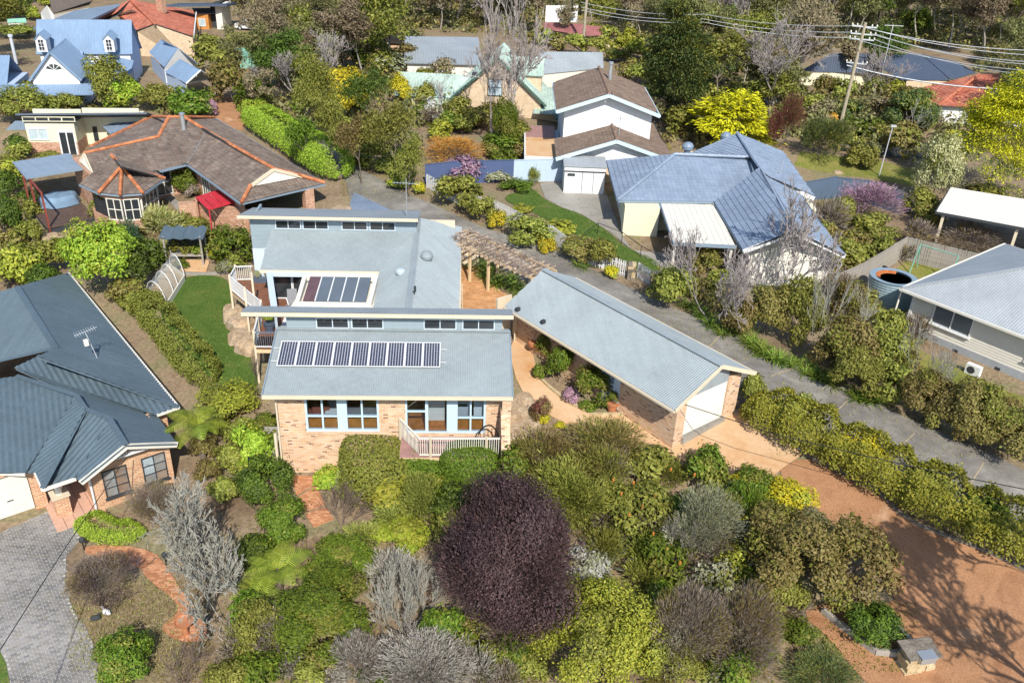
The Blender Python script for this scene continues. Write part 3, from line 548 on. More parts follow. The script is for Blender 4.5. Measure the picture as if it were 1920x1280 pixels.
SPOT=['leftmost','second from the left','third from the left','fourth from the left','middle','sixth from the left','third from the right','second from the right','rightmost']
for i in range(9):
    x=.36+i*.825; y=1.5; z=4.75+(y+.1)*1.2/4.1+.11
    p=thing('solar_panel','dark blue solar panel on the front roof, %s in its row'%SPOT[i],'solar panel',group='solar panels in a row on the front roof')
    p.matrix_world=Hm@Matrix.Translation((x,y,z))@Matrix.Rotation(SL,4,'X')
    link('panel_frame',fme,p); link('backing',bme,p); link('solar_cells',cme,p,kind='stuff')
r=MB()
for y in (1.85,2.65): r.bar((.05,y,4.75+(y+.1)*1.2/4.1+.08),(8.05,y,4.75+(y+.1)*1.2/4.1+.08),.04,.05)
r.build('mounting_rail','steel2',H)
# front balcony
B=thing('front_balcony','small balcony with white balusters below the sliding door','balcony',(-10.9,32.5,0),4)
MB().box(6.0,10.5,-1.15,.5,1.95,2.16).build('balcony_frame','postwood',B)
for i in range(11): MB().box(6.02,10.48,-1.14+i*.148,-1.0+i*.148,2.165,2.2).build('deck_board','pinkdeck',B)
MB().tube([(7.4,-1.12,.2),(7.4,-1.12,3.3)],.06,4).tube([(9.9,-1.12,.2),(9.9,-1.12,3.3)],.06,4).tube([(5.95,.35,.2),(5.95,.35,3.3)],.05,4).build('post','cream',B)
MB().bar((5.95,.4,3.25),(6.9,-1.1,3.2),.07,.06).bar((6.9,-1.1,3.2),(10.5,-1.1,3.2),.07,.06).bar((6.9,-1.1,2.3),(10.5,-1.1,2.3),.05,.05).build('handrail','offwhite',B)
bal=mesh_from('baluster',*(lambda q:(q.V,q.F))(MB().box(-.014,.014,-.014,.014,0,.92)),'offwhite')
for i in range(36): o=link('baluster',bal,B); o.location=(6.95+i*.1,-1.1,2.3)
for i in range(14): o=link('baluster',bal,B); o.location=(5.97+i*.067,.36-i*.105,2.32)
# ---------------------------------------------------------------- timber deck beside the house
D=thing('timber_deck','brown timber deck with white railings on the house side above the lawn','deck',(-10.9,32.5,0),4)
poly=[(-5.05,16.3),(-5.0,14.85),(-2.5,11.5),(-2.15,7.8),(.4,7.8),(.4,8.5),(4,8.5),(4,13.9),(-2.6,13.9),(-2.6,16.6)]
x=-5.05; dk=[]
while x<4:
    ys=[]
    for i in range(len(poly)):
        a,b=poly[i],poly[(i+1)%len(poly)]; xm=x+.07
        if (a[0]-xm)*(b[0]-xm)<0: t_=(xm-a[0])/(b[0]-a[0]); ys.append(a[1]+t_*(b[1]-a[1]))
    ys.sort()
    for a,b in zip(ys[::2],ys[1::2]): MB().box(x,x+.134,a,b,2.66,2.7+rng.normal(0,.002)).build('deck_board','deckwood',D)
    x+=.142
MB().prism(poly,2.44,2.655).build('deck_frame','postwood',D)
rails=[[(-4.0,16.4),(-5.0,16.3)],[(-5.0,16.3),(-5.0,14.85)],[(-5.0,14.85),(-3.75,13.15)],[(-3.75,13.15),(-2.5,11.5)],[(-2.5,11.5),(-2.3,9.6)],[(-2.3,9.6),(-2.15,7.85)],[(-2.15,7.85),(.0,7.85)]]
hb=mesh_from('baluster',*(lambda q:(q.V,q.F))(MB().box(-.012,.012,-.012,.012,0,.86)),'white')
for a,b in rails:
    a,b=Vector(a),Vector(b); R=MB().bar((*a,3.66),(*b,3.66),.07,.05).bar((*a,2.8),(*b,2.8),.05,.05).build('railing','white',D)
    k=int((b-a).length/.11)
    for i in range(1,k): o=link('baluster',hb,R); o.location=(*a.lerp(b,i/k),2.8)
for x,y,zb,zt in ((-5.02,16.3,0,3.78),(-5.02,14.85,-.2,3.78),(-3.76,13.15,-.2,3.78),(-2.5,11.5,.2,3.78),(-2.3,9.6,2.4,3.72),(-2.15,7.85,-.2,3.78),(-3.1,12.5,-.2,5.0),(-2.3,9.9,-.3,2.5),(-1.1,8.0,0,2.5),(.25,.35,-.4,2.4)):
    MB().box(x-.055,x+.055,y-.055,y+.055,zb,zt).build('post','cream',D)
hm=Hm
def hw(x,y,z=0): return Hm@Vector((x,y,z))
# pots on the deck
p=thing('potted_shrub','lime green shrub in a blue grey pot on the timber deck','pot plant',tuple(hw(-1.75,9.7,2.7)))
MB().lathe([(.2,0),(.3,.5),(.33,.55),(.27,.53),(.24,.45)],n=16).build('pot','potblue',p)
DECKPOT=p
# ---------------------------------------------------------------- garage
G=thing('garage','long cream brick garage with a grey gabled metal roof and white roller door','garage',(7.57,33.06,0),39)
corrug('roof_left',[(-.86,-.55,5.1),(-.86,11.75,5.1),(2.33,12.45,6.2),(2.33,-.3,6.2)],'roof_grey',G,pitch=.12,amp=.016)
corrug('roof_right',[(2.33,-.3,6.2),(2.33,12.45,6.2),(4.72,12.45,5.15),(4.72,-.5,5.15)],'roof_grey',G,pitch=.12,amp=.016)
MB().bar((2.33,-.3,6.24),(2.33,12.45,6.24),.36,.03).build('ridge_flashing','roof_grey',G)
MB().bar((-.86,-.56,5.06),(2.33,-.3,6.16),.05,.2).bar((2.33,-.3,6.16),(4.72,-.5,5.11),.05,.2).bar((4.76,-.5,5.1),(4.76,12.4,5.1),.08,.1).bar((-.9,-.55,5.02),(-.9,11.75,5.02),.1,.1).build('barge_board','cream',G)
f=MB(); f.box(0,.62,0,.25,2,5.0).box(3.45,4.35,0,.3,2,5.05).box(0,.22,.25,3.6,2,5.0).box(0,.22,4.9,11.6,2,5.0).box(4.13,4.35,.3,11.8,2,5.05).box(0,4.35,11.55,11.8,2,5.05); f.build('brick_wall','cream_brick',G)
MB().box(-.04,.18,3.6,4.9,2.6,5.0).build('side_panel','paleblue',G); window(G,(-.06,4.8,2.8),.9,2.0,-90,1,[.5],'paleblue','glass_dark',t=.08,name='side_door')
MB().add([(.62,.06,4.85),(3.45,.06,4.85),(3.45,.06,5.55),(2.33,.06,6.1),(.62,.06,5.45),(.62,.2,4.85),(3.45,.2,4.85),(3.45,.2,5.55),(2.33,.2,6.1),(.62,.2,5.45)],[(0,1,2,3,4),(9,8,7,6,5),(0,5,6,1)]).build('gable_cladding','roof_grey2',G)
d=MB()
for i in range(22): d.add([(.63,.1,2.82+i*.093),(3.44,.1,2.82+i*.093),(3.44,.055,2.865+i*.093),(.63,.055,2.865+i*.093),(3.44,.1,2.912+i*.093),(.63,.1,2.912+i*.093)],[(0,1,2,3),(3,2,4,5)])
d.build('roller_door','roller',G); MB().box(.55,3.5,-.15,.3,2.4,2.82).build('threshold','concrete',G)
for x,y,z in ((-.7,10.8,5.28),(-.55,8.9,5.32)): MB().box(x-.12,x+.12,y-.08,y+.08,z-.1,z+.08).build('roof_bracket','darkgrey',G)
MB().tube([(-.84,11.6,5.0),(-.1,11.7,4.6),(-.1,11.7,2.6)],.045,8).build('downpipe','cream',G)
# link wall beside the house, gate and lattice
k=thing('entry_screen','cream entry wall and post in the gap between house and garage','wall',tuple(at(960,640,2.7).xy)+(0,),39)
MB().box(-.4,.6,.9,1.05,2.3,5.0).build('panel','cream',k); MB().box(.5,.62,.5,.62,2.4,5.1).build('post','postwood',k)
k=thing('side_gate','cream painted gate panel beside the rear wing','gate',tuple(hw(8.75,18.6,0)),4); MB().box(0,1.1,0,.08,2.6,4.7).build('gate_panel','cream',k); MB().box(.05,.5,-.05,0,3.5,3.6).build('latch','steel',k)
k=thing('lattice_screen','narrow cream lattice screen at the edge of the orange courtyard','screen',tuple(hw(8.75,10.5,0)),4)
for i in range(5): MB().box(.02,.06,i*.55,i*.55+.06,2.6,4.4).build('upright','cream',k)
for i in range(8): MB().box(.0,.05,0,2.26,2.8+i*.22,2.86+i*.22).build('lath','cream',k)
# pergola over the courtyard
Pg=thing('pergola','weathered timber pergola with a bare vine over the courtyard','pergola',(-.55,48.0,0),-45)
for i in range(19): MB().bar((-5.0+i*.42,-1.0+rng.normal(0,.04),5.1),(-5.0+i*.42,1.5+rng.normal(0,.05),5.1+rng.normal(0,.02)),.09,.08).build('batten','weathered',Pg)
MB().bar((-5.2,-.6,5.0),(3.0,-.6,5.0),.07,.15).bar((-5.2,1.2,5.0),(3.0,1.2,5.0),.07,.15).build('beam','postwood',Pg)
for x,y in ((-2.6,-.6),(-.9,-.6),(-5,-.6),(-4.9,1.2),(-2.0,1.2),(1.2,1.2),(2.8,-.6)): MB().box(x-.07,x+.07,y-.07,y+.07,2.4,5.0).build('post','postwood',Pg)
for i in range(7): MB().bar((-5.3,-.6,3.2+i*.28),(-5.3,1.2,3.2+i*.28),.04,.1).build('screen_slat','postwood',Pg)
vn=MB()
for i in range(200):
    x,y=rng.uniform(-4.8,2.6),rng.uniform(-.9,1.4); p=[Vector((x,y,5.2))]
    for j in range(4): p.append(p[-1]+Vector((rng.normal(.12,.22),rng.normal(0,.16),rng.normal(-.01,.05))))
    vn.tube(p,[.02,.016,.013,.01,.006],3,False)
vn.build('bare_vine','twigbrown',Pg,kind='stuff')

# joints across the shared driveway
jt=thing('driveway_joint',None,None) if False else None
V=MB()
for a,b in (((1561,778),(1588,752)),((1682,842),(1715,812)),((1815,915),(1845,866)),((1445,705),(1490,690)),((1330,650),(1360,620))):
    p,q=ground(*a,.055),ground(*b,.055); n_=8
    for i in range(n_):
        u_=p.lerp(q,i/n_); v_=p.lerp(q,(i+1)/n_); u_.z=Tz(u_.x,u_.y)+.052; v_.z=Tz(v_.x,v_.y)+.052; V.bar(u_,v_,.05,.012)
V.build('expansion_joint','sandsoil',None,kind='structure')
# ---------------------------------------------------------------- helpers for the neighbours
def mw(o): return Matrix.Translation(o.location)@Matrix.Rotation(o.rotation_euler.z,4,'Z')
def roofpts(par,pts):
    "the points with a height fix the plane of the roof; the others lie on it"
    A=[at(x,y,z) for x,y,z in pts if z is not None][:3]; n=(A[1]-A[0]).cross(A[2]-A[0]).normalized(); c=Vector((0,0,CAMZ)); R=[]
    for x,y,z in pts:
        v=ray(x,y); R.append(c+v*((A[0]-c).dot(n)/v.dot(n)))
    im=mw(par).inverted(); return [im@p for p in R]
def LP(par,x,y,z): return mw(par).inverted()@at(x,y,z)
def gut(par,pts,mt='guttergrey',w=.12,h=.12,dz=-.04,name='gutter'):
    b=MB(); P=[LP(par,*p)+Vector((0,0,dz)) for p in pts]
    for p,q in zip(P,P[1:]): b.bar(p,q,w,h)
    return b.build(name,mt,par)
# ---------------------------------------------------------------- left house
Lh=thing('slate_roofed_house','red brick house with a dark blue grey ribbed metal roof','house',(-15.97,35.17,0),39)
def rp(par,pts,mt,pitch=.2,amp=.02,name='roof_sheet',**k): return corrug(name,roofpts(par,pts),mt,par,pitch,amp,**k)
rp(Lh,[(128,511,2.1),(335,763,2.1),(32,537,3.9),(70,668,None),(104,652,None)][0:2]+[(70,668,None),(104,652,None),(32,537,3.9)],'roof_slate',.26,.022)
rp(Lh,[(32,537,3.9),(104,652,3.9),(0,676,None),(-150,700,None),(-150,590,2.0)],'roof_slate',.11,.014)
rp(Lh,[(70,668,3.75),(335,763,2.1),(294,777,2.1),(27,688,None)],'roof_slate',.26,.024)
rp(Lh,[(30,690,3.7),(142,741,None),(160,767,None),(205,785,None),(236,834,3.2),(332,831,2.1),(294,777,None)],'roof_slate',.26,.022)
rp(Lh,[(205,785,3.3),(236,834,3.2),(150,903,2.1),(142,895,None)],'roof_slate',.26,.024)
rp(Lh,[(142,741,3.4),(160,767,None),(80,916,2.1),(66,885,2.1),(47,886,None)],'roof_slate',.26,.024)
rp(Lh,[(160,767,3.3),(205,785,3.3),(142,895,2.1),(80,916,None)],'roof_slate',.26,.024)
rp(Lh,[(-120,725,3.75),(30,705,3.7),(142,741,None),(47,886,2.1),(-120,884,None)],'roof_slate',.26,.024)
for pp in ([(70,667,3.83),(335,762,2.16)],[(30,704,3.74),(142,740,3.46)],[(142,740,3.46),(160,766,3.37)],[(160,766,3.37),(205,784,3.33)],[(205,784,3.33),(236,833,3.26)],[(160,766,3.37),(80,914,2.14)],[(104,652,3.95),(0,676,3.4)]):
    P=[LP(Lh,*q) for q in pp]; MB().bar(P[0],P[1],.24,.035).build('ridge_flashing','roof_slate',Lh)
P=[LP(Lh,32,537,3.95),LP(Lh,104,652,3.95)]; MB().bar(P[0],P[1],.3,.04).build('ridge_flashing','roof_slate',Lh)
gut(Lh,[(128,511,2.08),(335,763,2.08),(294,777,2.08)],'offwhite'); gut(Lh,[(332,831,2.05),(236.5,834.5,3.15),(150.6,903,2.05)],'offwhite',.06,.26,-.06,'barge_board')
gut(Lh,[(142,896,2.05),(80,917,2.05),(66,886,2.05)],'offwhite'); gut(Lh,[(47,887,2.06),(-60,884,2.06)],'offwhite')
a,b=LP(Lh,185,959.5,-.4),LP(Lh,319.4,892.2,-.4); yb=(a.y+b.y)/2; print('gable wall',a,b)
wy=-2.45
f=MB().add([(-4.85,wy,-1),(-1.35,wy,-1),(-1.35,wy,2.1),(-3.25,wy,2.75),(-4.85,wy,2.1),(-4.85,wy+.25,-1),(-1.35,wy+.25,-1),(-1.35,wy+.25,2.1),(-3.25,wy+.25,2.75),(-4.85,wy+.25,2.1)],[(0,1,2,3,4),(9,8,7,6,5),(0,5,6,1),(1,6,7,2),(2,7,8,3),(3,8,9,4),(4,9,5,0)])
f.build('front_wall','orange_brick',Lh)
MB().box(-1.6,-1.36,wy+.25,0.6,-1,2.0).box(-.75,-.5,.6,18.3,-1,2.0).box(-1.6,-.5,.45,.6,-1,2).box(-4.84,-4.6,wy+.25,1,-1,2.1).box(-12,-6.7,-.7,-.5,1.75,2.1).box(-6.95,-6.45,-.75,-.5,-1,2.1).box(-12,-8.9,-.7,-.5,-1,1.75).box(-12,-.75,18.1,18.3,-1,2).build('brick_wall','orange_brick',Lh)
MB().box(-6.4,-4.85,.9,1.1,-1,2.1).build('porch_wall','orange_brick',Lh)
for x in (-4.35,-2.65): window(Lh,(x,wy-.02,.15),1.05,1.45,0,2,3,'darkgrey','glass_pale',t=.045,sill=True)
fan=MB()
for k_ in range(5): t_=math.radians(20+35*k_); fan.bar((-3.25,wy-.45,2.35),(-3.25+.85*math.cos(t_),wy-.45,2.35+.55*math.sin(t_)),.04,.04)
fan.bar((-4.2,wy-.45,2.33),(-2.3,wy-.45,2.33),.06,.06).build('gable_fan','white',Lh)
MB().tube([(-4.87,wy-.08,2.0),(-4.87,wy-.08,-.4)],.05,8).build('downpipe','white',Lh)
d=MB()
for i in range(4): d.box(-8.85,-6.98,-.52,-.48,-.42+i*.53,.1+i*.53)
d.build('garage_door','offwhite',Lh); MB().box(-7.95,-7.7,-.56,-.52,.35,.38).build('handle','darkgrey',Lh)
c=MB().lathe([(.14,0),(.14,1.35),(.19,1.4),(.19,1.5)],(-6.05,-1.75,.75),12); c.build('porch_column','offwhite',Lh)
MB().box(-6.35,-5.75,-2.05,-1.45,-1,.7).build('column_pier','orange_brick',Lh); MB().box(-6.42,-5.68,-2.12,-1.38,.7,.76).build('pier_cap','cream',Lh)
for i in range(5):
    for j in range(7):
        MB().box(-6.6+i*.42,-6.2+i*.42,-2.9+j*.52,-2.41+j*.52,-.42,-.31+rng.normal(0,.002)).build('porch_tile','pinktile',Lh)
A=thing('roof_antenna','spiky tv antenna on a leaning mast on the dark blue grey roof','antenna',tuple(at(187,677,2.95)),39)
MB().tube([(0,0,-.2),(-.35,.1,1.7)],.022,6).build('mast','steel2',A)
b=MB().tube([(-.9,-.1,1.75),(.25,.3,1.75)],.016,4)
for i in range(9): b.tube([(-.85+i*.12,-.35+i*.04,1.76),(-.85+i*.12,.25+i*.04,1.76)],.009,4)
b.build('elements','steel2',A); MB().box(-.55,-.35,-.2,.0,1.1,1.4).build('box','offwhite',A)
# ---------------------------------------------------------------- brown tiled house
B2=thing('tile_roofed_house','low brick house with dark brown roof tiles and orange ridge caps','house',(-19.35,57.65,0),39)
def tp(par,pts,mt,name='tiled_roof',**k): return tiles(name,roofpts(par,pts),mt,par,**k)
RZ=5.75
def tpl(name,pts): q=roofpts(B2,pts); tiles(name,q,'tile_brown',B2); return q
ql=tpl('tiled_roof',[(352,307,4.4),(453,380,4.4),(470,349,None),(513,318,None),(388,247,RZ)])
qr=tpl('tiled_roof',[(608,344,4.4),(402,222,4.4),(345,221,None),(513,318,RZ),(566,331,None)])
qh=tpl('tiled_roof',[(453,381,4.4),(608,344,4.4),(566,331,None),(470,349,4.92)])
qf=tpl('tiled_roof',[(352,307,4.4),(388,247,RZ),(345,221,None),(317,221,None),(297,258,None),(158,289,None),(175,328,4.4),(300,320,None)])
qb=roofpts(B2,[(158,289,qf[5].z-.02),(297,258,qf[4].z-.02),(317,221,None),(285,220,None),(235,245,4.9),(172,276,None)]); tiles('tiled_roof',qb,'tile_brown',B2)
qy=[[(209,292,5.6),(150,345,4.2),(185,361,4.2),(228,313,None)],[(185,361,4.2),(225,365,4.2),(228,313,5.4)],[(225,365,4.2),(268,362,4.2),(228,313,5.4)],[(268,362,4.2),(309,334,4.2),(228,313,5.4)],[(309,334,4.2),(295,325,4.2),(209,292,5.6),(228,313,None)]]
for q in qy: tp(B2,q,'tile_brown',name='bay_roof')
def rpx(par,pts,mt,r=.13): return ridge(par,[LP(par,*p) for p in pts],mt,r)
U_=Vector((0,0,.07))
for w_ in ([qf[2],qf[1],ql[3]],[qf[5],qf[4],qf[3],qf[2]],[ql[2],qh[0]],[qr[4],qh[1]],[qr[3],qr[4]],[qf[2],qr[1]],[qb[5],qb[4],qb[3],qf[3]]): ridge(B2,[p+U_ for p in w_],'ridge_orange')
rpx(B2,[(209,291,5.7),(228,312,5.5)],'ridge_orange')
for q in ((185,361),(225,365),(268,362),(309,334)): rpx(B2,[(228,312,5.5),(*q,4.28)],'ridge_orange',.12)
gut(B2,[(300,321,4.35),(352,308,4.35),(453,381,4.35),(608,345,4.35)],'guttergrey',.3,.1); gut(B2,[(150,346,4.15),(185,362,4.15),(225,366,4.15),(268,363,4.15),(309,335,4.15)],'guttergrey',.22,.1); gut(B2,[(608,344,4.35),(402,221,4.35)],'guttergrey',.18,.1)
P=[ql[4],ql[0]]; MB().bar(P[0]+Vector((0,0,.03)),P[1]+Vector((0,0,.03)),.3,.03).build('valley_flashing','guttergrey',B2)
a,b,c=ql[3],ql[2],qr[4]; up=Vector((0,.02,-.04)); MB().quad(b+up,c+up,a+up).build('gable_panel','offwhite',B2)
MB().bar(a,b,.12,.22).bar(a,c,.12,.22).build('barge_board','cream',B2)
a,b,c=qf[5],LP(B2,150,303,4.6),qf[6]; MB().quad(b,c,a).build('gable_panel','offwhite',B2); MB().bar(a,b,.1,.2).bar(a,c,.1,.2).build('barge_board','cream',B2)
MB().box(-6.9,.7,11.4,16.5,.2,4.35).box(.6,6.2,7.0,21.5,.8,4.35).box(.6,.85,1.5,7.0,1,4.3).build('brick_wall','red_brick',B2)
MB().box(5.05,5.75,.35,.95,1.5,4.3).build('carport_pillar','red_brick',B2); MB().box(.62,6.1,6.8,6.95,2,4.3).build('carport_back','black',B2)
bay=[LP(B2,x,y,4.2) for x,y in ((150,345),(185,361),(225,365),(268,362),(309,334))]; cb=sum(bay,Vector())/5; bw=[(cb.lerp(p,.8)).to_2d() for p in bay]+[Vector((-3.4,11.5)),Vector((-7.2,11.5))]
MB().prism([tuple(p) for p in bw],.2,2.2).prism([tuple(p) for p in bw],3.7,4.2).build('bay_wall','red_brick',B2); MB().prism([tuple((cb.to_2d()).lerp(p,.93)) for p in bw],2.2,3.7).build('bay_core','glass_dark',B2)
for p,q in zip(bw[1:4],bw[2:5]):
    d=q-p; an=math.degrees(math.atan2(d.y,d.x)); window(B2,(*(p+d*.06),2.1),d.length*.88,1.65,an,4 if d.length>1.6 else 2,2,'offwhite','glass_dark',t=.07)
window(B2,(.55,9.2,2.0),1.6,1.9,-90,3,2,'offwhite','glass_dark',t=.06); window(B2,(-2.3,11.35,1.9),1.2,2,0,2,2,'offwhite','glass_dark',t=.06)
fl_=roofpts(B2,[(352,307,4.4),(388,247,RZ),(175,328,4.4),(345,243,None)])[3]; MB().tube([fl_-Vector((0,0,.3)),fl_+Vector((0,0,1.2))],.17,12).tube([fl_+Vector((0,0,1.2)),fl_+Vector((0,0,1.34))],.23,12).build('flue','steel',B2)
gp=[ground(*q).to_2d() for q in ((341,424),(372,420),(376,412),(415,425),(468,432))]
gw=thing('brick_garden_wall','stepped red brick garden wall in front of the brown tiled house','wall',(0,0,0)); mb=MB()
for p,q in zip(gp,gp[1:]): mb.bar((*p,2.0),(*(q+(q-p)*.02),2.0),.24,2.4)
mb.build('wall_run','red_brick',gw); mb=MB()
for p,q in zip(gp,gp[1:]): mb.bar((*p,3.23),(*q,3.23),.3,.06)
mb.build('coping','red_brick',gw)
drape('entry_path',smoothpoly(pxpoly([(300,360),(318,357),(330,375),(355,398),(352,408),(338,408),(325,385),(305,372)]),1),.05,'concrete',.4)
# red shade frame
rf=thing('red_pergola','bright red slatted shade frame beside the brown tiled house','pergola',tuple(at(402,385,0).xy)+(0,),39); rp4=[LP(rf,x,y,3.5) for x,y in ((369,369),(407,357),(437,378),(392,391))]
for i in range(9):
    a=rp4[0].lerp(rp4[1],i/8); b=rp4[3].lerp(rp4[2],i/8); MB().bar(a,b,.17 if i%3 else .26,.04).build('slat','brightred',rf)
mb=MB()
for p in rp4: mb.tube([(p.x,p.y,1.2),p],.05,4)
mb.build('post','brightred',rf); mb=MB()
for a,b in zip(rp4,rp4[1:]+rp4[:1]): mb.bar(a-Vector((0,0,.06)),b-Vector((0,0,.06)),.08,.1)
mb.build('frame','brightred',rf)
# patio
Pt=thing('patio_deck','dark brown timber patio deck at the left of the brown tiled house','deck',(-19.35,57.65,0),39)
for i in range(24): MB().box(-10.75+i*.145,-10.612+i*.145,10.0+.35*max(0,i-4)*.08,18.8,1.34,1.38).build('deck_board','darkdeck',Pt)
MB().box(-10.7,-7.3,10.1,18.7,.4,1.33).build('deck_frame','darkgrey',Pt)
Pr=thing('patio_roof','flat ribbed blue grey patio roof on dark red posts','patio cover',(-19.35,57.65,0),39)
corrug('roof_sheet',[(-10.75,13.5,4.2),(-6.75,13.5,4.28),(-6.7,18,4.3),(-10.75,18,4.22)],'roof_blue',Pr,.22,.02)
MB().bar((-10.8,13.45,4.16),(-6.7,13.45,4.24),.1,.14).bar((-10.8,13.45,4.16),(-10.8,18,4.18),.1,.14).build('gutter','guttergrey',Pr)
for x,y in ((-10.6,10.1),(-10.6,13.7),(-10.6,16.2)): MB().box(x-.06,x+.06,y-.06,y+.06,.4,4.1).build('post','redpaint',Pr)
MB().bar((-10.6,10.1,4.0),(-10.6,18,4.1),.1,.16).build('beam','redpaint',Pr)
tb=thing('covered_table','outdoor table and chairs under a blue tarpaulin on the dark deck','outdoor table',tuple(at(112,383,1.38)),39)
V=[];F=[]; n=26
for j,(rr,z) in enumerate(((0,.8),(.75,.8),(.95,.76),(1.02,.45),(1.12,.05))):
    for i in range(n):
        t_=2*math.pi*i/n; wob=1+(.06*math.sin(6*t_)+.05*math.sin(9*t_+1))*(j/4)**1.5; V.append((rr*wob*1.35*math.cos(t_),rr*wob*math.sin(t_),z+(.05*math.sin(5*t_) if 0<j<4 else 0)))
for j in range(4):
    for i in range(n): F.append((j*n+i,j*n+(i+1)%n,(j+1)*n+(i+1)%n,(j+1)*n+i))
link('tarpaulin',mesh_from('tarpaulin',V,F,'tarp',True),tb); MB().tube([(0,0,0),(0,0,.78)],.06,6).build('table_leg','darkgrey',tb)
# ---------------------------------------------------------------- white two storey house
W=thing('white_gabled_house','two storey white weatherboard house with brown tiled gables','house',(3,69.3,0),.5)
tiles('upper_roof',[(0,5.3,7.6),(4.35,5.5,9.15),(4.3,16.6,9.15),(0,16.3,7.6)],'tile_tan',W); tiles('upper_roof',[(8.75,5.5,7.55),(8.75,16.4,7.55),(4.3,16.6,9.15),(4.35,5.5,9.15)],'tile_tan',W)
tiles('lower_roof',[(0,.95,4.8),(4.9,1.6,6.3),(4.9,6.6,6.3),(0,6.6,4.8)],'tile_tan',W); tiles('lower_roof',[(9.9,2.0,4.6),(9.9,14,4.6),(8.2,14,5.2),(8.2,6.6,5.2),(4.9,6.6,6.3),(4.9,1.7,6.3)],'tile_tan',W)
ridge(W,[(4.35,5.45,9.2),(4.3,16.6,9.2)],'ridge_tan'); ridge(W,[(4.9,1.6,6.36),(4.9,6.5,6.36)],'ridge_tan')
MB().bar((-.05,5.2,7.5),(4.35,5.35,9.02),.06,.3).bar((4.35,5.35,9.02),(8.85,5.4,7.45),.06,.3).bar((-.05,.85,4.7),(4.9,1.5,6.2),.06,.3).bar((4.9,1.5,6.2),(10,1.9,4.5),.06,.3).bar((-.05,5.2,7.5),(-.05,16.4,7.5),.1,.16).bar((8.85,5.4,7.45),(8.85,16.4,7.45),.1,.16).build('barge_board','trimblue',W)
MB().box(.75,8.25,6.3,15.8,4.6,7.5).box(.7,9.5,2.4,15.8,1.5,4.7).build('wall_core','trimblue',W)
boards(W,.72,8.28,6.25,4.8,7.65,'white',gable=(4.35,8.95)); boards(W,.72,9.4,2.3,4.3,4.75,'white',gable=(4.9,6.1))
MB().box(.7,9.5,2.28,2.4,1.5,4.3).build('brick_base','tan_brick',W)
MB().tube([(5.0,12.3,8.6),(5.0,12.3,10.3)],.16,10).tube([(5,12.3,10.3),(5,12.3,10.5)],.22,10).build('flue','steel',W)
MB().tube([(5.2,3,6),(5.2,3,8.0)],.03,5).bar((4.2,3,7.6),(6.2,3.1,7.8),.04,.04).build('aerial','steel',W)
tg=thing('roof_deck','flat tan surfaced deck roof with white edge beside the white gabled house','deck',(3,69.3,0),.5)
MB().box(-2.5,.2,3.2,9.3,4.0,4.15).build('tan_surface','orangeconcrete',tg); MB().box(-2.5,.2,9.35,13.6,4.0,4.12).build('rear_surface','pinkdeck',tg); MB().box(-2.6,.3,3.05,3.2,3.85,4.2).box(-2.62,-2.5,3.1,13.6,3.85,4.2).build('edge_trim','white',tg); MB().box(-2.2,-2.0,3.4,3.6,1.5,3.9).box(-2.2,-2.0,8,8.2,1.5,3.9).box(-2.2,-2,12.5,12.7,1.5,3.9).build('post','white',tg); MB().box(-1.9,.6,4.5,13,1.5,3.9).build('store_wall','sheetpale',tg)
sh=thing('white_shed','white ribbed garden shed with double doors at the end of the paving','shed',(3,69.3,0),.5)
for i in range(14): MB().box(.66+i*.235,.885+i*.235,-.82,-.78,2.2,4.2).build('panel','white',sh)
MB().box(.66,3.94,-.78,1.4,2.2,4.7).build('shed_body','offwhite',sh); MB().box(.6,4.0,-.86,-.83,4.22,4.3).box(2.1,2.13,-.85,-.83,2.3,4.2).box(3.0,3.03,-.85,-.83,2.3,4.2).build('door_trim','darkgrey',sh); MB().slab([(.55,-.95,4.75),(4.05,-.95,4.75),(4.05,1.5,4.9),(.55,1.5,4.9)],.08).build('shed_roof','roof_white',sh); MB().box(.62,3.98,-.84,-.8,4.32,4.72).build('fascia','white',sh); MB().box(.9,1.5,-.88,-.85,3.9,4.1).build('vent','darkgrey',sh)
# ---------------------------------------------------------------- blue tiled house
Bl=thing('blue_roofed_house','cream rendered house with a pale blue tiled roof','house',(7.2,60.4,0),-1)
def z_(x,y): return (1100+x*.2604,240+y*.2604)
def bt(pts,**k): return tp(Bl,[(*z_(x,y),z) for x,y,z in pts],'tile_blue',gauge=.37,w=.33,lift=.05,amp=.02,**k)
bt([(145,235,4.8),(222,520,4.8),(635,190,6.6)])
bt([(222,520,4.8),(920,530,4.8),(1245,285,None),(1180,212,None),(635,190,6.6)])
bt([(920,530,4.8),(1130,880,4.8),(1500,740,6.6),(1245,285,6.6)])
bt([(1500,740,6.6),(1860,915,4.8),(1730,750,None),(1555,485,None),(1270,340,None),(1245,285,6.6)])
bt([(1085,38,7.4),(1190,205,6.8),(1245,285,None),(1270,335,None),(1640,490,4.8),(1415,170,None)])
bt([(740,185,6.2),(1085,38,7.4),(1190,205,6.8),(1180,212,None),(640,190,None)])
def br(p,zz): rpx(Bl,[(*z_(x,y),z) for (x,y),z in zip(p,zz)],'tile_blue',.12)
br([(222,518),(635,188)],[4.9,6.7]); br([(635,188),(1180,210)],[6.7,6.7]); br([(1085,36),(1190,203),(1245,283)],[7.5,6.9,6.7]); br([(1245,283),(1500,738)],[6.7,6.7])
gut(Bl,[(*z_(145,237),4.75),(*z_(222,524),4.75),(*z_(920,534),4.75),(*z_(1130,884),4.75)],'guttergrey',.14,.14); gut(Bl,[(*z_(1270,342),5.9),(*z_(1640,507),4.75)],'white',.1,.3); gut(Bl,[(*z_(1130,884),4.75),(*z_(1500,745),6.5),(*z_(1860,918),4.7)],'white',.1,.3,-.05,'barge_board')
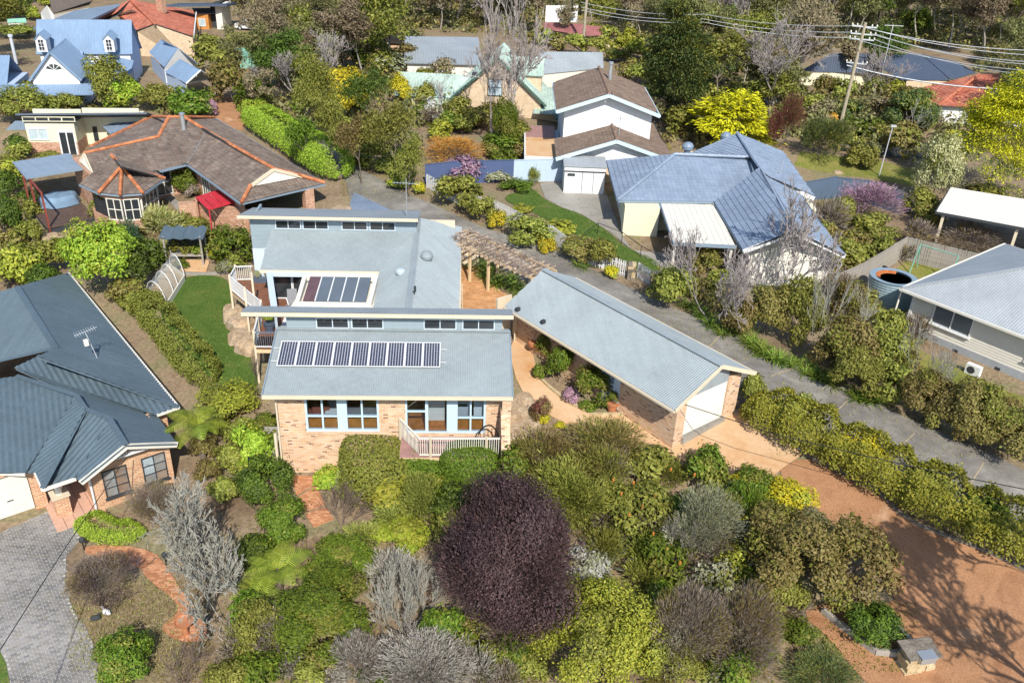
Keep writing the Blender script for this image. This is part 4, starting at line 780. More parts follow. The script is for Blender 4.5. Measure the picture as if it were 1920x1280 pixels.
MB().box(.6,6.9,.7,9.2,1.5,4.7).box(7,14.5,.5,14,1.5,4.7).build('rendered_wall','paleyellow',Bl)
MB().box(.5,3.0,-.7,.68,1.5,4.6).build('corner_wall','paleyellow',Bl); MB().box(3.0,3.1,-.5,.65,1.5,4.6).build('wall_return','guttergrey',Bl)
MB().box(8.0,13.3,-7.6,.5,1.3,4.6).build('front_wing_wall','offwhite',Bl)
bl=boards(Bl,8.0,13.3,-7.65,1.6,4.55,'offwhite',bh=.22,gable=(10.6,6.3))
for x,y in ((1000,90),(725,165)): 
    p=LP(Bl,*z_(x,y),6.7); MB().lathe([(.25,-.2),(.25,.1),(.42,.15),(.45,.4),(.3,.62),(.08,.7)],tuple(p),14).build('roof_vent','roof_blue',Bl)
p=LP(Bl,*z_(1395,320),6.1); MB().bar(p,p+Vector((.05,.05,.9)),.05,.05).bar(p,p+Vector((-.4,.1,.1)),.05,.05).build('aerial','steel',Bl)
p=LP(Bl,*z_(1235,560),5.8); MB().lathe([(.2,-.2),(.2,.2),(.1,.35)],tuple(p),10).build('pipe_vent','darkgrey',Bl)
window(Bl,(.5,5.2,2.9),1.3,1.3,-90,2,1,'white','glass_dark')
pa=thing('white_pergola','flat cream covered pergola roof in front of the blue tiled house','pergola',(7.2,60.4,0),-1)
for i in range(10): MB().box(3.17+i*.4,3.555+i*.4,-7.2,.55,4.55,4.6).build('roof_panel','offwhite',pa)
MB().box(3.1,7.25,-7.3,-7.2,4.4,4.62).box(3.1,3.17,-7.2,.6,4.4,4.62).build('edge_beam','guttergrey',pa)
for x,y in ((3.3,-7.0),(7,-7.0)): MB().box(x-.08,x+.08,y-.08,y+.08,1.6,4.5).build('post','offwhite',pa)
gt=thing('turquoise_chair','turquoise outdoor chair in the shade below the cream pergola','chair',tuple(at(1240,424,2.45)),30)
MB().box(-.28,.28,-.25,.25,.38,.44).build('seat','shed_green',gt); MB().bar((-.28,.25,.42),(-.3,.36,.95),.06,.06).bar((.28,.25,.42),(.3,.36,.95),.06,.06).bar((0,.25,.42),(0,.36,.95),.2,.03).build('backrest','shed_green',gt)
for x in (-.25,.25):
    for y in (-.22,.22): MB().tube([(x,y,0),(x,y,.4)],.02,5).build('leg','shed_green',gt)
# paving beside the lawn
drape('grey_paving',pxpoly([(1012,345),(1060,340),(1130,345),(1165,440),(1185,470),(1290,480),(1290,520),(1262,545),(1230,500),(1180,466),(1150,440),(1090,402),(1050,388),(1022,372)]),.05,'concrete',.7)
# ---------------------------------------------------------------- right hand house
R=thing('pale_weatherboard_house','pale grey weatherboard house with a light corrugated hip roof','house',(23.25,48.02,0),39)
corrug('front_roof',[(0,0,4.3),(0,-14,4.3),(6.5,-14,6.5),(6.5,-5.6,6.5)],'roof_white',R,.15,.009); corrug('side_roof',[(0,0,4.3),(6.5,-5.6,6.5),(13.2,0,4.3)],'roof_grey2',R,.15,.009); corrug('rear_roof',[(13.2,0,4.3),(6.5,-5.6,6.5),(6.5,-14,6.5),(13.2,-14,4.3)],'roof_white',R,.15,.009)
MB().bar((0,0,4.35),(6.5,-5.6,6.55),.22,.03).build('hip_flashing','roof_white',R)
MB().bar((-.06,.06,4.25),(-.06,-14,4.25),.12,.14).bar((-.06,.06,4.25),(13.2,.06,4.25),.12,.14).build('gutter','offwhite',R)
MB().box(.6,12.5,-13.5,-.6,1.0,4.25).build('wall_core','offwhite',R)
WR=Vector((.55,-.6,0))
boards(R,0,12.5,0,2.05,4.2,'offwhite',ang=-90,org=WR,bh=.16)
MB().box(.5,.62,-13.5,-.55,1.0,2.05).build('base_wall','roof_white',R)
for y in (-2.0,-7.6): window(R,(.48,y,2.75),2.4,1.35,-90,2,1,'white','glass_grey',t=.08,dep=.12,sill=True)
for y in (-2.0,-7.6): MB().box(.53,.55,y-2.3,y-.85,3.45,4.02).build('blind','trimblue',R)
MB().box(.44,.6,-.75,-.6,1.0,4.2).build('corner_post','white',R)
for y in (-3.9,-6.4): MB().box(.46,.5,y-.13,y+.13,1.6,1.75).build('vent','darkgrey',R)
MB().tube([(.3,.1,4.15),(.2,.1,2.5),(-.1,.4,1.6)],.06,8).build('downpipe','offwhite',R)
cp=thing('cream_carport','open carport with a flat cream roof on square posts','carport',(31.13,62.24,0),-27)
corrug('roof_sheet',[(0,0,4.35),(9,-.1,4.35),(9,6.6,4.6),(.5,6.3,4.6)],'offwhite',cp,.2,.006); MB().bar((-.05,-.05,4.28),(9,-.15,4.28),.1,.18).bar((-.05,-.05,4.28),(.45,6.3,4.5),.08,.18).build('fascia','darkgrey',cp)
for x,y in ((.55,.2),(5.5,.2),(.9,5.8),(8.6,.1),(8.6,6)): MB().box(x-.1,x+.1,y-.1,y+.1,1.3,4.2).build('post','cream',cp)
drape('carport_floor',pxpoly([(1690,400),(1760,405),(1770,440),(1920,470),(1960,440),(1920,400),(1800,380),(1700,380)]),.05,'darkconcrete',.9)
tk=thing('water_tank','round corrugated steel water tank with rusty water and a corner in shade','water tank',tuple(at(1662,570,1.5).xy)+(1.4,)); tk['label']='round corrugated steel water tank with a rusty rim beside the pale weatherboard house'
pr=[(1.45,0)]
for i in range(24): pr+=[(1.45+.025*(i%2),.08+i*.085)]
t_=MB(); n=32
for i,(r_,z) in enumerate(pr):
    for j in range(n): a_=2*math.pi*j/n; t_.V.append((r_*math.cos(a_),r_*math.sin(a_),z))
    if i: t_.F+=[((i-1)*n+j,(i-1)*n+(j+1)%n,i*n+(j+1)%n,i*n+j) for j in range(n)]
t_.build('tank_wall','tanksteel',tk); V=[];F=[]
for i,r_ in enumerate((1.47,1.1)):
    for j in range(n): a_=2*math.pi*j/n; V.append((r_*math.cos(a_),r_*math.sin(a_),2.06-.02*i))
F=[(j,(j+1)%n,n+(j+1)%n,n+j) for j in range(n)]; link('tank_rim',mesh_from('tank_rim',V,F,'tanksteel'),tk)
MB().lathe([(1.1,1.9),(.0,1.9)],n=32).build('water','water',tk); V=[];F=[]
for i,r_ in enumerate((1.1,.8)):
    for j in range(14): a_=math.radians(60+j*9); V.append((r_*math.cos(a_),r_*math.sin(a_),2.045-.1*i))
F=[(j,j+1,15+j-1+0,14+j) for j in range(13)]; F=[(j,j+1,14+j+1,14+j) for j in range(13)]; link('rusty_lining',mesh_from('rusty_lining',V,F,'rust'),tk)
# ---------------------------------------------------------------- houses further back
def gable(par,x0,x1,y0,y1,ze,zr,mt,axis='x',fn=corrug,**k):
    "gabled roof, ridge along the given axis"
    if axis=='x':
        ym=(y0+y1)/2; fn('roof_front',[(x0,y0,ze),(x1,y0,ze),(x1,ym,zr),(x0,ym,zr)],mt,par,**k); fn('roof_back',[(x0,ym,zr),(x1,ym,zr),(x1,y1,ze),(x0,y1,ze)],mt,par,**k)
    else:
        xm=(x0+x1)/2; fn('roof_left',[(x0,y0,ze),(x0,y1,ze),(xm,y1,zr),(xm,y0,zr)],mt,par,**k); fn('roof_right',[(xm,y0,zr),(xm,y1,zr),(x1,y1,ze),(x1,y0,ze)],mt,par,**k)
K=dict(pitch=.3,amp=.02)
def gwall(par,name,mt,x0,x1,y,z0,ze,zr,t=.2,xm=None):
    xm=(x0+x1)/2 if xm is None else xm; P=[(x0,z0),(x1,z0),(x1,ze),(xm,zr),(x0,ze)]
    return MB().add([(a,y,b) for a,b in P]+[(a,y+t,b) for a,b in P],[(0,1,2,3,4),(9,8,7,6,5)]+[(i,5+i,5+(i+1)%5,(i+1)%5) for i in range(5)]).build(name,mt,par)
def fanlight(par,x,y,z,s):
    for i in range(4):
        a,b=math.radians(12+40*i),math.radians(44+40*i)
        MB().quad((x+.1*s*math.cos((a+b)/2),y,z+.1*s*math.sin((a+b)/2)),(x+s*math.cos(a),y,z+s*.8*math.sin(a)),(x+s*math.cos(b),y,z+s*.8*math.sin(b))).build('pane','darkgrey',par)
# blue cottage
Cc=thing('blue_cottage','blue roofed cottage with white gables and small dormer windows','house',(-51,92,0),14)
def cl(x,y,z): return LP(Cc,x,y,z)
e0,e1=cl(57,103,6.2),cl(241,101,6.2); r0,r1=cl(64,52,9.0),cl(247,52,9.0); ye=(e0.y+e1.y)/2; x0,x1=(e0.x+r0.x)/2,(e1.x+r1.x)/2; yr=ye+2.9; zr=9.3
corrug('main_roof',[(x0,ye,6.2),(x1,ye,6.2),(x1,yr,zr),(x0,yr,zr)],'cottageroof',Cc,**K); corrug('rear_roof',[(x0,yr,zr),(x1,yr,zr),(x1,yr+4,5.6),(x0,yr+4,5.6)],'cottageroof',Cc,**K)
MB().box(x0+.3,x1-.3,ye+.3,yr+3.6,1.8,6.2).build('wall','white',Cc)
MB().add([(x1-.25,ye+.3,3),(x1-.25,yr+3.6,3),(x1-.25,yr+3.6,5.9),(x1-.25,yr,zr-.2),(x1-.25,ye+.3,6.2)],[(0,1,2,3,4)]).build('side_gable','cottageblue',Cc)
g0=cl(95,100,8.2); gw_=2.35; gy=g0.y; gx=g0.x
gable(Cc,gx-gw_,gx+gw_,gy-.3,gy+7,5.7,8.4,'cottageroof','y',**K); gwall(Cc,'gable_wall','white',gx-gw_+.25,gx+gw_-.25,gy,4.6,5.75,8.2); fanlight(Cc,gx,gy-.03,6.6,.75)
MB().bar((gx-gw_,gy-.32,5.66),(gx,gy-.32,8.36),.06,.2).bar((gx,gy-.32,8.36),(gx+gw_,gy-.32,5.66),.06,.2).build('barge_board','cottageroof',Cc)
for px,py in ((77,82),(204,82)):
    p=cl(px,py,7.6); dx,dy,dz=p.x,p.y,6.75; gable(Cc,dx-.62,dx+.62,dy-.15,dy+2.4,8.0,8.65,'cottageroof','y',**K); gwall(Cc,'dormer_wall','white',dx-.5,dx+.5,dy,dz,8.0,8.55,1.6); w_=window(Cc,(dx-.3,dy-.06,dz+.15),.6,1.15,0,2,3,'white','glass_dark',t=.05); w_.name='dormer_window'
p=cl(153,108,6.5); gable(Cc,p.x-1.4,p.x+.25,p.y-.6,p.y+.6,6.6,7.2,'cottageroof','x',**K); MB().box(p.x-1.3,p.x+.1,p.y-.5,p.y+.5,5.5,6.6).build('dormer_wall','white',Cc)
corrug('verandah_roof',[(x0-4.5,gy-1.7,4.6),(gx+gw_+1.1,gy-1.7,4.6),(gx+gw_+1.1,gy+.1,5.3),(x0-4.5,gy+.1,5.3)],'cottageroof',Cc,**K)
corrug('verandah_roof',[(gx+gw_+1.1,gy-1.7,4.6),(x1,ye-2.2,4.6),(x1,ye+.3,5.5),(gx+gw_+.2,ye+.3,5.5)],'cottageroof',Cc,**K)
gable(Cc,x0-7,x0-.6,gy+.4,gy+6.4,5.2,7.4,'cottageroof','x',**K); MB().box(x0-7,x0,gy+.6,gy+6,1.8,5.2).build('wall','cottageblue',Cc); MB().box(gx-2,gx+2.2,gy,gy+5,1.8,5.2).build('wall','cottageblue',Cc)
window(Cc,(gx-.4,gy-.05,2.9),1.5,1.6,0,3,2,'white','glass_dark')
MB().tube([cl(31,120,5.6),cl(31,120,5.6)+Vector((0,0,2.7))],.16,8).tube([cl(31,120,5.6)+Vector((0,0,2.7)),cl(31,120,5.6)+Vector((0,0,2.95))],.24,8).build('flue','steel2',Cc)
for i in range(5): MB().box(x0-4.2+i*2.1,x0-4.1+i*2.1,gy-1.65,gy-1.55,1.8,4.6).build('verandah_post','white',Cc)
# cottage outbuilding
Oc=thing('blue_outbuilding','small blue roofed outbuilding with a white fan gable and an open porch','shed',tuple(at(330,150,2.6).xy)+(0,),-35+90-3)
Oc.rotation_euler.z=math.radians(-58)
def ol(x,y,z): return LP(Oc,x,y,z)
a,b=ol(308,127,5),ol(279,98,5)   # eave front / back
xw=a.y; 
P=roofpts(Oc,[(279,98,4.9),(308,127,4.9),(334,90,6.9),(302,74,None)]); corrug('roof_sheet',P,'cottageroof',Oc,**K)
P=roofpts(Oc,[(334,90,6.9),(302,74,6.9),(372,120,5.0)]); corrug('roof_sheet',P+[P[1]+(P[2]-P[0])],'cottageroof',Oc,**K) if False else corrug('roof_sheet',[P[0],P[1],P[1]+(P[2]-P[0]),P[2]],'cottageroof',Oc,**K)
P=[ol(308,130,4.9),ol(334,91,6.85),ol(366,117,5.0)]; MB().quad(P[0],P[2],P[1]).build('gable_wall','white',Oc); MB().quad(*[q-Vector((0,0,2.6)) if i in(0,1) else q for i,q in enumerate((P[0],P[2],P[2],P[0]))]).build('front_wall','white',Oc)
c_=P[0].lerp(P[2],.5)
for i in range(4):
    d1=(P[2]-P[0]).normalized(); a1,b1=math.radians(12+40*i),math.radians(44+40*i); o_=c_+Vector((0,0,.75))+d1.cross(Vector((0,0,1)))*.04
    MB().quad(o_,o_+d1*.6*math.cos(a1)+Vector((0,0,.5*math.sin(a1))),o_+d1*.6*math.cos(b1)+Vector((0,0,.5*math.sin(b1)))).build('pane','darkgrey',Oc)
Q=roofpts(Oc,[(309,135,4.7),(349,157,4.7),(376,132,6.2),(337,111,None)]); corrug('porch_roof',Q,'cottageroof',Oc,**K); q3=ol(400,147,4.7); corrug('porch_roof',[Q[2],Q[3],Q[3]+(q3-Q[2]),q3],'cottageroof',Oc,**K)
MB().bar(Q[1],Q[2],.07,.16).bar(Q[2],q3,.07,.16).bar(Q[1],q3,.07,.14).build('porch_gable_trim','white',Oc); MB().quad(Q[1].lerp(q3,.12)+Vector((0,0,.08)),Q[1].lerp(q3,.88)+Vector((0,0,.08)),Q[2]-Vector((0,0,.3))).build('porch_gable','guttergrey',Oc)
a,b,c,d=ol(282,103,4.8),ol(310,133,4.7),ol(349,160,4.6),ol(349,160,4.6); dn=Vector((0,0,-3.4))
MB().quad(a+dn,b+dn,b,a).quad(b+dn,c+dn,c,b).build('side_wall','cottageblue',Oc); MB().tube([q3+Vector((0,0,-.1)),q3+dn],.07,5).tube([c,c+dn],.07,5).build('porch_post','white',Oc)
window(Oc,tuple(b.lerp(c,.55)+Vector((0,0,-2.0))),.5,1.2,math.degrees(math.atan2((c-b).y,(c-b).x)),1,2,'white','glass_dark')
# cream modern house
M=thing('cream_skillion_house','cream rendered house with a brick base and flat blue grey roofs','house',tuple(at(150,290,1.8).xy)+(0,),8)
def ml(x,y,z): return LP(M,x,y,z)
a=ml(58,290,1.8); q=ml(270,212,5.4); p0=ml(34,213,5.4); yy=2.6
MB().box(a.x,0,0,6,1.2,2.9).build('brick_base','red_brick',M); MB().box(a.x+.02,-.02,.04,4,2.9,4.5).box(a.x+.02,-.02,2.3,2.5,4.5,5.2).box(-.0,q.x-1,yy,4.4,1.2,4.6).box(-.0,q.x-1,yy,yy+.2,4.6,5.25).build('rendered_wall','paleyellow',M)
P=roofpts(M,[(10,244,3.9),(145,243,3.9),(142,228,4.6),(28,227,None)]); corrug('low_roof',P,'roof_blue',M,**K)
P=roofpts(M,[(192,237,3.9),(207,251,3.9),(262,230,4.1),(247,219,None)]); corrug('side_roof',P,'roof_blue',M,**K)
P=[ml(28,213,5.45),ml(275,211,5.45)]; MB().slab([P[0],P[1],P[1]+Vector((.1,2.4,-.85)),P[0]+Vector((.1,2.4,-.85))],.16).build('top_roof','roof_navy',M)
for i in range(4): window(M,(ml(38+i*25,224,5.0).x,yy-2.62,4.72),1.1,.42,0,1,1,'paleyellow','glass_dark')
window(M,(-1.5,-.03,1.5),1.4,2.4,0,2,1,'white','glass_dark',t=.12,name='glass_door'); window(M,(.55,yy-.05,2.2),.55,1.5,0,1,1,'paleyellow','glass_dark'); window(M,(a.x+.2,-.03,3.1),1.6,1.0,0,2,1,'white','glass_pale')
# red tiled house, top left
Rt=thing('red_tiled_house','tan brick house with an orange red tiled roof and brick chimney','house',tuple(at(310,90,3).xy)+(0,),-24)
def rl(x,y,z): return LP(Rt,x,y,z)
A=roofpts(Rt,[(255,58,6.0),(290,45,7.2),(244,0,7.4),(215,25,None)]); tiles('roof_left',A,'tile_red',Rt,gauge=.4,w=.45)
A=roofpts(Rt,[(363,69,5.8),(290,45,7.2),(244,0,7.4),(300,10,None),(368,22,None)]); tiles('roof_right',A,'tile_red',Rt,gauge=.4,w=.45); ridge(Rt,[rl(290,45,7.3),rl(244,0,7.5)],'ridge_red')
a,b,c=rl(258,60,5.9),rl(290,47,7.1),rl(361,71,5.7); dn=Vector((0,0,-4)); MB().quad(a+dn,c+dn,c,b,a).quad(c+dn,rl(366,26,5.7)+dn,rl(366,26,5.7),c).build('brick_wall','tan_brick',Rt)
A=[rl(226,25,6.6),rl(283,34,6.4),rl(246,18,7.3),rl(215,52,5)]; MB().quad(rl(225,52,3.5),rl(252,52,3.5),rl(283,35,6.4),rl(246,18,7.4),rl(224,26,6.4)).build('white_gable','white',Rt)
A=roofpts(Rt,[(165,52,5.2),(244,2,7.4),(222,26,6.3),(170,48,None)]); tiles('roof_lower',[rl(168,50,4.8),rl(222,28,6.2),rl(244,1,7.4),rl(200,24,5.6)],'tile_red',Rt,gauge=.4,w=.45)
MB().box(-.5,.5,-.4,.4,0,1.9).box(-.62,.62,-.52,.52,1.9,2.1).build('chimney','red_brick',Rt).location=rl(304,24,6.2)
gut(Rt,[(363,70,5.75),(368,23,5.75)],'white',.14,.14)
# timber studio behind it
St=thing('timber_studio','orange timber clad studio with long low blue grey roofs','house',tuple(at(385,60,3).xy)+(0,),2)
def sl(x,y,z): return LP(St,x,y,z)
MB().slab([sl(310,10,6.6),sl(425,9,6.6),sl(425,9,6.6)+Vector((0,6,-.5)),sl(310,10,6.6)+Vector((0,6,-.5))],.25).build('top_roof','roof_navy',St)
A=[sl(365,25,5.2),sl(413,25,5.2),sl(422,15,5.5),sl(360,15,5.5)]; corrug('low_roof',A,'roof_blue',St,**K)
a,b=sl(371,60,2.6),sl(395,60,2.6); zt=5.1; MB().box(a.x,b.x,a.y,a.y+5,2,zt).build('timber_wall','orangeclad',St); window(St,(a.x+.3,a.y-.05,3.4),1.0,1.1,0,1,1,'white','glass_pale')
c=sl(423,55,2.6); MB().box(b.x,c.x,a.y+1.5,a.y+5,2,6.3).build('dark_wall','darkgrey',St); MB().box(c.x-.4,c.x+.5,a.y+.4,a.y+5,2,6.3).build('pale_wall','offwhite',St)
MB().slab([sl(62,52,6.8),sl(168,38,6.8),sl(236,6,6.8),sl(140,20,6.8)],.25).build('long_roof','roof_blue',St)
a,b=sl(112,50,5.6),sl(168,40,5.6); MB().quad(a+Vector((0,0,-3)),b+Vector((0,0,-3)),b+Vector((0,0,.7)),a+Vector((0,0,.7))).build('timber_wall','orangeclad',St)
# brown roof house, top left corner
Bh=thing('brown_sheet_roofed_house','white walled house with a wide grey brown roof at the back','house',tuple(at(110,15,3).xy)+(0,),15)
A=roofpts(Bh,[(88,20,5.4),(103,27,5.4),(168,8,7.0),(110,-20,None)]); corrug('roof_sheet',[LP(Bh,98,26,5.4),LP(Bh,168,9,5.6),LP(Bh,190,-22,7.4),LP(Bh,92,-8,7.2)],'roof_brownsheet',Bh,**K)
a,b=LP(Bh,76,24,5.3),LP(Bh,101,28,5.3); dn=Vector((0,0,-3.5)); MB().quad(a+dn,b+dn,b,LP(Bh,88,10,6.6),a).build('white_wall','white',Bh); MB().quad(b+dn,LP(Bh,168,14,5.2)+dn,LP(Bh,168,14,5.4),b).build('side_wall','offwhite',Bh)
# green roofed house
Gh=thing('green_roofed_house','tan brick house with steep weathered pale green roofs','house',tuple(at(905,200,2.5).xy)+(0,),-2)
def gl_(x,y): return (740+x/6,50+y/6)
def gp_(x,y,z): return LP(Gh,*gl_(x,y),z)
ap=gp_(1165,420,8.2); L_=gp_(600,855,4.4); R_=gp_(1700,845,4.4); yb=ap.y; 
xl,xr=ap.x-5.0,ap.x+5.0; zr=8.8; ze=4.3
corrug('roof_left',[(xl,yb-.4,ze),(xl,yb+9,ze),(ap.x,yb+9,zr),(ap.x,yb-.4,zr)],'roof_green',Gh,**K); corrug('roof_right',[(ap.x,yb-.4,zr),(ap.x,yb+9,zr),(xr,yb+9,ze),(xr,yb-.4,ze)],'roof_green',Gh,**K)
gwall(Gh,'gable_wall','tan_brick',xl+.5,xr-.5,yb,1.5,ze+.4,zr-.4); MB().box(xl+.5,xr-.5,yb+.2,yb+8.8,1.5,4.4).build('side_wall','tan_brick',Gh)
MB().bar((xl-.05,yb-.45,ze),(ap.x,yb-.45,zr+.02),.08,.22).bar((ap.x,yb-.45,zr+.02),(xr+.05,yb-.45,ze),.08,.22).build('barge_board','roof_dgreen',Gh)
window(Gh,(ap.x-1,yb-.06,5.0),1.5,1.7,0,2,2,'darkgrey','glass_pale'); window(Gh,(ap.x-2.6,yb-.06,2.4),1.6,.8,0,2,1,'white','glass_pale'); window(Gh,(ap.x-.6,yb-.06,2.3),1.6,1.2,0,3,1,'darkgrey','glass_pale')
p=gp_(40,570,5.6); corrug('wing_roof',[(p.x,yb+1.2,4.3),(xl+1.6,yb+1.2,4.3),(xl+2.6,yb+4.6,6.0),(p.x,yb+4.6,6.0)],'roof_green',Gh,**K); MB().box(p.x+.8,xl+.5,yb+1.6,yb+4.4,1.5,4.3).build('wing_wall','paleyellow',Gh)
corrug('porch_roof',[(xl-2.2,yb+.1,3.6),(xl+.8,yb+.1,3.6),(xl+.8,yb+1.5,4.25),(xl-2.2,yb+1.5,4.25)],'roof_green',Gh,**K)
corrug('side_roof',[(xr-1.2,yb-1.0,3.7),(xr+2.6,yb-1.0,3.7),(xr+2.4,yb+5,5.1),(xr-1.2,yb+5,5.1)],'roof_green',Gh,**K); MB().box(xr-.5,xr+2.4,yb,yb+5,1.5,3.7).build('wing_wall','tan_brick',Gh)
corrug('dark_canopy',[(xr+1.0,yb-2.6,3.6),(xr+3.2,yb-2.6,3.6),(xr+3.2,yb-.8,4.4),(xr+1.0,yb-.8,4.4)],'roof_dgreen',Gh,**K)
MB().box(xl+2.2,xl+2.8,yb+1.6,yb+2.4,4.6,6.8).build('chimney','darkgrey',Gh)
gable(Gh,xr-4.6,xr-.4,yb+3,yb+8.6,6.6,8.0,'roof_green','x',**K); MB().box(xr-4.4,xr-.6,yb+3.3,yb+8.3,4.4,6.6).build('dormer_wall','tan_brick',Gh)
# long grey shed roofs behind
def shed(name,label,cat,px,ze,zr,mt,wall='offwhite',rot=0,h=2.6):
    a=at(*px[0],ze); t=thing(name,label,cat,(a.x,a.y,0),rot); P=roofpts(t,[(*px[0],ze),(*px[1],ze),(*px[2],zr),(*px[3],None)]); corrug('roof_sheet',P,mt,t,**K)
    d=(P[3]-P[0]); d2=Vector((d.x,d.y,0)); z0=Tz(a.x,a.y)-.5; lo=lambda q:Vector((q.x,q.y,z0)); ins=lambda q,r:q.lerp(r,.04)
    A_,B_,C_,D_=ins(P[0],P[2]),ins(P[1],P[3]),ins(P[2],P[0]),ins(P[3],P[1]); m_=MB()
    for p,q in ((A_,B_),(B_,C_),(C_,D_),(D_,A_)): m_.quad(lo(p),lo(q),q-Vector((0,0,.1)),p-Vector((0,0,.1)))
    m_.build('wall',wall,t); return t
shed('long_grey_shed','long plain grey metal roof among the trees behind the green roofed house','shed',[(757,118),(905,122),(897,70),(759,68)],5.0,6.4,'roof_grey2')
shed('grey_roofed_outbuilding','grey metal roofed outbuilding with a small flue behind the white gabled house','shed',[(1012,140),(1132,128),(1130,98),(1009,97)],4.6,6.0,'roof_grey2')
shed('green_garden_shed','small mint green garden shed between the trees','shed',[(446,106),(478,106),(478,89),(440,89)],4.4,5.0,'shed_green','shed_green')
shed('mint_greenhouse','long low pale mint roof beyond the blue cottage','shed',[(14,43),(50,43),(48,34),(13,36)],3.8,4.4,'shed_green')
Nv=thing('navy_roofed_house','cream brick house with a large dark navy hip roof behind the bare trees','house',tuple(at(1600,135,4).xy)+(0,),-5)
def nl(x,y,z): return LP(Nv,x,y,z)
corrug('roof_front',roofpts(Nv,[(1500,134,4.6),(1640,138,4.6),(1700,101,7.0),(1560,100,None)]),'roof_navy',Nv,**K)
corrug('roof_wing',roofpts(Nv,[(1690,150,4.6),(1782,151,4.6),(1728,102,7.0),(1680,101,None),(1640,120,None)]),'roof_navy',Nv,**K)
corrug('roof_end',roofpts(Nv,[(1782,151,4.6),(1830,136,4.6),(1728,102,7.0),(1795,115,None)][:3]+[(1795,116,None)]),'roof_navy',Nv,**K)
for x0,x1,y in ((1505,1645,137),(1645,1700,142),(1700,1785,152)):
    a,b=nl(x0,y,4.5),nl(x1,y,4.5); MB().quad(a+dn,b+dn,b,a).build('wall','paleyellow' if x0<1600 else 'tan_brick',Nv)
a=nl(1672,62,9.5); ae=thing('roof_mast','thin tall aerial mast above the navy roof','antenna',tuple(at(1657,122,6.5))); MB().tube([(0,0,-1),(.0,0,4.6)],.05,5).bar((-1,0,4.5),(1.2,0,4.5),.06,.06).build('mast','steel2',ae)
Rr=thing('orange_tiled_house','house with a bright orange red tiled hip roof at the right edge','house',tuple(at(1830,190,3).xy)+(0,),10)
tiles('roof_left',roofpts(Rr,[(1705,170,4.8),(1760,198,4.8),(1836,140,6.9)]),'tile_red',Rr,gauge=.4,w=.45); tiles('roof_front',roofpts(Rr,[(1760,198,4.8),(1940,212,4.8),(1940,140,6.9),(1836,140,None)]),'tile_red',Rr,gauge=.4,w=.45)
ridge(Rr,[LP(Rr,1836,140,6.98),LP(Rr,1760,198,4.9)],'ridge_red')
a,b,c=LP(Rr,1710,172,4.7),LP(Rr,1762,198,4.7),LP(Rr,1940,213,4.7); MB().quad(a+dn,b+dn,b,a).quad(b+dn,c+dn,c,b).build('wall','white',Rr)
p=LP(Rr,1868,178,5.6); MB().box(-.5,.5,-.4,.4,-.3,.35).build('skylight','white',Rr).location=p
Mr=thing('maroon_roofed_house','cream house with a faded maroon tiled roof far behind','house',tuple(at(1080,60,4).xy)+(0,),-4)
tiles('roof_sheet',roofpts(Mr,[(1020,55,4.8),(1098,68,4.8),(1095,46,5.85),(1018,42,None)]),'tile_maroon',Mr,gauge=.45,w=.5); tiles('roof_sheet',roofpts(Mr,[(1098,68,4.8),(1160,66,4.8),(1150,52,5.6),(1098,48,None)]),'tile_maroon',Mr,gauge=.45,w=.5)
a,b=LP(Mr,1020,57,4.7),LP(Mr,1160,67,4.7); MB().quad(a+dn,b+dn,b,a).build('wall','paleyellow',Mr)
a,b=LP(Mr,1022,42,5.2),LP(Mr,1082,42,5.2); MB().quad(a,b,b+Vector((0,0,2.4)),a+Vector((0,0,2.4))).build('upper_wall','white',Mr); window(Mr,(a.x*.35+b.x*.65,a.y-.3,5.6),1.2,1.2,0,1,1,'white','glass_grey')
shed('blue_awning_roof','small bright blue roof among the bare trees','shed',[(1362,98),(1396,96),(1384,82),(1358,86)],4.6,5.2,'fenceblue'); shed('white_shed_roof','tiny white shed roof beside the dark cypress','shed',[(1328,104),(1343,102),(1340,94),(1326,96)],4.4,4.8,'roof_white')
# ---------------------------------------------------------------- fences
def pale_fence(name,label,pts,h,mt,w=.1,gap=.06,t=.02,rails=2,step=None,part='paling',postmt=None,top=None):
    f=thing(name,label,'fence',(0,0,0)); me=mesh_from(part,*(lambda q:(q.V,q.F))(MB().add([(-w/2,-t/2,0),(w/2,-t/2,0),(w/2,t/2,0),(-w/2,t/2,0),(-w/2,-t/2,h),(w/2,-t/2,h),(w/2,t/2,h),(-w/2,t/2,h),(0,-t/2,h+(top or 0)),(0,t/2,h+(top or 0))],[(0,1,5,8,4),(3,7,9,6,2),(0,4,7,3),(1,2,6,5),(4,8,9,7),(8,5,6,9)])),mt)
    rl_=MB(); ps=MB()
    for a,b in zip(pts,pts[1:]):
        d=(b-a).to_2d(); k=int(d.length/(w+gap)); an=math.atan2(d.y,d.x); nn=Vector((-d.y,d.x)).normalized()*(t+.025)
        for i in range(k):
            p=a.to_2d()+d*((i+.5)/k); z=Tz(p.x,p.y); o=link(part,me,f); o.location=(p.x,p.y,z+.03+rng.normal(0,.008)); o.rotation_euler=(0,rng.normal(0,.012),an)
        m_=max(1,int(d.length/2.2))
        for i in range(m_):
            p=a.to_2d()+d*(i/m_)+nn; q=a.to_2d()+d*((i+1)/m_)+nn
            for r_ in range(rails): zz=h*(.2+.6*r_/(max(1,rails-1))); rl_.bar((*p,Tz(*p)+zz),(*q,Tz(*q)+zz),.035,.08)
            ps.box(p.x-.05,p.x+.05,p.y-.05,p.y+.05,Tz(*p)-.3,Tz(*p)+h)
    rl_.build('rail',postmt or mt,f); ps.build('post',postmt or mt,f); return f
def GP(*pts): return [ground(*p) for p in pts]
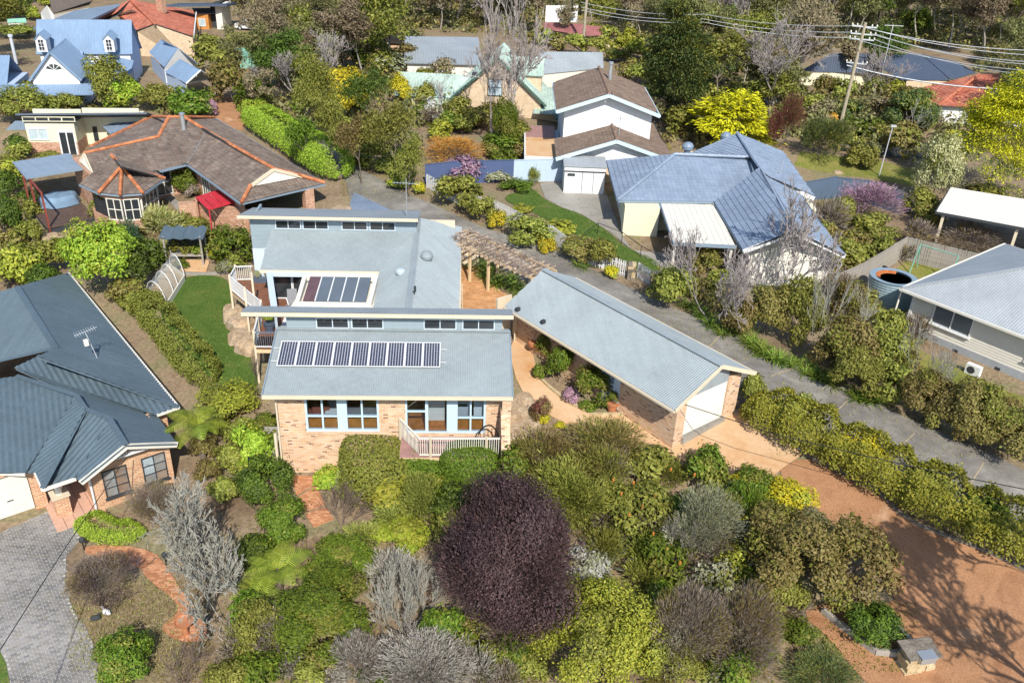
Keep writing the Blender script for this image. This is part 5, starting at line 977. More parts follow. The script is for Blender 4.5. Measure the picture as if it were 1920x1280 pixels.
pale_fence('white_picket_fence','white picket fence along the bank above the shared driveway',GP((800,352),(868,388),(925,402),(980,430),(1035,452),(1085,492),(1130,505),(1172,520)),1.05,'white',.075,.075,top=.07)
pale_fence('picket_gate','white picket gate beside the stone pillar on the driveway bank',GP((1194,521),(1220,538)),1.05,'white',.07,.06,top=.07)
pale_fence('paling_fence','tall weathered grey paling fence around the side lawn',GP((1560,560),(1605,540),(1668,500),(1690,487)),1.75,'greywood',.13,.012); pale_fence('rear_paling_fence','weathered grey paling fence with a green frame leaning on it',GP((1690,487),(1740,500),(1830,522)),1.75,'greywood',.13,.012)
for q,l_ in ((1182,'left'),(1226,'right')):
    p=ground(q,524 if q<1200 else 542); st=thing('stone_gate_pillar','rough stone pillar on the %s of the small white picket gate'%l_,'pillar',tuple(p)); k=0
    for z in range(6):
        for a_ in range(2): x=(a_-.5)*.26; MB().box(x-.125,x+.125,-.2+rng.normal(0,.02),.2,z*.2,z*.2+.19).build('stone','greystone' if rng.random()<.5 else 'sandstone',st)
def sheet_fence(name,label,pts,h,mt,cap=None,pit=.2):
    f=thing(name,label,'fence',(0,0,0)); V=[];F=[]; cb=MB(); 
    for a,b in zip(pts,pts[1:]):
        d=(b-a).to_2d(); k=max(2,int(d.length/pit*2)); nn=Vector((-d.y,d.x)).normalized()*.02; z0=min(Tz(a.x,a.y),Tz(b.x,b.y))
        for i in range(k):
            p=a.to_2d()+d*(i/k)+nn*(i%2); q=a.to_2d()+d*((i+1)/k)+nn*((i+1)%2); j=len(V); V+=[(*p,z0-.2),(*q,z0-.2),(*q,z0+h),(*p,z0+h)]; F.append((j,j+1,j+2,j+3))
        cb.bar((*a.to_2d(),z0+h+.02),(*b.to_2d(),z0+h+.02),.06,.06); cb.box(a.x-.03,a.x+.03,a.y-.03,a.y+.03,z0-.2,z0+h)
    link('sheet',mesh_from('sheet',V,F,mt),f); cb.build('cap_and_posts',cap or mt,f); return f
sheet_fence('blue_sheet_fence','dark blue ribbed metal fence behind the neighbour lawn',GP((798,345),(858,345),(905,343),(963,342)),1.9,'fenceblue'); sheet_fence('pale_sheet_fence','pale blue grey metal fence panels beside the white shed',GP((963,342),(1005,341),(1056,340)),1.9,'sheetpale')
sheet_fence('navy_sheet_fence','curved dark navy metal fence behind the blue roofed house',GP((1500,378),(1560,372),(1620,380),(1685,402)),1.9,'fencenavy','fencenavy',.3)
hr=thing('black_handrail','thin black handrail above the neighbour lawn','railing',(0,0,0)); mb=MB(); P=GP((1092,462),(1120,440),(1165,458),(1200,484),(1236,505)); 
for a,b in zip(P,P[1:]): mb.tube([a+Vector((0,0,.9)),b+Vector((0,0,.9))],.025,5)
for a in P: mb.tube([a,a+Vector((0,0,.9))],.025,5)
mb.build('rail','black',hr)
sw=thing('swing_frame','green painted swing frame beside the grey paling fence','play frame',tuple(ground(1712,508))); mb=MB()
for x in (0,2.6): mb.tube([(x,-.6,0),(x,0,2.0)],.04,5).tube([(x,.6,0),(x,0,2.0)],.04,5)
mb.tube([(0,0,2),(2.6,0,2)],.04,5).build('frame','shed_green',sw); sw.rotation_euler.z=math.radians(-45)
# ---------------------------------------------------------------- garden structures
gb=thing('netted_garden_bed','raised vegetable bed under a row of white netted hoops','garden bed',tuple(ground(311,540)),0); g4=[mw(gb).inverted()@ground(*q,.25) for q in ((276,552),(313,573),(346,521),(319,499))]
ax=(g4[2]-g4[1]); gb.rotation_euler.z=0; mb=MB()
for a,b in zip(g4,g4[1:]+g4[:1]): mb.bar(a,b,.06,.42)
mb.build('bed_frame','offwhite',gb); MB().slab([q+Vector((0,0,-.03)) for q in g4],.3).build('bed_soil','sandsoil',gb)
w2=(g4[1]-g4[0]); L2=(g4[3]-g4[0]); V=[];F=[]; n=12
for j in range(9):
    o_=g4[0]+L2*(j/8); o2=g4[1]+(g4[2]-g4[1])*(j/8); c_=(o_+o2)/2; r_=(o2-o_)/2; hh=1.25-.12*abs(math.sin(j/8*math.pi*3))
    for i in range(n+1): t_=math.pi*i/n; V.append(c_-r_*math.cos(t_)+Vector((0,0,hh*math.sin(t_))))
    if j: F+=[((j-1)*(n+1)+i,(j-1)*(n+1)+i+1,j*(n+1)+i+1,j*(n+1)+i) for i in range(n)]
link('netting',mesh_from('netting',V,F,'net',True),gb)
for j in (0,3,5,8):
    if j in (0,3,5,8): MB().tube([V[j*(n+1)+i] for i in range(n+1)],.028,5).build('hoop','white',gb)
ar=thing('garden_arbour','timber arbour seat with a wavy slate blue roof at the end of the lawn','arbour',tuple(ground(352,492)),6)
V=[];F=[]
for i in range(13):
    x=-1.45+i*.24; s_=.10*math.sin(i*1.9)
    V+=[(x,-.75,2.05+s_*.6),(x,.75,2.35+s_)]
    if i: F.append((2*i-2,2*i,2*i+1,2*i-1))
r_=MB()
for i in range(12):
    a,b,c,d=V[2*i],V[2*i+2],V[2*i+3],V[2*i+1]; r_.slab([a,b,c,d],.05)
r_.build('roof_sheet','roof_slate',ar)
for x in (-1.2,1.2):
    for y in (-.6,.6): MB().tube([(x,y,-.4),(x,y,2.15)],.07,6).build('post','greywood',ar)
MB().box(-1.1,1.1,.1,.5,.4,.5).build('bench_seat','greywood',ar); MB().box(-1.2,1.2,.55,.62,0,2.1).build('back_panel','darkgrey',ar)
drape('arbour_pad',pxpoly([(338,508),(387,510),(394,490),(343,489)]),.1,'orangeconcrete',.4)
MB2=kerb('lawn_edge','',[(338,515),(387,516),(430,512)],.14,.18,'concrete')
# steps and gate on the left of the house
stp=thing('timber_steps','timber and earth steps climbing beside the brick side wall','steps',tuple(hw(-.35,.6,0)),4)
for i in range(5): MB().box(-.55,.6,i*.5,i*.5+.5,-.6,.25+i*.17).build('step','greywood',stp)
sg=thing('black_gate','small black metal gate at the foot of the timber steps','gate',tuple(hw(-1.0,.1,.1)),4)
for i in range(9): MB().box(i*.12,i*.12+.025,0,.025,.1,1.1).build('bar','black',sg)
MB().box(-.03,1.02,0,.03,1.1,1.14).box(-.03,1.02,0,.03,.1,.14).box(-.06,-.02,-.02,.04,-.2,1.2).box(1.0,1.05,-.02,.04,-.2,1.2).build('gate_frame','black',sg)
# boulders
def boulder(label,px,py,r,mt='rock',sq=.6,group=None,dz=0):
    p=ground(px,py); o=thing('boulder',label,'rock',tuple(p+Vector((0,0,dz)))) if False else None
    import bmesh
    bm=bmesh.new(); bmesh.ops.create_icosphere(bm,subdivisions=3,radius=1); sd_=rng.uniform(0,50,3)
    for v in bm.verts:
        c=v.co; n_=sum(math.sin(c.dot(Vector((a,b,d)))+e) for a,b,d,e in ((3,1,2,sd_[0]),(-2,4,1,sd_[1]),(1,-3,5,sd_[2])))/3; v.co=c*(1+.22*n_); v.co.z*=sq
        for ax_ in (0,1,2): v.co[ax_]=max(-.82,min(.82,v.co[ax_])) if ax_<2 else max(-.5,min(sq*.8,v.co[ax_]))
    me=bpy.data.meshes.new('boulder'); bm.to_mesh(me); bm.free(); me.materials.append(MATS[mt]); uvs(me); o=link('boulder',me,None,None,label,'rock',group); o.location=p+Vector((0,0,dz)); o.scale=(r,r*rng.uniform(.7,1),r); o.rotation_euler=(0,0,rng.uniform(0,6)); return o
for l_,x,y,r in (('large pale boulder below the corner of the timber deck',442,598,1.0),('rough sandstone boulder under the middle of the deck railing',455,615,.95),('orange stained boulder beneath the deck posts',462,600,.8),('weathered boulder at the edge of the lawn under the deck',450,640,.8),('brown boulder near the bare bushes under the deck',468,655,.9)): boulder(l_,x,y,r,'rock',.9,None,.1)
for l_,x,y,r in (('flat cracked rock ledge beside the front wing wall',956,775,1.3),('lower rock ledge below the cracked rock beside the wing wall',962,815,1.25),('grey rock at the edge of the orange path',975,755,.8),('pale rock above the brown grevillea',985,800,.9)): boulder(l_,x,y,r,'rock',.55)
boulder('pale sandstone block beside the carport pillar of the tiled house',640,398,1.2,'rock',.4)
for l_,x,y,r in (('white rock on the verge behind the navy fence',1571,325,.5),('low pale stones on the bare bank under the dark deck',95,448,.8),('stone edging rock left of the big lime tree',118,452,.7)): boulder(l_,x,y,r,'rock',.5)
# terracotta pots
def pot(label,p,s=1,mt='terracotta'):
    o=thing('terracotta_pot',label,'pot',tuple(p)); MB().lathe([(.16*s,0),(.25*s,.38*s),(.29*s,.4*s),(.29*s,.47*s),(.24*s,.47*s),(.22*s,.4*s)],n=16).build('pot',mt,o); return o
POT1=pot('terracotta pot with a green shrub beside the garage side door',ground(1147,771),1.25)
hp=thing('hanging_pot','terracotta wall pot hanging on the garage brick wall','pot',tuple(mw(G)@Vector((-.22,10.0,3.4)))); MB().lathe([(.05,-.25),(.2,-.1),(.25,.1),(.22,.14)],n=12).build('pot','terracotta',hp); MB().tube([(-.1,0,.1),(.2,.1,.7)],.012,4).build('hanger','darkgrey',hp)
bb=thing('bird_bath','terracotta pedestal bird bath at the end of the terracotta path','bird bath',tuple(ground(349,1190))); MB().lathe([(.2,0),(.12,.08),(.09,.5),(.14,.56),(.34,.66),(.36,.74),(.32,.74),(.28,.68),(.02,.66)],n=20).build('bowl','terracotta',bb)
# letterbox pillar and its bed
lb=thing('letterbox_pillar','sandstone letterbox pillar with a slate top at the edge of the gravel','letterbox',tuple(ground(1712,1248)),12)
for z in range(4):
    for a_ in range(3): x=(a_-1)*.36+(.08 if z%2 else 0); MB().box(x-.175,x+.175,-.3+rng.normal(0,.015),.3,z*.24-.2,z*.24+.03).build('stone','sandstone',lb)
MB().add([(-.62,-.42,.78),(.66,-.42,.78),(.66,.42,.86),(-.62,.42,.86),(-.62,-.42,.84),(.66,-.42,.84),(.66,.42,.92),(-.62,.42,.92)],[(0,3,2,1),(4,5,6,7),(0,1,5,4),(1,2,6,5),(2,3,7,6),(3,0,4,7)]).build('slate_top','greystone',lb); MB().box(-.2,.42,-.5,-.1,.86,.9).box(-.18,.4,-.46,-.3,.6,.86).build('letter_slot','steel',lb)
be=thing('timber_bed_edge','dark timber edging around the narrow garden bed in the gravel','edging',(0,0,0)); P=[ground(*q) for q in ((1540,1148),(1580,1180),(1640,1226),(1680,1230),(1700,1220))]; mb=MB()
for a,b in zip(P,P[1:]): mb.bar(a+Vector((0,0,.1)),b+Vector((0,0,.1)),.14,.34)
mb.build('sleeper','greywood',be)
P=[ground(*q) for q in ((1640,1140),(1690,1190),(1712,1215))]; mb=MB()
for a,b in zip(P,P[1:]): mb.bar(a+Vector((0,0,.1)),b+Vector((0,0,.1)),.14,.3)
mb.build('sleeper','greywood',be)
# furniture inside and outside the main house
ch=thing('deck_lounger','reclining sling chair on the pale platform in the atrium','chair',tuple(hw(-.9,12.2,2.9)),30)
MB().bar((0,0,.3),(.2,.7,.9),.55,.05).bar((0,0,.3),(-.05,-.6,.35),.55,.05).build('sling','sofa',ch); MB().tube([(-.28,-.5,0),(-.25,.3,.6)],.03,5).tube([(.28,-.5,0),(.3,.3,.6)],.03,5).tube([(-.28,.5,0),(-.28,-.3,.45)],.03,5).tube([(.28,.5,0),(.28,-.3,.45)],.03,5).build('chair_frame','white',ch)
pl_=thing('white_platform','low white platform under the atrium roof opening','platform',tuple(hw(-.2,10.9,2.7)),4); MB().box(-1.0,1.2,-1.4,1.4,0,.2).build('platform_top','white',pl_)
so_=thing('grey_sofa','grey sofa seen behind the right half of the lounge window','sofa',tuple(hw(4.2,1.75,2.3)),4); MB().box(-1.0,1.0,-.4,.4,.1,.45).build('seat','sofa',so_); MB().box(-1.0,1.0,-.62,-.4,.1,.95).build('backrest','sofa',so_); MB().box(-1.15,-1.0,-.5,.4,.1,.65).box(1.0,1.15,-.5,.4,.1,.65).build('armrest','sofa',so_)
ac=thing('red_armchair','red brown armchair seen behind the left window pane','armchair',tuple(hw(2.1,1.8,2.3)),20); MB().box(-.4,.4,-.4,.4,.1,.45).build('seat','armchair',ac); MB().box(-.4,.4,-.6,-.4,.1,1.0).build('backrest','armchair',ac); MB().box(-.55,-.4,-.5,.4,.1,.65).box(.4,.55,-.5,.4,.1,.65).build('armrest','armchair',ac)
wt=thing('white_table','white table top seen behind the second window pane','table',tuple(hw(2.95,1.6,2.3)),4); MB().box(-.5,.45,-.6,.6,.72,.77).build('tabletop','white',wt)
for x in (-.45,.4):
    for y in (-.55,.55): MB().box(x-.03,x+.03,y-.03,y+.03,0,.72).build('leg','white',wt)
bx=thing('white_cabinet','white cabinet standing just behind the glass door','cabinet',tuple(hw(7.65,1.6,2.3)),4); MB().box(-.5,.35,-.3,.3,.25,1.5).build('cabinet_body','offwhite',bx); MB().box(-.5,.35,-.3,.3,0,.24).build('plinth','orangewood',bx)
wm=thing('white_printer','pale grey office machine on the shelf behind the right window','printer',tuple(hw(8.85,1.35,3.0)),4); MB().box(-.32,.32,-.3,.3,0,.75).build('machine_body','steel2',wm); MB().box(-.28,.2,-.32,-.3,.5,.65).build('panel','darkgrey',wm)
wm=thing('white_appliance','white box shaped appliance behind the rightmost window pane','appliance',tuple(hw(9.6,1.35,2.95)),4); MB().box(-.25,.25,-.3,.3,0,.85).build('appliance_body','white',wm); MB().box(-.2,.2,-.32,-.3,.7,.8).build('panel','steel2',wm)
hc=thing('black_hoop_chair','black wicker hoop chair on the front balcony by the wing wall','chair',tuple(hw(10.0,-.45,2.2)),10)
V=MB()
for i in range(9):
    t_=math.radians(20*i); 
V.tube([(.5*math.cos(math.pi*i/10),.1,.25+.95*math.sin(math.pi*i/10)) for i in range(11)],.035,6); V.build('hoop','black',hc); MB().box(-.4,.4,-.35,.1,.3,.38).build('seat','black',hc)
for i in range(5): MB().tube([(-.36+i*.18,.1,.3),(-.36+i*.18,.12,1.0)],.015,4).build('wicker_rod','black',hc)
for x in (-.35,.35): MB().tube([(x,-.3,0),(x,-.3,.3)],.02,5).tube([(x,.1,0),(x,.1,.3)],.02,5).build('leg','black',hc)
# ---------------------------------------------------------------- poles and wires
pole=thing('power_pole','tall timber power pole with crossarms beside the road','power pole',tuple(ground(1572,246))); top=at(1613,44,Tz(pole.location.x,pole.location.y)+10.8)-pole.location
hp_=10.8; MB().tube([(0,0,-1),(.35,0,hp_)],[.2,.14],10).build('pole','polewood',pole)
for z,wd in ((10.4,1.1),(9.7,1.1),(9.2,1.1),(6.9,.9)):
    MB().bar((.33-wd,.35,z),(.33+wd,-.35,z),.1,.12).build('crossarm','steel2',pole); 
    for s_ in (-1,-.6,.6,1): MB().lathe([(.05,0),(.08,.1),(.05,.22)],(.33+wd*s_,-.35*s_,z+.06),6).build('insulator','offwhite',pole)
def wire(label,pts,r=.02,mt='darkgrey',group=None,sag=0):
    P=[]
    for a,b in zip(pts,pts[1:]):
        for i in range(16): t_=i/16; P.append(a.lerp(b,t_)-Vector((0,0,sag*4*t_*(1-t_))))
    P.append(pts[-1]); return tag(MB().tube(P,r,4).build('overhead_wire',mt),label,'wire',group)
pl0=pole.location
for i,(s_,z,px,py) in enumerate(((-1,10.5,1980,96),(-.6,10.5,1980,106),(.6,9.8,1980,118),(1,9.8,1980,124),(-1,9.3,1980,136),(1,9.3,1980,145))):
    wire('pale power wire running right from the tall timber pole',[pl0+Vector((.33+s_*1.1,-.35*s_,z)),at(px,py,pl0.z+9.5)],.03,'steel2','power wires right of the pole',.6)
for z,px,py in ((10.4,1320,27),(9.8,1320,36),(9.3,1320,42)): wire('thin power wire running left from the tall timber pole',[pl0+Vector((-.7,.3,z)),at(px,py,pl0.z+10),at(1090,py-22,pl0.z+12)],.022,'steel2','power wires left of the pole',.4)
wire('thick pale cable drooping right from the middle of the power pole',[pl0+Vector((-.5,.3,6.6)),at(1960,168,pl0.z+5.6)],.06,'steel2',None,.7)
lp=thing('lamp_post','slim galvanised lamp post on the grassy verge','lamp post',tuple(ground(1648,330))); MB().tube([(0,0,-.3),(.15,.0,4.6)],[.06,.045],8).build('post','steel2',lp); MB().box(-.05,.45,-.12,.12,4.55,4.68).build('lamp_head','steel2',lp)
for px,py,h_,l_ in ((1222,100,5,'short pale timber pole beside the dark cypress'),(1092,98,13,'distant grey timber pole above the maroon roof')):
    p=ground(px,py); q=thing('timber_pole',l_,'pole',tuple(p)); MB().tube([(0,0,-.5),(.1,0,h_)],[.22,.16],8).build('pole','polewood',q); MB().bar((-.8,0,h_-.4),(.9,0,h_-.4),.1,.1).build('crossarm','greywood',q)
wire('black service cable from the garage eave out over the driveway',[at(1225,739,5.05),at(1342,777,5.3),at(1460,816,5.5),at(1757,885,6.0),at(1960,924,6.3)],.022,'black')
wire('black service cable from the left gable down across the stamped driveway',[at(237,857,2.5),at(120,1030,3.4),at(0,1218,4.6),at(-120,1400,5.6)],.018,'black')
# cars
def car(label,p,rot,mt):
    c=thing('parked_car',label,'car',tuple(p),rot); pf=[(-2.25,.35),(-2.25,.75),(-2.1,.95),(-1.5,1.05),(-.9,1.48),(.7,1.5),(1.5,1.0),(2.15,.88),(2.25,.6),(2.2,.3)]
    V=[(x,y,z) for y in (-.85,.85) for x,z in pf]; n=len(pf); F=[tuple(range(n)),tuple(range(n,2*n))[::-1]]+[(i,n+i,n+(i+1)%n,(i+1)%n) for i in range(n)]; link('body',mesh_from('body',V,F,mt),c)
    for s_ in (-.862,.862): MB().quad((-1.35,s_,1.05),(1.3,s_,1.05),(.65,s_,1.42),(-.85,s_,1.42)).build('side_window','glass_dark',c)
    MB().quad((1.46,-.75,1.04),(1.46,.75,1.04),(.78,.7,1.47),(.78,-.7,1.47)).build('windscreen','glass_dark',c)
    for x in (-1.4,1.4):
        for y in (-.85,.85): w_=MB().tube([(x,y-.1,.32),(x,y+.1,.32)],.32,14).build('wheel','rubber',c); MB().tube([(x,y-.11,.32),(x,y+.11,.32)],.19,10).build('rim','steel2',w_)
car('white parked car beside the timber studio',ground(472,57),-12,'carwhite'); car('black parked car beside the long grey shed roof',ground(748,85),5,'carblack')
drape('pale_car_park',pxpoly([(640,110),(700,78),(770,70),(775,100),(700,125)]),.05,'orangeconcrete',1.2); drape('red_earth_drive',pxpoly([(385,190),(400,182),(455,182),(470,215),(455,245),(420,238),(400,215)]),.05,'gravel',1.0); drape('car_standing',pxpoly([(425,62),(500,58),(520,70),(480,85),(420,80)]),.05,'drygrass',1.2)

# small things on lawns and beds
p=ground(1650,515); tu=thing('plastic_tub','black plastic tub on the side lawn by the paling fence','tub',tuple(p)); MB().lathe([(.3,0),(.42,.5),(.46,.52),(.46,.56),(.4,.56),(.36,.45)],n=14).build('tub_wall','black',tu)
p=ground(1662,516); ba=thing('white_ball','white ball beside the black tub on the side lawn','ball',tuple(p)); MB().lathe([(.02,0),(.11,.04),(.16,.15),(.11,.27),(.02,.31)],n=12).build('ball_shell','white',ba,True)
for px,py,mt,l_,a_ in ((181,1163,'darkgrey','dark duck ornament on the mulch below the purple brown shrub',20),(201,1152,'white','white duck ornament on the mulch below the purple brown shrub',160)):
    d_=thing('duck_ornament',l_,'ornament',tuple(ground(px,py)),a_); MB().tube([(-.2,0,.14),(-.08,0,.16),(.08,0,.15),(.16,0,.13)],[.03,.11,.11,.05],8).build('duck_body',mt,d_); MB().tube([(.1,0,.2),(.14,0,.34),(.2,0,.36)],[.05,.045,.03],6).build('duck_head',mt,d_); MB().tube([(.0,-.04,0),(.0,-.04,.1)],.015,4).tube([(.0,.04,0),(.0,.04,.1)],.015,4).build('leg','orangewood',d_)
for px,py,l_ in ((158,1030,'black garden light at the corner of the terracotta path'),(312,1058,'black garden light at the bend of the terracotta path'),(391,1178,'black garden light beside the bird bath')):
    g_=thing('garden_light',l_,'garden light',tuple(ground(px,py))); MB().tube([(0,0,-.1),(0,0,.45)],.03,6).build('stake','black',g_); MB().lathe([(.09,.42),(.12,.5),(.12,.6),(.03,.68)],n=10).build('lamp_head','darkgrey',g_)
ac_=thing('air_conditioner','outdoor air conditioner unit by the base of the pale weatherboard house','air conditioner',tuple(ground(1822,703)),39-90); MB().box(-.4,.4,-.16,.16,.05,.65).build('casing','white',ac_); MB().tube([(-.08,-.175,.35),(-.08,-.16,.35)],.22,14).build('fan_grille','darkgrey',ac_)
# ---------------------------------------------------------------- plants
def unit(v): return v/(np.linalg.norm(v,axis=-1,keepdims=True)+1e-9)
def leafquads(Pn,Nn,L,asp,Dd=None,r=rng):
    n=len(Pn); L=np.asarray(L).reshape(-1,1)*np.ones((n,1))
    d=r.normal(size=(n,3)) if Dd is None else Dd
    d=unit(d-(d*Nn).sum(1,keepdims=True)*Nn*.8); s=unit(np.cross(Nn,d)); W=L*asp
    bend=Nn*L*.12
    return np.stack([Pn-d*L*.5,Pn+s*W*.5+bend,Pn+d*L*.5,Pn-s*W*.5+bend],1).reshape(-1,3)
def segmesh(name,A,B,ra,rb,mt,n=3):
    A,B=np.asarray(A),np.asarray(B); d=unit(B-A); u=np.where(np.abs(d[:,2:3])<.9,np.array([[0,0,1.]]),np.array([[1.,0,0]])); a=unit(np.cross(d,u)); b=np.cross(d,a)
    V=[]
    for C,r_ in ((A,ra),(B,rb)):
        for j in range(n): t=2*math.pi*j/n; V.append(C+(a*math.cos(t)+b*math.sin(t))*np.asarray(r_).reshape(-1,1))
    V=np.stack(V,1); m=len(A); base=(np.arange(m)*2*n)[:,None]
    F=np.concatenate([base+np.array([[j,(j+1)%n,n+(j+1)%n,n+j]]) for j in range(n)],0)
    return indexed(name,V.reshape(-1,3),F,mt,True)
def skeleton(seed,levels=5,kids=(3,4),spread=.6,up=.25,ratio=.68,trunk=.3,r0=.03,multi=1,wig=.12,lean=.1):
    r=np.random.default_rng(seed); seg=[]; tips=[]
    def grow(p,d,l,rad,lv):
        k=3 if lv<3 else 2
        for i in range(k):
            d=unit(d+r.normal(0,wig,3)+np.array([0,0,up*.15])); q=p+d*l/k; r2=rad*(.86 if i<k-1 else .72); seg.append((p,q,rad,r2,lv)); p=q; rad=r2
            if lv>0 and i<k-1 and lv<levels-1 and r.random()<.6: br(p,d,l*.75,rad*.62,lv)
        if lv>=levels-1: tips.append((p,d)); return
        for _ in range(r.integers(kids[0],kids[1]+1)): br(p,d,l,rad*.75,lv)
    def br(p,d,l,rad,lv):
        x=unit(r.normal(size=3)); x=unit(x-(x@d)*d); a=spread*r.uniform(.55,1.3); grow(p,unit(d*math.cos(a)+x*math.sin(a)+np.array([0,0,up])),l*ratio*r.uniform(.75,1.2),rad,lv+1)
    for m_ in range(multi):
        d0=unit(np.array([r.normal(0,lean if multi==1 else .45),r.normal(0,lean if multi==1 else .45),1.])); grow(np.array([r.normal(0,.02 if multi>1 else 0),r.normal(0,.02 if multi>1 else 0),0]),d0,trunk*r.uniform(.8,1.1),r0,0)
    A=np.array([s[0] for s in seg]); B=np.array([s[1] for s in seg]); H_=B[:,2].max(); R_=max(.05,np.percentile(np.hypot(B[:,0],B[:,1]),97)); S_=np.array([1/(2*R_),1/(2*R_),1/H_])
    return A*S_,B*S_,np.array([s[2] for s in seg]),np.array([s[3] for s in seg]),np.array([s[4] for s in seg]),np.array([t[0] for t in tips])*S_,S_
G3=lambda *c:[tuple(x) for x in c]
LEAF=dict(
 green=G3((.03,.053,.006),(.06,.093,.009),(.1,.138,.014)), dark=G3((.021,.038,.006),(.04,.063,.009),(.068,.092,.016)), lime=G3((.11,.17,.015),(.19,.26,.025),(.27,.33,.04)), yellowgreen=G3((.15,.18,.02),(.25,.27,.03),(.35,.34,.05)),
 olive=G3((.062,.072,.013),(.108,.115,.02),(.155,.15,.03)), brownolive=G3((.07,.06,.018),(.115,.094,.028),(.162,.13,.044)), grey=G3((.11,.115,.07),(.17,.175,.11),(.24,.24,.16)), lawnblade=G3((.05,.085,.015),(.075,.12,.02),(.12,.15,.035)), golden2=G3((.2,.2,.012),(.36,.35,.015),(.48,.45,.025)), hedgeyellow=G3((.1,.12,.016),(.17,.18,.022),(.26,.25,.03)), goldencyp=G3((.05,.06,.012),(.15,.15,.014),(.42,.38,.022)), euc=G3((.062,.068,.026),(.104,.107,.038),(.16,.15,.06)), eucbrown=G3((.085,.07,.042),(.13,.105,.062),(.185,.145,.09)), euclight=G3((.1,.115,.022),(.155,.165,.03),(.21,.205,.045)),
 yellow=G3((.3,.27,.02),(.5,.42,.02),(.62,.52,.04)), golden=G3((.24,.25,.012),(.4,.4,.015),(.5,.48,.025)), purple=G3((.03,.018,.02),(.052,.03,.034),(.09,.052,.05)), rust=G3((.12,.04,.03),(.17,.065,.05),(.12,.08,.05)), pink=G3((.3,.16,.24),(.42,.26,.36),(.3,.2,.2)), cream=G3((.2,.22,.09),(.36,.36,.17),(.45,.44,.25)), white=G3((.4,.4,.38),(.6,.58,.56),(.3,.33,.2)), conifer=G3((.03,.055,.018),(.055,.08,.025),(.1,.1,.03)), bluegreen=G3((.04,.085,.05),(.06,.12,.07),(.08,.15,.09)), straw=G3((.2,.17,.07),(.3,.27,.12),(.26,.29,.09)), orange=G3((.45,.2,.03),(.62,.36,.06),(.5,.36,.1)), red=G3((.3,.06,.05),(.36,.12,.1),(.2,.08,.06)), fern=G3((.16,.22,.02),(.24,.3,.03),(.32,.36,.05)), greytwig=G3((.2,.185,.16),(.28,.26,.22),(.36,.34,.29)), browntwig=G3((.11,.085,.07),(.17,.135,.11),(.24,.2,.165)), olivefine=G3((.1,.12,.025),(.16,.18,.04),(.22,.23,.06)), agap=G3((.055,.095,.012),(.1,.155,.02),(.19,.24,.04)))
for k_,c_ in LEAF.items(): leafmat('leaf_'+k_,[sc(q,{'yellow':1.1,'golden':1.8,'golden2':1.6,'goldencyp':1.5,'hedgeyellow':1.75,'lawnblade':1.4,'white':1,'orange':1,'purple':1.25,'greytwig':1.15,'browntwig':1.2,'fern':1.1,'pink':1.1,'lime':1.65,'yellowgreen':1.35,'cream':1.3,'straw':1.4,'conifer':1.75,'rust':1.4,'agap':1.5,'bluegreen':1.4,'orange':1.05,'red':1}.get(k_,1.95)) for q in c_],trans=.28 if k_ not in ('greytwig','browntwig','purple') else .1)
ALT=dict(green='olive',dark='green',lime='yellowgreen',yellowgreen='olive',olive='euclight',brownolive='olive',grey='olive',purple='purple',golden='goldencyp',goldencyp='conifer',golden2='conifer',yellow='yellowgreen',cream='olive',rust='brownolive',conifer='olive',straw='olive',olivefine='olive',browntwig='brownolive',greytwig='browntwig',euc='eucbrown',eucbrown='euc',euclight='olive',white='grey',pink='browntwig',hedgeyellow='lime')
LIB={}
def cls(rpx): return 0 if rpx<26 else 1 if rpx<48 else 2 if rpx<85 else 3 if rpx<130 else 4
CPX=(18,36,64,105,160)
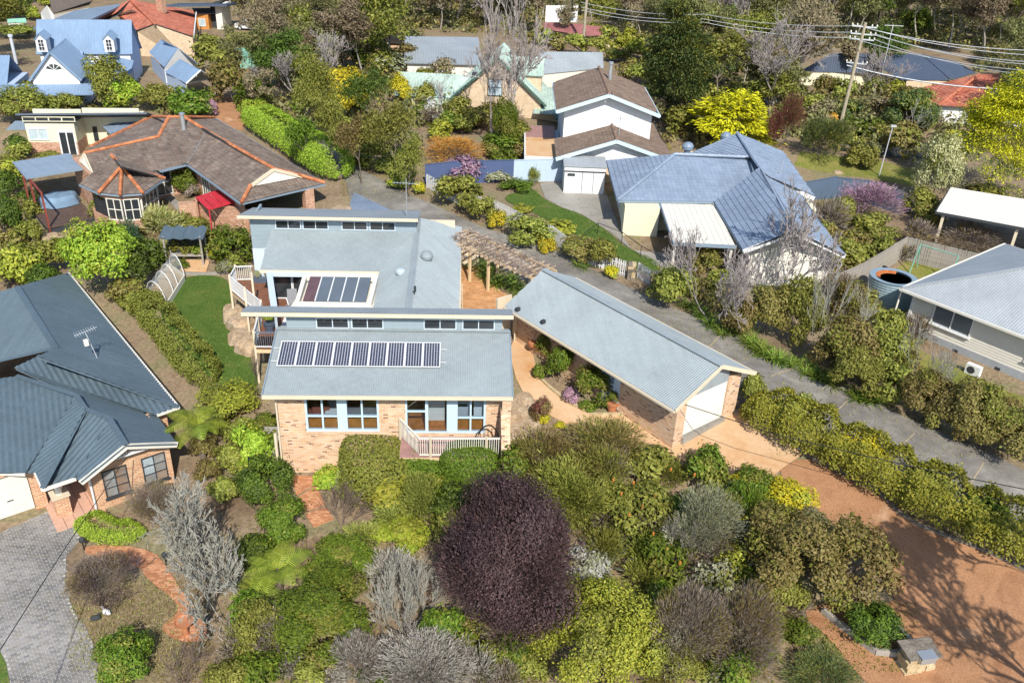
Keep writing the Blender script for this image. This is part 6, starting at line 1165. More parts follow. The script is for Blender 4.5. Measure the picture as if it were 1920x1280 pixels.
# style: leafy, fine, box, layer, twig
STY=dict(leafy=dict(lp=6.2,asp=.5,K=26,rc=.32,cov=1.7),broad=dict(lp=8.5,asp=.5,K=22,rc=.34,cov=1.5),tiny=dict(lp=4.8,asp=.55,K=34,rc=.3,cov=1.7),fine=dict(lp=9,asp=.16,K=30,rc=.36,cov=3.6),box=dict(lp=5,asp=.55,K=0,rc=0,cov=2.4),layer=dict(lp=8,asp=.3,K=60,rc=.3,cov=2.2),twig=dict(lp=11,asp=.13,K=34,rc=.38,cov=3.6),open=dict(lp=6.5,asp=.5,K=24,rc=.3,cov=1.15))
def crown(style,col,c,var=0):
    key=(style,col,c,var)
    if key in LIB: return LIB[key]
    s=STY[style]; rp_=CPX[c]; r=np.random.default_rng(abs(hash((style,c,var)))%9999 if False else (len(style)*131+c*17+var*7+sum(map(ord,style+col)))); lr=s['lp']/rp_*(.8 if c==0 else 1)
    n=int(min(34000,max(130,s['cov']*9.5/(lr*lr*max(.3,s['asp'])*.5*(2.2 if s['asp']<.2 else 1)))))
    if style=='box':
        d=unit(r.normal(size=(n,3))); d[:,2]=np.abs(d[:,2])*np.where(r.random(n)<.75,1,-1); p4=(np.abs(d)**3.4).sum(1,keepdims=True)**(-1/3.4); P=d*p4; nn=unit(np.sign(P)*np.abs(P)**2.4)
        ph=r.uniform(0,6,6); P=P*(1+.035*np.sin(P[:,:1]*5+ph[0])+.03*np.sin(P[:,1:2]*6+ph[1])+r.normal(0,.022,(n,1))); Nn=unit(nn+r.normal(0,.55,(n,3))); V=leafquads(P,Nn,lr*r.uniform(.7,1.25,n),s['asp'],None,r)
    else:
        K=max(7,int(s['K']*(.45,.6,.85,1.15,1.6)[c])); rc=s['rc']*(1.35,1.2,1.0,.86,.74)[c]
        cd_=unit(r.normal(size=(K,3))); cd_[:,2]=np.where(cd_[:,2]<-.35,-cd_[:,2],cd_[:,2]); rad=r.uniform(.55,.86,K)[:,None]; C=cd_*rad*(1-rc*.25)
        if c>=3 and style not in('layer','twig'): C=cd_*r.uniform(.42,.9,K)[:,None]
        if style=='layer': C[:,2]=np.round((C[:,2]*1.15-.1)*5)/5+r.normal(0,.03,K); C[:,:2]*=np.clip(1.15-.5*(C[:,2:3]+.4),.2,1.15)
        w_=r.uniform(.7,1.3,K); ci=r.choice(K,n,p=w_/w_.sum()); ld=unit(r.normal(size=(n,3))); rr=r.uniform(.55,1.05,(n,1)); cs=(w_[ci]**.5)[:,None]*rc
        sq=np.array([[1.25,1.25,.38]]) if style=='layer' else np.array([[1,1,.85]])
        sp=r.random((n,1))<.07; rr=np.where(sp,rr*r.uniform(1.1,1.75,(n,1)),rr)
        P=C[ci]+ld*rr*cs*sq; out=unit(P+1e-6); altm=r.random(K)<.24
        if style in('fine','twig'):
            Dd=unit(out*1.0+ld*.5+np.array([[0,0,.55]])+r.normal(0,.35,(n,3))); Nn=unit(np.cross(Dd,r.normal(size=(n,3)))); V=leafquads(P,Nn,lr*r.uniform(.6,1.3,n),s['asp'],Dd,r)
        elif style=='layer':
            Dd=unit(out*np.array([[1,1,.1]])+r.normal(0,.3,(n,3))); Nn=unit(np.array([[0,0,1.]])+r.normal(0,.35,(n,3))); V=leafquads(P,Nn,lr*r.uniform(.7,1.3,n),s['asp'],Dd,r)
        else:
            Nn=unit(out*.55+ld*.55+np.array([[0,0,.35]])+r.normal(0,.45,(n,3))); V=leafquads(P,Nn,lr*r.uniform(.65,1.3,n),s['asp'],None,r)
    me=quads('foliage',V,0,'leaf_'+col); LIB[key]=me
    if col in ALT and style!='box': me.materials.append(MATS['leaf_'+ALT[col]]); me.polygons.foreach_set('material_index',(altm[ci]&(r.random(n)<.8)|(r.random(n)<.08)).astype(np.int32))
    return me
def stem(c,mt='bark'):
    key=('stem',c,mt)
    if key not in LIB:
        A,B,ra,rb,lv,tp_,S_=skeleton(40+c,3,(3,4),.7,.2,.7,.4,.035); LIB[key]=segmesh('stem',A*np.array([1.5,1.5,.85]),B*np.array([1.5,1.5,.85]),ra,rb,mt)
    return LIB[key]
CATS={}
PLANTS=[]
def place(x0,y0,x1,y1,lift=0,flat=.35,tall=3.5):
    cx,cy=(x0+x1)/2,(y0+y1)/2; p=ground(cx,cy,.5)
    for _ in range(8):
        t=depth(p); v=(p-Vector((0,0,CAMZ))).normalized(); sd_=-v.z; cdl=math.sqrt(1-sd_*sd_); r_=(x1-x0)/2*t/FPX; hh=(y1-y0)/2*t/FPX
        c=math.sqrt(max(hh*hh-(r_*sd_)**2,(flat*r_*cdl)**2))/cdl; c=min(c,tall*r_); zc=lift+c*.8; g=Tz(p.x,p.y); p=at(cx,cy,g*.5+.5*(p.z-zc)+zc) if _<3 else at(cx,cy,g+zc)
    return p,r_,c,t
def shrub(style,col,x0,y0,x1,y1,label,cat='bush',name=None,group=None,lift=0,tall=3.5,rot=None):
    p,r_,c,t=place(x0,y0,x1,y1,lift,tall=tall); k=cls(max(x1-x0,y1-y0)/2); me=crown(style,col,k,len(PLANTS)%2)
    g=Tz(p.x,p.y); nm=name or cat.replace(' ','_'); o=bpy.data.objects.new(nm,None); COL.objects.link(o); o.location=(p.x,p.y,g-.05); tag(o,label,cat,group)
    f_=link('crown' if lift>.6 else 'foliage',me,o); f_.location=(0,0,p.z-g+.05); f_.scale=(r_*rng.uniform(1.06,1.16),r_*rng.uniform(1.04,1.18),c*1.1); f_.rotation_euler=(rng.normal(0,.06),rng.normal(0,.06),rng.uniform(0,6.28) if rot is None else rot)
    s_=link('trunk' if lift>.6 else 'stem',stem(k%2),o); s_.scale=(r_*.8,r_*.8,p.z-g+c*.35); s_.rotation_euler=(0,0,rng.uniform(0,6)); PLANTS.append(o); return o
# trees with limbs and separate leaf masses
TREE=dict(euc=dict(sk=dict(levels=4,kids=(2,3),spread=.55,up=.22,ratio=.72,trunk=.42,r0=.016),lp=5.6,asp=.32,rc=.12,bark='barkpale'),
 tree=dict(sk=dict(levels=4,kids=(3,4),spread=.75,up=.2,ratio=.7,trunk=.26,r0=.02),lp=5.6,asp=.5,rc=.15,bark='bark'),
 wispy=dict(sk=dict(levels=4,kids=(2,3),spread=.6,up=.3,ratio=.75,trunk=.4,r0=.014,lean=.25),lp=5,asp=.3,rc=.1,bark='barkpale'))
def treelib(kind,col,c,var):
    key=('T',kind,col,c,var)
    if key in LIB: return LIB[key]
    s=TREE[kind]; hp=(46,84,140,220)[c]; r=np.random.default_rng(900+var*13+c); A,B,ra,rb,lv,tips,S_=skeleton(300+var*7+len(kind),**s['sk'])
    tk=('K',kind,c,var)
    if tk not in LIB: m_=lv<3; LIB[tk]=segmesh('trunk',A[m_],B[m_],ra[m_]*1.0,rb[m_],s['bark'],4)
    lr=s['lp']/hp; K=len(tips); per=int(min(24000,(1.7/(lr*lr*max(.3,s['asp'])*.5)))/K); per=max(14,per)
    w_=r.uniform(.6,1.35,K); C=np.repeat(tips,per,0); n=len(C); ld=unit(r.normal(size=(n,3))); P=C+ld*r.uniform(.4,1.05,(n,1))*s['rc']*np.repeat(w_,per)[:,None]*np.array([[1.05,1.05,.62]])
    Nn=unit(ld*.6+np.array([[0,0,.4]])+r.normal(0,.5,(n,3))); LIB[key]=quads('crown',leafquads(P,Nn,lr*r.uniform(.65,1.35,n),s['asp'],None,r),0,'leaf_'+col); return LIB[key]
def tree(kind,col,x0,y0,x1,y1,label,cat='tree',name=None,group=None,pos=None,size=None):
    if pos is None:
        p=ground((x0+x1)/2,y1); t=depth(p); r_=(x1-x0)*t/FPX; v=(p-Vector((0,0,CAMZ))).normalized(); h=(y1-y0)*t/FPX/math.sqrt(1-v.z*v.z)*.97
    else: p=Vector((*pos,Tz(*pos))); r_,h=size; t=depth(p)
    c=0 if h*FPX/t<62 else 1 if h*FPX/t<110 else 2 if h*FPX/t<180 else 3; var=int(rng.integers(0,4)); me=treelib(kind,col,c,var); o=bpy.data.objects.new(name or {'euc':'eucalypt_tree','tree':'leafy_tree','wispy':'wispy_tree'}[kind],None); COL.objects.link(o); o.location=p-Vector((0,0,.1)); o.rotation_euler=(0,0,rng.uniform(0,6.28)); tag(o,label,cat,group)
    for nm,m_ in (('trunk',LIB[('K',kind,c,var)]),('crown',me)): q=link(nm,m_,o); q.scale=(r_*.98,r_*.98,h)
    PLANTS.append(o); return o
def bare(col,x0,y0,x1,y1,label,cat='bare tree',name='bare_tree',multi=1,levels=6,seed=0,spread=.55,up=.22,trunk=.3,r0=.022,kids=(2,3),group=None,ratio=.7,fuzz=None):
    twigcol={'lichen':'greytwig','twiggrey':'greytwig'}.get(col,'browntwig'); p=ground((x0+x1)/2,y1-(y1-y0)*.06); t=depth(p); v=(p-Vector((0,0,CAMZ))).normalized(); w_=(x1-x0)*t/FPX; h=max(.4,((y1-y0)*t/FPX-w_*.35*-v.z)/math.sqrt(1-v.z*v.z))
    key=('B',col,multi,levels,seed,spread,up,trunk,kids,ratio)
    if key not in LIB:
        A,B,ra,rb,lv,tips,S_=skeleton(700+seed,levels,kids,spread,up,ratio,trunk,r0,multi,.16); q_=(.018 if multi<3 else .007)/(ra.max()*S_[2]); ra=ra*q_; rb=rb*q_; m0=lv<2; mn=.0022 if multi<5 else .0022
        LIB[key]=(segmesh('trunk',A[m0],B[m0],np.maximum(ra[m0]*S_[2],mn),np.maximum(rb[m0]*S_[2],mn),col,5),segmesh('twigs',A[~m0],B[~m0],np.maximum(ra[~m0]*S_[2],mn),np.maximum(rb[~m0]*S_[2],mn),col,3))
    o=bpy.data.objects.new(name,None); COL.objects.link(o); o.location=p-Vector((0,0,.08)); o.rotation_euler=(0,0,rng.uniform(0,6.28)); tag(o,label,cat,group)
    for nm,m_ in zip(('trunk','twigs'),LIB[key]): q=link(nm,m_,o); q.scale=(w_,w_,h)
    if fuzz: q=link('leaves',crown('twig',fuzz,3),o); q.scale=(w_*.45,w_*.45,h*.4); q.location=(0,0,h*.6)
    PLANTS.append(o); return o
# strap leaved clumps, ferns
def strapmesh(key,col,n,L,wd,stiff,seed=0):
    if key in LIB: return LIB[key]
    r=np.random.default_rng(seed); V=[];F=[]
    for i in range(n):
        a=r.uniform(0,6.28); l=L*r.uniform(.7,1.15); e=r.uniform(.5,1.35); d=np.array([math.cos(a),math.sin(a)]); s_=np.array([-d[1],d[0]]); p=np.array([*(d*.04),0.]); k=len(V)
        for j in range(5):
            w_=wd*(.7,1,.9,.6,.05)[j]; V+=[(p[0]-s_[0]*w_,p[1]-s_[1]*w_,p[2]),(p[0]+s_[0]*w_,p[1]+s_[1]*w_,p[2])]; ee=e-j*(1-stiff)*.55; p=p+np.array([d[0]*math.cos(ee),d[1]*math.cos(ee),math.sin(ee)])*l/4
        F+=[(k+2*j,k+2*j+1,k+2*j+3,k+2*j+2) for j in range(4)]
    LIB[key]=indexed('leaves',V,F,'leaf_'+col); return LIB[key]
def strap(px,py,s,label,cat='agapanthus',name='agapanthus',col='agap',n=34,stiff=.35,group=None,wd=.028,var=0,p=None):
    p=ground(px,py) if p is None else p; o=link(name,strapmesh((col,n,stiff,wd,var),col,n,1.0,wd,stiff,var),None,None,label,cat,group); o.location=p; o.scale=(s,s,s); o.rotation_euler=(0,0,rng.uniform(0,6.28)); return o
def frondmesh(var):
    key=('frond',var)
    if key in LIB: return LIB[key]
    V=[];F=[]; n=24; p=np.array([0,0,0.]); e=.85+.12*var; P=[]
    for j in range(n+1): P.append(p.copy()); ee=e-1.75*j/n; p=p+np.array([math.cos(ee),0,math.sin(ee)])/n
    for j in range(2,n):
        l=.24*math.sin(math.pi*(j/n)**.75)+.02; 
        for s_ in (-1,1):
            a=P[j]; k=len(V); t=(P[min(j+1,n)]-P[j-1]); t=t/np.linalg.norm(t); tip=a+np.array([0,s_*l,-.22*l])+t*l*.35; w_=t*.0145; V+=[a-w_,a+w_,tip+w_*.5,tip-w_*.5]; F.append((k,k+1,k+2,k+3))
    LIB[key]=indexed('frond',V,F,'leaf_fern'); return LIB[key]
def fern(px,py,s,h,label,n=13):
    p=at(px,py,0); 
    for _ in range(6): p=at(px,py,Tz(p.x,p.y)+h)
    g=Tz(p.x,p.y); o=thing('tree_fern',label,'tree fern',(p.x,p.y,g)); MB().tube([(0,0,-.2),(0,0,h)],[.16,.13],8).build('trunk','bark',o)
    for i in range(n):
        f_=link('frond',frondmesh(i%3),o); f_.location=(0,0,h); f_.rotation_euler=(rng.normal(0,.12),rng.normal(0,.1),6.283*i/n+rng.normal(0,.12)); k=s*rng.uniform(.85,1.1); f_.scale=(k,k,k)
    PLANTS.append(o); return o
def hedge(col,pts,wd,h,label,style='box',cat='hedge',name='hedge',lp=.11,rough=.05):
    pts=list(pts)
    for _ in range(2): pts=[pts[0]]+[(a[0]*k+b[0]*(1-k),a[1]*k+b[1]*(1-k)) for a,b in zip(pts,pts[1:]) for k in (.75,.25)]+[pts[-1]]
    P=[ground(*q) for q in pts]; seg=[(a,b,(b-a).to_2d().length) for a,b in zip(P,P[1:])]; tot=sum(s[2] for s in seg); n=int(min(42000,tot*(wd+2*h)/(lp*lp*.55*.5)*1.5)); r=np.random.default_rng(len(PLANTS)+5)
    u=r.uniform(0,tot,n); cum=np.cumsum([0]+[s[2] for s in seg]); i=np.clip(np.searchsorted(cum,u)-1,0,len(seg)-1); A=np.array([tuple(s[0].to_2d()) for s in seg]); B=np.array([tuple(s[1].to_2d()) for s in seg]); f_=((u-cum[i])/np.array([s[2] for s in seg])[i])[:,None]; Q=A[i]*(1-f_)+B[i]*f_; d=unit(B[i]-A[i]); nn=np.stack([-d[:,1],d[:,0]],1)
    a=r.uniform(.03,math.pi-.03,n); cx=np.sign(np.cos(a))*np.abs(np.cos(a))**.45; cz=np.sign(np.sin(a))*np.abs(np.sin(a))**.45
    lump=1+rough*(np.sin(u*2.1+1)+np.sin(u*5.3)+np.sin(u*3.3+cx*3))+r.normal(0,rough*.6,n); endf=np.minimum(1,np.minimum(u,tot-u)/(wd*.45)); endf=np.sqrt(np.clip(endf,.05,1))
    XY=Q+nn*(cx*wd/2*lump*endf)[:,None]; z=T(XY[:,0],XY[:,1])+np.maximum(.02,h*(.12+.88*np.clip(cz,-.1,1)*lump*endf)); Pn=np.stack([XY[:,0],XY[:,1],z],1); Nn=unit(np.stack([nn[:,0]*cx,nn[:,1]*cx,np.clip(cz,0,1)+.2],1)+r.normal(0,.8,(n,3))); Pn=Pn+r.normal(0,.045,(n,3))
    o0=P[0]; me=quads('foliage',leafquads(Pn-np.array(tuple(o0)),Nn,lp*r.uniform(.7,1.3,n),.55,None,r),0,'leaf_'+col); o=link(name,me,None,None,label,cat); o.location=o0; PLANTS.append(o); return o
# ---------------------------------------------------------------- front garden plants
# (leaf style, leaf colour, box in the photograph, description)
for a in [
 ('leafy','green',500,1065,705,1235,'largest rounded dark green shrub at the bottom of the front garden'),
 ('leafy','green',565,1003,705,1110,'domed glossy green shrub below the terracotta slabs'),
 ('leafy','green',470,1125,585,1215,'spreading green shrub left of the large rounded dark green shrub'),
 ('leafy','dark',445,1000,520,1075,'small dark green shrub between the bare grey tree and tree fern'),
 ('open','olive',430,1130,530,1250,'loose light green shrub with pink flowers at the bottom'),
 ('leafy','green',170,1180,288,1290,'round olive green shrub at the bottom edge beside the stamped driveway'),
 ('leafy','dark',448,850,552,965,'dense dark green hedge bush left of the brick wall corner'),
 ('leafy','lime',432,790,512,880,'bright lime bush above the dark green hedge bush'),
 ('leafy','green',478,930,585,1040,'dark green bush beside the upper terracotta slabs'),
 ('leafy','yellowgreen',362,712,488,800,'yellow green spreading shrub at the lower end of the lawn'),
 ('box','olive',648,828,785,935,'clipped dome of yellowish green hedge against the brick wall'),
 ('box','green',750,845,850,925,'clipped rounded hedge below the balcony railing'),
 ('box','green',835,835,932,920,'clipped square topped hedge below the right end of the balcony'),
 ('leafy','dark',728,800,772,862,'small upright camellia at the left end of the balcony'),
 ('broad','green',672,812,720,852,'small big leaved plant against the brick wall under the window'),
 ('leafy','lime',585,868,680,925,'low bright green plants at the foot of the brick wall'),
 ('broad','yellowgreen',690,890,785,975,'yellow tipped shrub right of the bare brown twigs'),
 ('broad','lime',690,960,800,1030,'bright yellow green shrub above the domed glossy shrub'),
 ('fine','olivefine',752,878,828,1000,'soft fine leaved olive bush left of the glossy grey green shrub'),
 ('broad','dark',812,900,905,1010,'glossy grey green shrub above the purple tree'),
 ('leafy','dark',780,915,850,965,'small dark shrub between the clipped hedges'),
 ('fine','olive',880,1195,1015,1300,'feathery olive shrub below the purple tree at the bottom edge'),
 ('tiny','yellowgreen',1000,1085,1236,1315,'large yellow green shrub at the bottom centre'),
 ('leafy','dark',1065,1075,1170,1160,'dark green shrub behind the large yellow green shrub'),
 ('tiny','white',1058,1025,1145,1105,'white flowering bush at the right of the purple tree'),
 ('fine','brownolive',945,800,1085,915,'brown olive feathery grevillea below the cracked rock'),
 ('fine','brownolive',1060,780,1210,895,'brown olive feathery grevillea covering the edge of the orange path'),
 ('fine','olive',1000,860,1165,1005,'wide olive feathery grevillea between purple tree and banksia'),
 ('fine','brownolive',1090,830,1180,930,'small brown feathery grevillea at the middle of the group'),
 ('fine','olive',930,865,1040,945,'olive feathery bush beside the purple tree top'),
 ('tiny','grey',1015,895,1095,945,'silver grey low foliage among the feathery grevilleas'),
 ('broad','olive',1130,895,1260,1015,'leathery green banksia with orange flower heads left of the grey bush'),
 ('broad','green',1185,985,1300,1095,'dark leathery green bush below the orange flowered banksia'),
 ('broad','olive',1180,835,1275,915,'open banksia sprigs at the edge of the orange concrete apron'),
 ('open','green',1290,828,1355,905,'upright green sprigs in front of the orange apron'),
 ('open','green',1380,868,1450,930,'green sprigs at the corner of the orange apron'),
 ('fine','grey',1240,915,1385,1085,'pale grey needle leaved bush in the middle of the front shrubbery'),
 ('tiny','yellow',1370,885,1432,935,'small yellow flowering wattle below the orange apron'),
 ('tiny','yellow',1438,892,1530,962,'yellow flowering wattle at the edge of the gravel'),
 ('fine','green',1375,915,1455,1010,'fine green bush between the two yellow wattles'),
 ('tiny','yellowgreen',1325,1010,1415,1095,'yellow green flowering bush below the pale grey bush'),
 ('tiny','yellow',1362,950,1402,1005,'narrow yellow blossom at the right side of the grey bush'),
 ('open','brownolive',1395,955,1600,1165,'large sparse olive brown shrub beside the gravel drive'),
 ('open','euc',1440,945,1560,1050,'olive shrub at the top of the sparse brown shrub'),
 ('open','brownolive',1525,975,1692,1140,'thin leaved brown shrub leaning over the gravel'),
 ('open','olive',1410,1060,1520,1165,'olive shrub left of the narrow timber edged bed'),
 ('leafy','dark',1585,1125,1690,1215,'low dark green plants in the narrow timber edged bed'),
 ('leafy','green',1478,1160,1532,1212,'small bright green shrub at the left of the timber edging'),
 ('fine','conifer',1480,1225,1610,1310,'dark conifer shrub at the bottom edge below the gravel bed'),
 ('leafy','green',1318,1230,1360,1290,'small green shrub among the brown twigs at the bottom'),
 ('open','olive',1180,1180,1260,1290,'sparse dark olive shrub right of the large yellow green shrub'),
]: shrub(*a)
for a in [
 ('lichen',268,872,522,1150,'pale lichen grey bare tree beside the terracotta path','bare tree','bare_tree',6,7,1,.55,.16,.17),
 ('twigpurple',126,1025,268,1140,'round purple brown twiggy bush beside the stamped driveway','bare shrub','bare_shrub',9,5,2,.6,.15,.2,'browntwig'),
 ('twigbrown',228,890,345,975,'brown bare shrub below the windows of the left house','bare shrub','bare_shrub',7,5,3,.6,.1,.22,'browntwig'),
 ('twigbrown',285,1185,405,1290,'brown bare shrub at the bottom left beside the bird bath','bare shrub','bare_shrub',8,5,4,.55,.15,.25),
 ('twigbrown',585,880,705,1005,'brown bare hydrangea stems over the terracotta slabs','bare shrub','bare_shrub',7,5,5,.4,.25,.28),
 ('lichen',690,1010,830,1200,'silver grey lichened bare shrub left of the purple tree','bare shrub','bare_shrub',9,6,6,.4,.3,.26),
 ('twiggrey',680,1170,905,1310,'tangled grey bare shrub at the bottom left of the purple tree','bare shrub','bare_shrub',6,6,7,.7,.05,.22,'greytwig'),
 ('twiggrey',1235,930,1345,1060,'bare grey twigs rising through the pale grey bush','bare shrub','bare_shrub',5,5,8,.5,.2,.25),
]: bare(a[0],*a[1:5],a[5],a[6],a[7],a[8],a[9],a[10],a[11],a[12],a[13],fuzz=a[14] if len(a)>14 else None)
pt_=shrub('tiny','purple',818,905,1088,1218,'large dense dark purple tree at the bottom centre','tree',name='purple_tree',lift=.5)
for q in list(COL.objects):
    if q.parent==pt_ and q.data==crown('tiny','purple',4,(len(PLANTS)-1)%2): c_=q.copy(); COL.objects.link(c_); c_.rotation_euler=(0,0,2.1); c_.scale=q.scale*.97; c2_=q.copy(); COL.objects.link(c2_); c2_.rotation_euler=(0,0,4.3); c2_.scale=q.scale*.86; q2_=link('twigs',crown('twig','purple',4,0),pt_); q2_.location=q.location; q2_.scale=q.scale*.98; break
for a in [(1215,1085,1350,1300,'grey brown twiggy shrub at the bottom right of the yellow green shrub'),(1310,1100,1460,1300,'wide grey brown twiggy shrub left of the timber edging'),(1140,1130,1240,1230,'small grey brown twiggy shrub behind the yellow green shrub')]: shrub('twig','browntwig',*a[:4],a[4],'twiggy shrub')
shrub('twig','greytwig',690,1030,800,1130,'pale grey twiggy shrub above the tangled grey shrub','twiggy shrub')
for x,y in ((1150,900),(1165,925),(1188,905),(1205,950),(1228,930),(1180,965),(1258,880),(1302,890),(1225,1000),(1250,1030),(1275,1055)):
    p=ground(x,y+18); p.z+=1.5; o=thing('banksia_flower','orange banksia flower spike on the leathery green bushes','flower',tuple(at(x,y,p.z)),group='orange banksia flowers'); MB().lathe([(.015,-.1),(.045,-.05),(.05,.05),(.02,.11)],n=8).build('spike','orangewood',o)
strap(1140,1062,1.5,'spiky grey flax clump beside the white flowering bush','flax','flax','grey',26,.85,None,.04)
strap(1165,1040,1.1,'second spiky flax clump behind the white flowering bush','flax','flax','bluegreen',22,.85,None,.04,1)
fern(372,800,1.9,1.9,'large golden green tree fern at the corner of the left house',10); fern(520,1070,1.7,1.2,'golden green tree fern beside the pale bare tree',9); fern(478,1110,1.2,.9,'smaller golden fern below the other tree fern',8)
hedge('lime',[(160,978),(182,1000),(212,1012),(245,1010),(272,1000)],1.25,.7,'low clipped lime hedge curving in front of the porch',lp=.07,rough=.02)
# right hand hedge between the drives
hedge('hedgeyellow',[(1392,778),(1440,800),(1500,832),(1560,862),(1620,895),(1700,940),(1800,988),(1960,1062)],2.5,1.75,'long yellowish green hedge between the gravel drive and the shared driveway',lp=.13,rough=.07)
shrub('broad','yellow',1562,808,1658,892,'bright yellow bush in the long hedge between the drives',tall=1.4)
for a in [(1384,702,1440,770,'olive','pale olive bush at the garage end of the long hedge'),(1452,735,1540,815,'olive','olive bush growing through the upper part of the long hedge'),(1690,880,1790,965,'olive','olive bush in the middle of the lower hedge'),(1800,925,1890,1010,'green','green bush in the hedge near the right edge')]: shrub('leafy',a[4],*a[:4],a[5],tall=1.4)
# agapanthus along the shared driveway
k_=0
for (xa,ya),(xb,yb),n_ in (((1290,578),(1372,632),13),((1390,632),(1462,690),12),((1482,682),(1530,706),6),((1540,712),(1562,722),3),((1602,738),(1634,758),5)):
    for i in range(n_):
        f_=i/max(1,n_-1); x=xa+(xb-xa)*f_+rng.normal(0,4); y=ya+(yb-ya)*f_+rng.normal(0,5); strap(x,y,rng.uniform(.85,1.1),'bright green strappy agapanthus on the bank of the shared driveway',group='agapanthus along the shared driveway',var=k_%3); k_+=1
for i in range(26):
    f_=i/25; x=884+(985-884)*f_+rng.normal(0,6); y=492+(560-492)*f_+rng.normal(0,6); strap(x,y,rng.uniform(.8,1.05),'strappy agapanthus in the bed under the bare vine pergola',group='agapanthus under the pergola',var=i%3)
for x,y,l_ in ((1082,500,'agapanthus clump at the foot of the picket fence bank'),(1095,506,'agapanthus clump above the brick path by the gate')): strap(x,y,.8,l_)
strap(448,500,1.0,'yellowish strappy grass clump beside the pale rear wall','grass clump','grass_clump','lime',40,.3); strap(462,492,1.0,'green strappy clump against the corner of the rear wall','grass clump','grass_clump','straw',40,.3)
# garage bed
for a in [('leafy','green',1003,626,1046,684,'upright dark bush at the house end of the garage bed'),('tiny','green',1022,646,1076,728,'first clipped round bush in the garage bed'),('tiny','green',1076,683,1152,764,'largest clipped round bush in the garage bed'),('broad','dark',1068,650,1108,700,'dark leafy bush against the garage wall'),('leafy','green',1000,678,1024,716,'low green plant at the bend of the garage bed'),('tiny','pink',1054,724,1090,758,'low pink flowering plant at the edge of the garage bed'),('leafy','green',1088,748,1120,775,'low green ground cover near the terracotta pot'),('leafy','rust',996,742,1036,800,'small red leaved shrub between the rocks and the path'),('tiny','yellow',1010,775,1032,798,'small yellow cushion plant beside the red leaved shrub'),('tiny','yellow',1040,790,1062,806,'small yellow flower clump above the grevillea')]: shrub(*a)
o=link('shrub_leaves',crown('leafy','lime',1),DECKPOT); o.location=(0,0,.85); o.scale=(.42,.42,.45)
o=link('shrub_leaves',crown('leafy','green',1),POT1); o.location=(0,0,.75); o.scale=(.36,.36,.38)
p=thing('planter_box','dark planter box with two small grey shrubs by the rear wall','planter',tuple(hw(-3.4,16.2,2.7)),4); MB().box(-.6,.6,-.16,.16,0,.3).build('box','potblue',p)
for x in (-.3,.3): o=link('shrub_leaves',crown('leafy','grey',0),p); o.location=(x,0,.5); o.scale=(.22,.22,.32)
# ---------------------------------------------------------------- left side and lawn
hedge('olive',[(262,575),(285,598),(320,640),(360,690),(398,728)],1.8,1.3,'long rough olive hedge between the left house and the lawn',lp=.12,rough=.09)
for a in [('leafy','lime',122,408,252,548,'large bright lime green tree behind the left roof',1.0),('fine','bluegreen',214,412,258,475,'blue green conifer shrub behind the lime tree',0),('leafy','dark',222,470,282,545,'dark green small tree left of the netted bed',.7),('leafy','dark',240,445,308,515,'dark shrub beside the timber arbour',0),('leafy','green',395,423,472,505,'dark green shrub right of the timber arbour',0),('tiny','yellow',390,466,416,492,'small yellow flowering shrub at the arbour',0),('tiny','grey',408,486,440,518,'round grey lavender ball at the lawn edge',0),('fine','straw',252,388,345,455,'pale yellow grasses below the bay window',0),('leafy','olive',300,405,352,442,'olive shrub in front of the entry path',0),('leafy','olive',335,408,392,442,'low olive shrub below the brick garden wall',0),('leafy','yellowgreen',-15,458,72,545,'yellow green bush cut by the left edge',0),('leafy','olive',52,452,130,525,'dark olive bush behind the left roof',0),('open','orange',100,455,125,478,'orange leaved plant between the bush and lime tree',0),('leafy','lime',95,445,125,465,'small bright lime plant above the left roof',0),('leafy','yellowgreen',-5,298,46,348,'golden round bush behind the dark patio',0),('leafy','dark',-25,350,38,470,'tall dark shrub at the left edge beside the bare bank',0),('leafy','rust',8,405,48,448,'red leaved shrub on the bare bank',0),('leafy','green',14,438,52,470,'small green ball shrub on the bare bank',0),('leafy','green',322,310,372,368,'dark leafy camellia in the courtyard of the tiled house',0),('tiny','browntwig',340,340,375,372,'brown twiggy shrub in front of the camellia',0),('leafy','olive',165,375,192,412,'small green shrub at the deck corner',0),('open','brownolive',200,520,275,580,'loose bush at the top of the olive hedge',0),('leafy','olive',225,540,290,590,'olive bush at the lawn end of the hedge',0)]: shrub(*a[:7],lift=a[7])
bare('twigbrown',230,340,305,418,'small bare tree in front of the bay window','bare tree','bare_tree',4,5,11,.5,.2,.3); bare('twigbrown',405,400,485,480,'bare twiggy shrub at the corner of the back block','bare shrub','bare_shrub',5,5,12,.55,.2,.28); bare('twigbrown',460,655,500,725,'bare bushy stems under the end of the timber deck','bare shrub','bare_shrub',6,5,13,.4,.25,.3)
for a in ((60,378,'thin bare stems in front of the dark patio'),(150,405,'bare stems at the right of the dark patio')): bare('twigbrown',a[0]-20,a[1]-30,a[0]+40,a[1]+20,a[2],'bare shrub','bare_shrub',6,4,14,.4,.3,.4)
hedge('lime',[(478,232),(520,262),(570,292),(615,318),(640,342)],3.4,2.1,'tall clipped lime hedge beside the shared driveway',lp=.14,rough=.025)
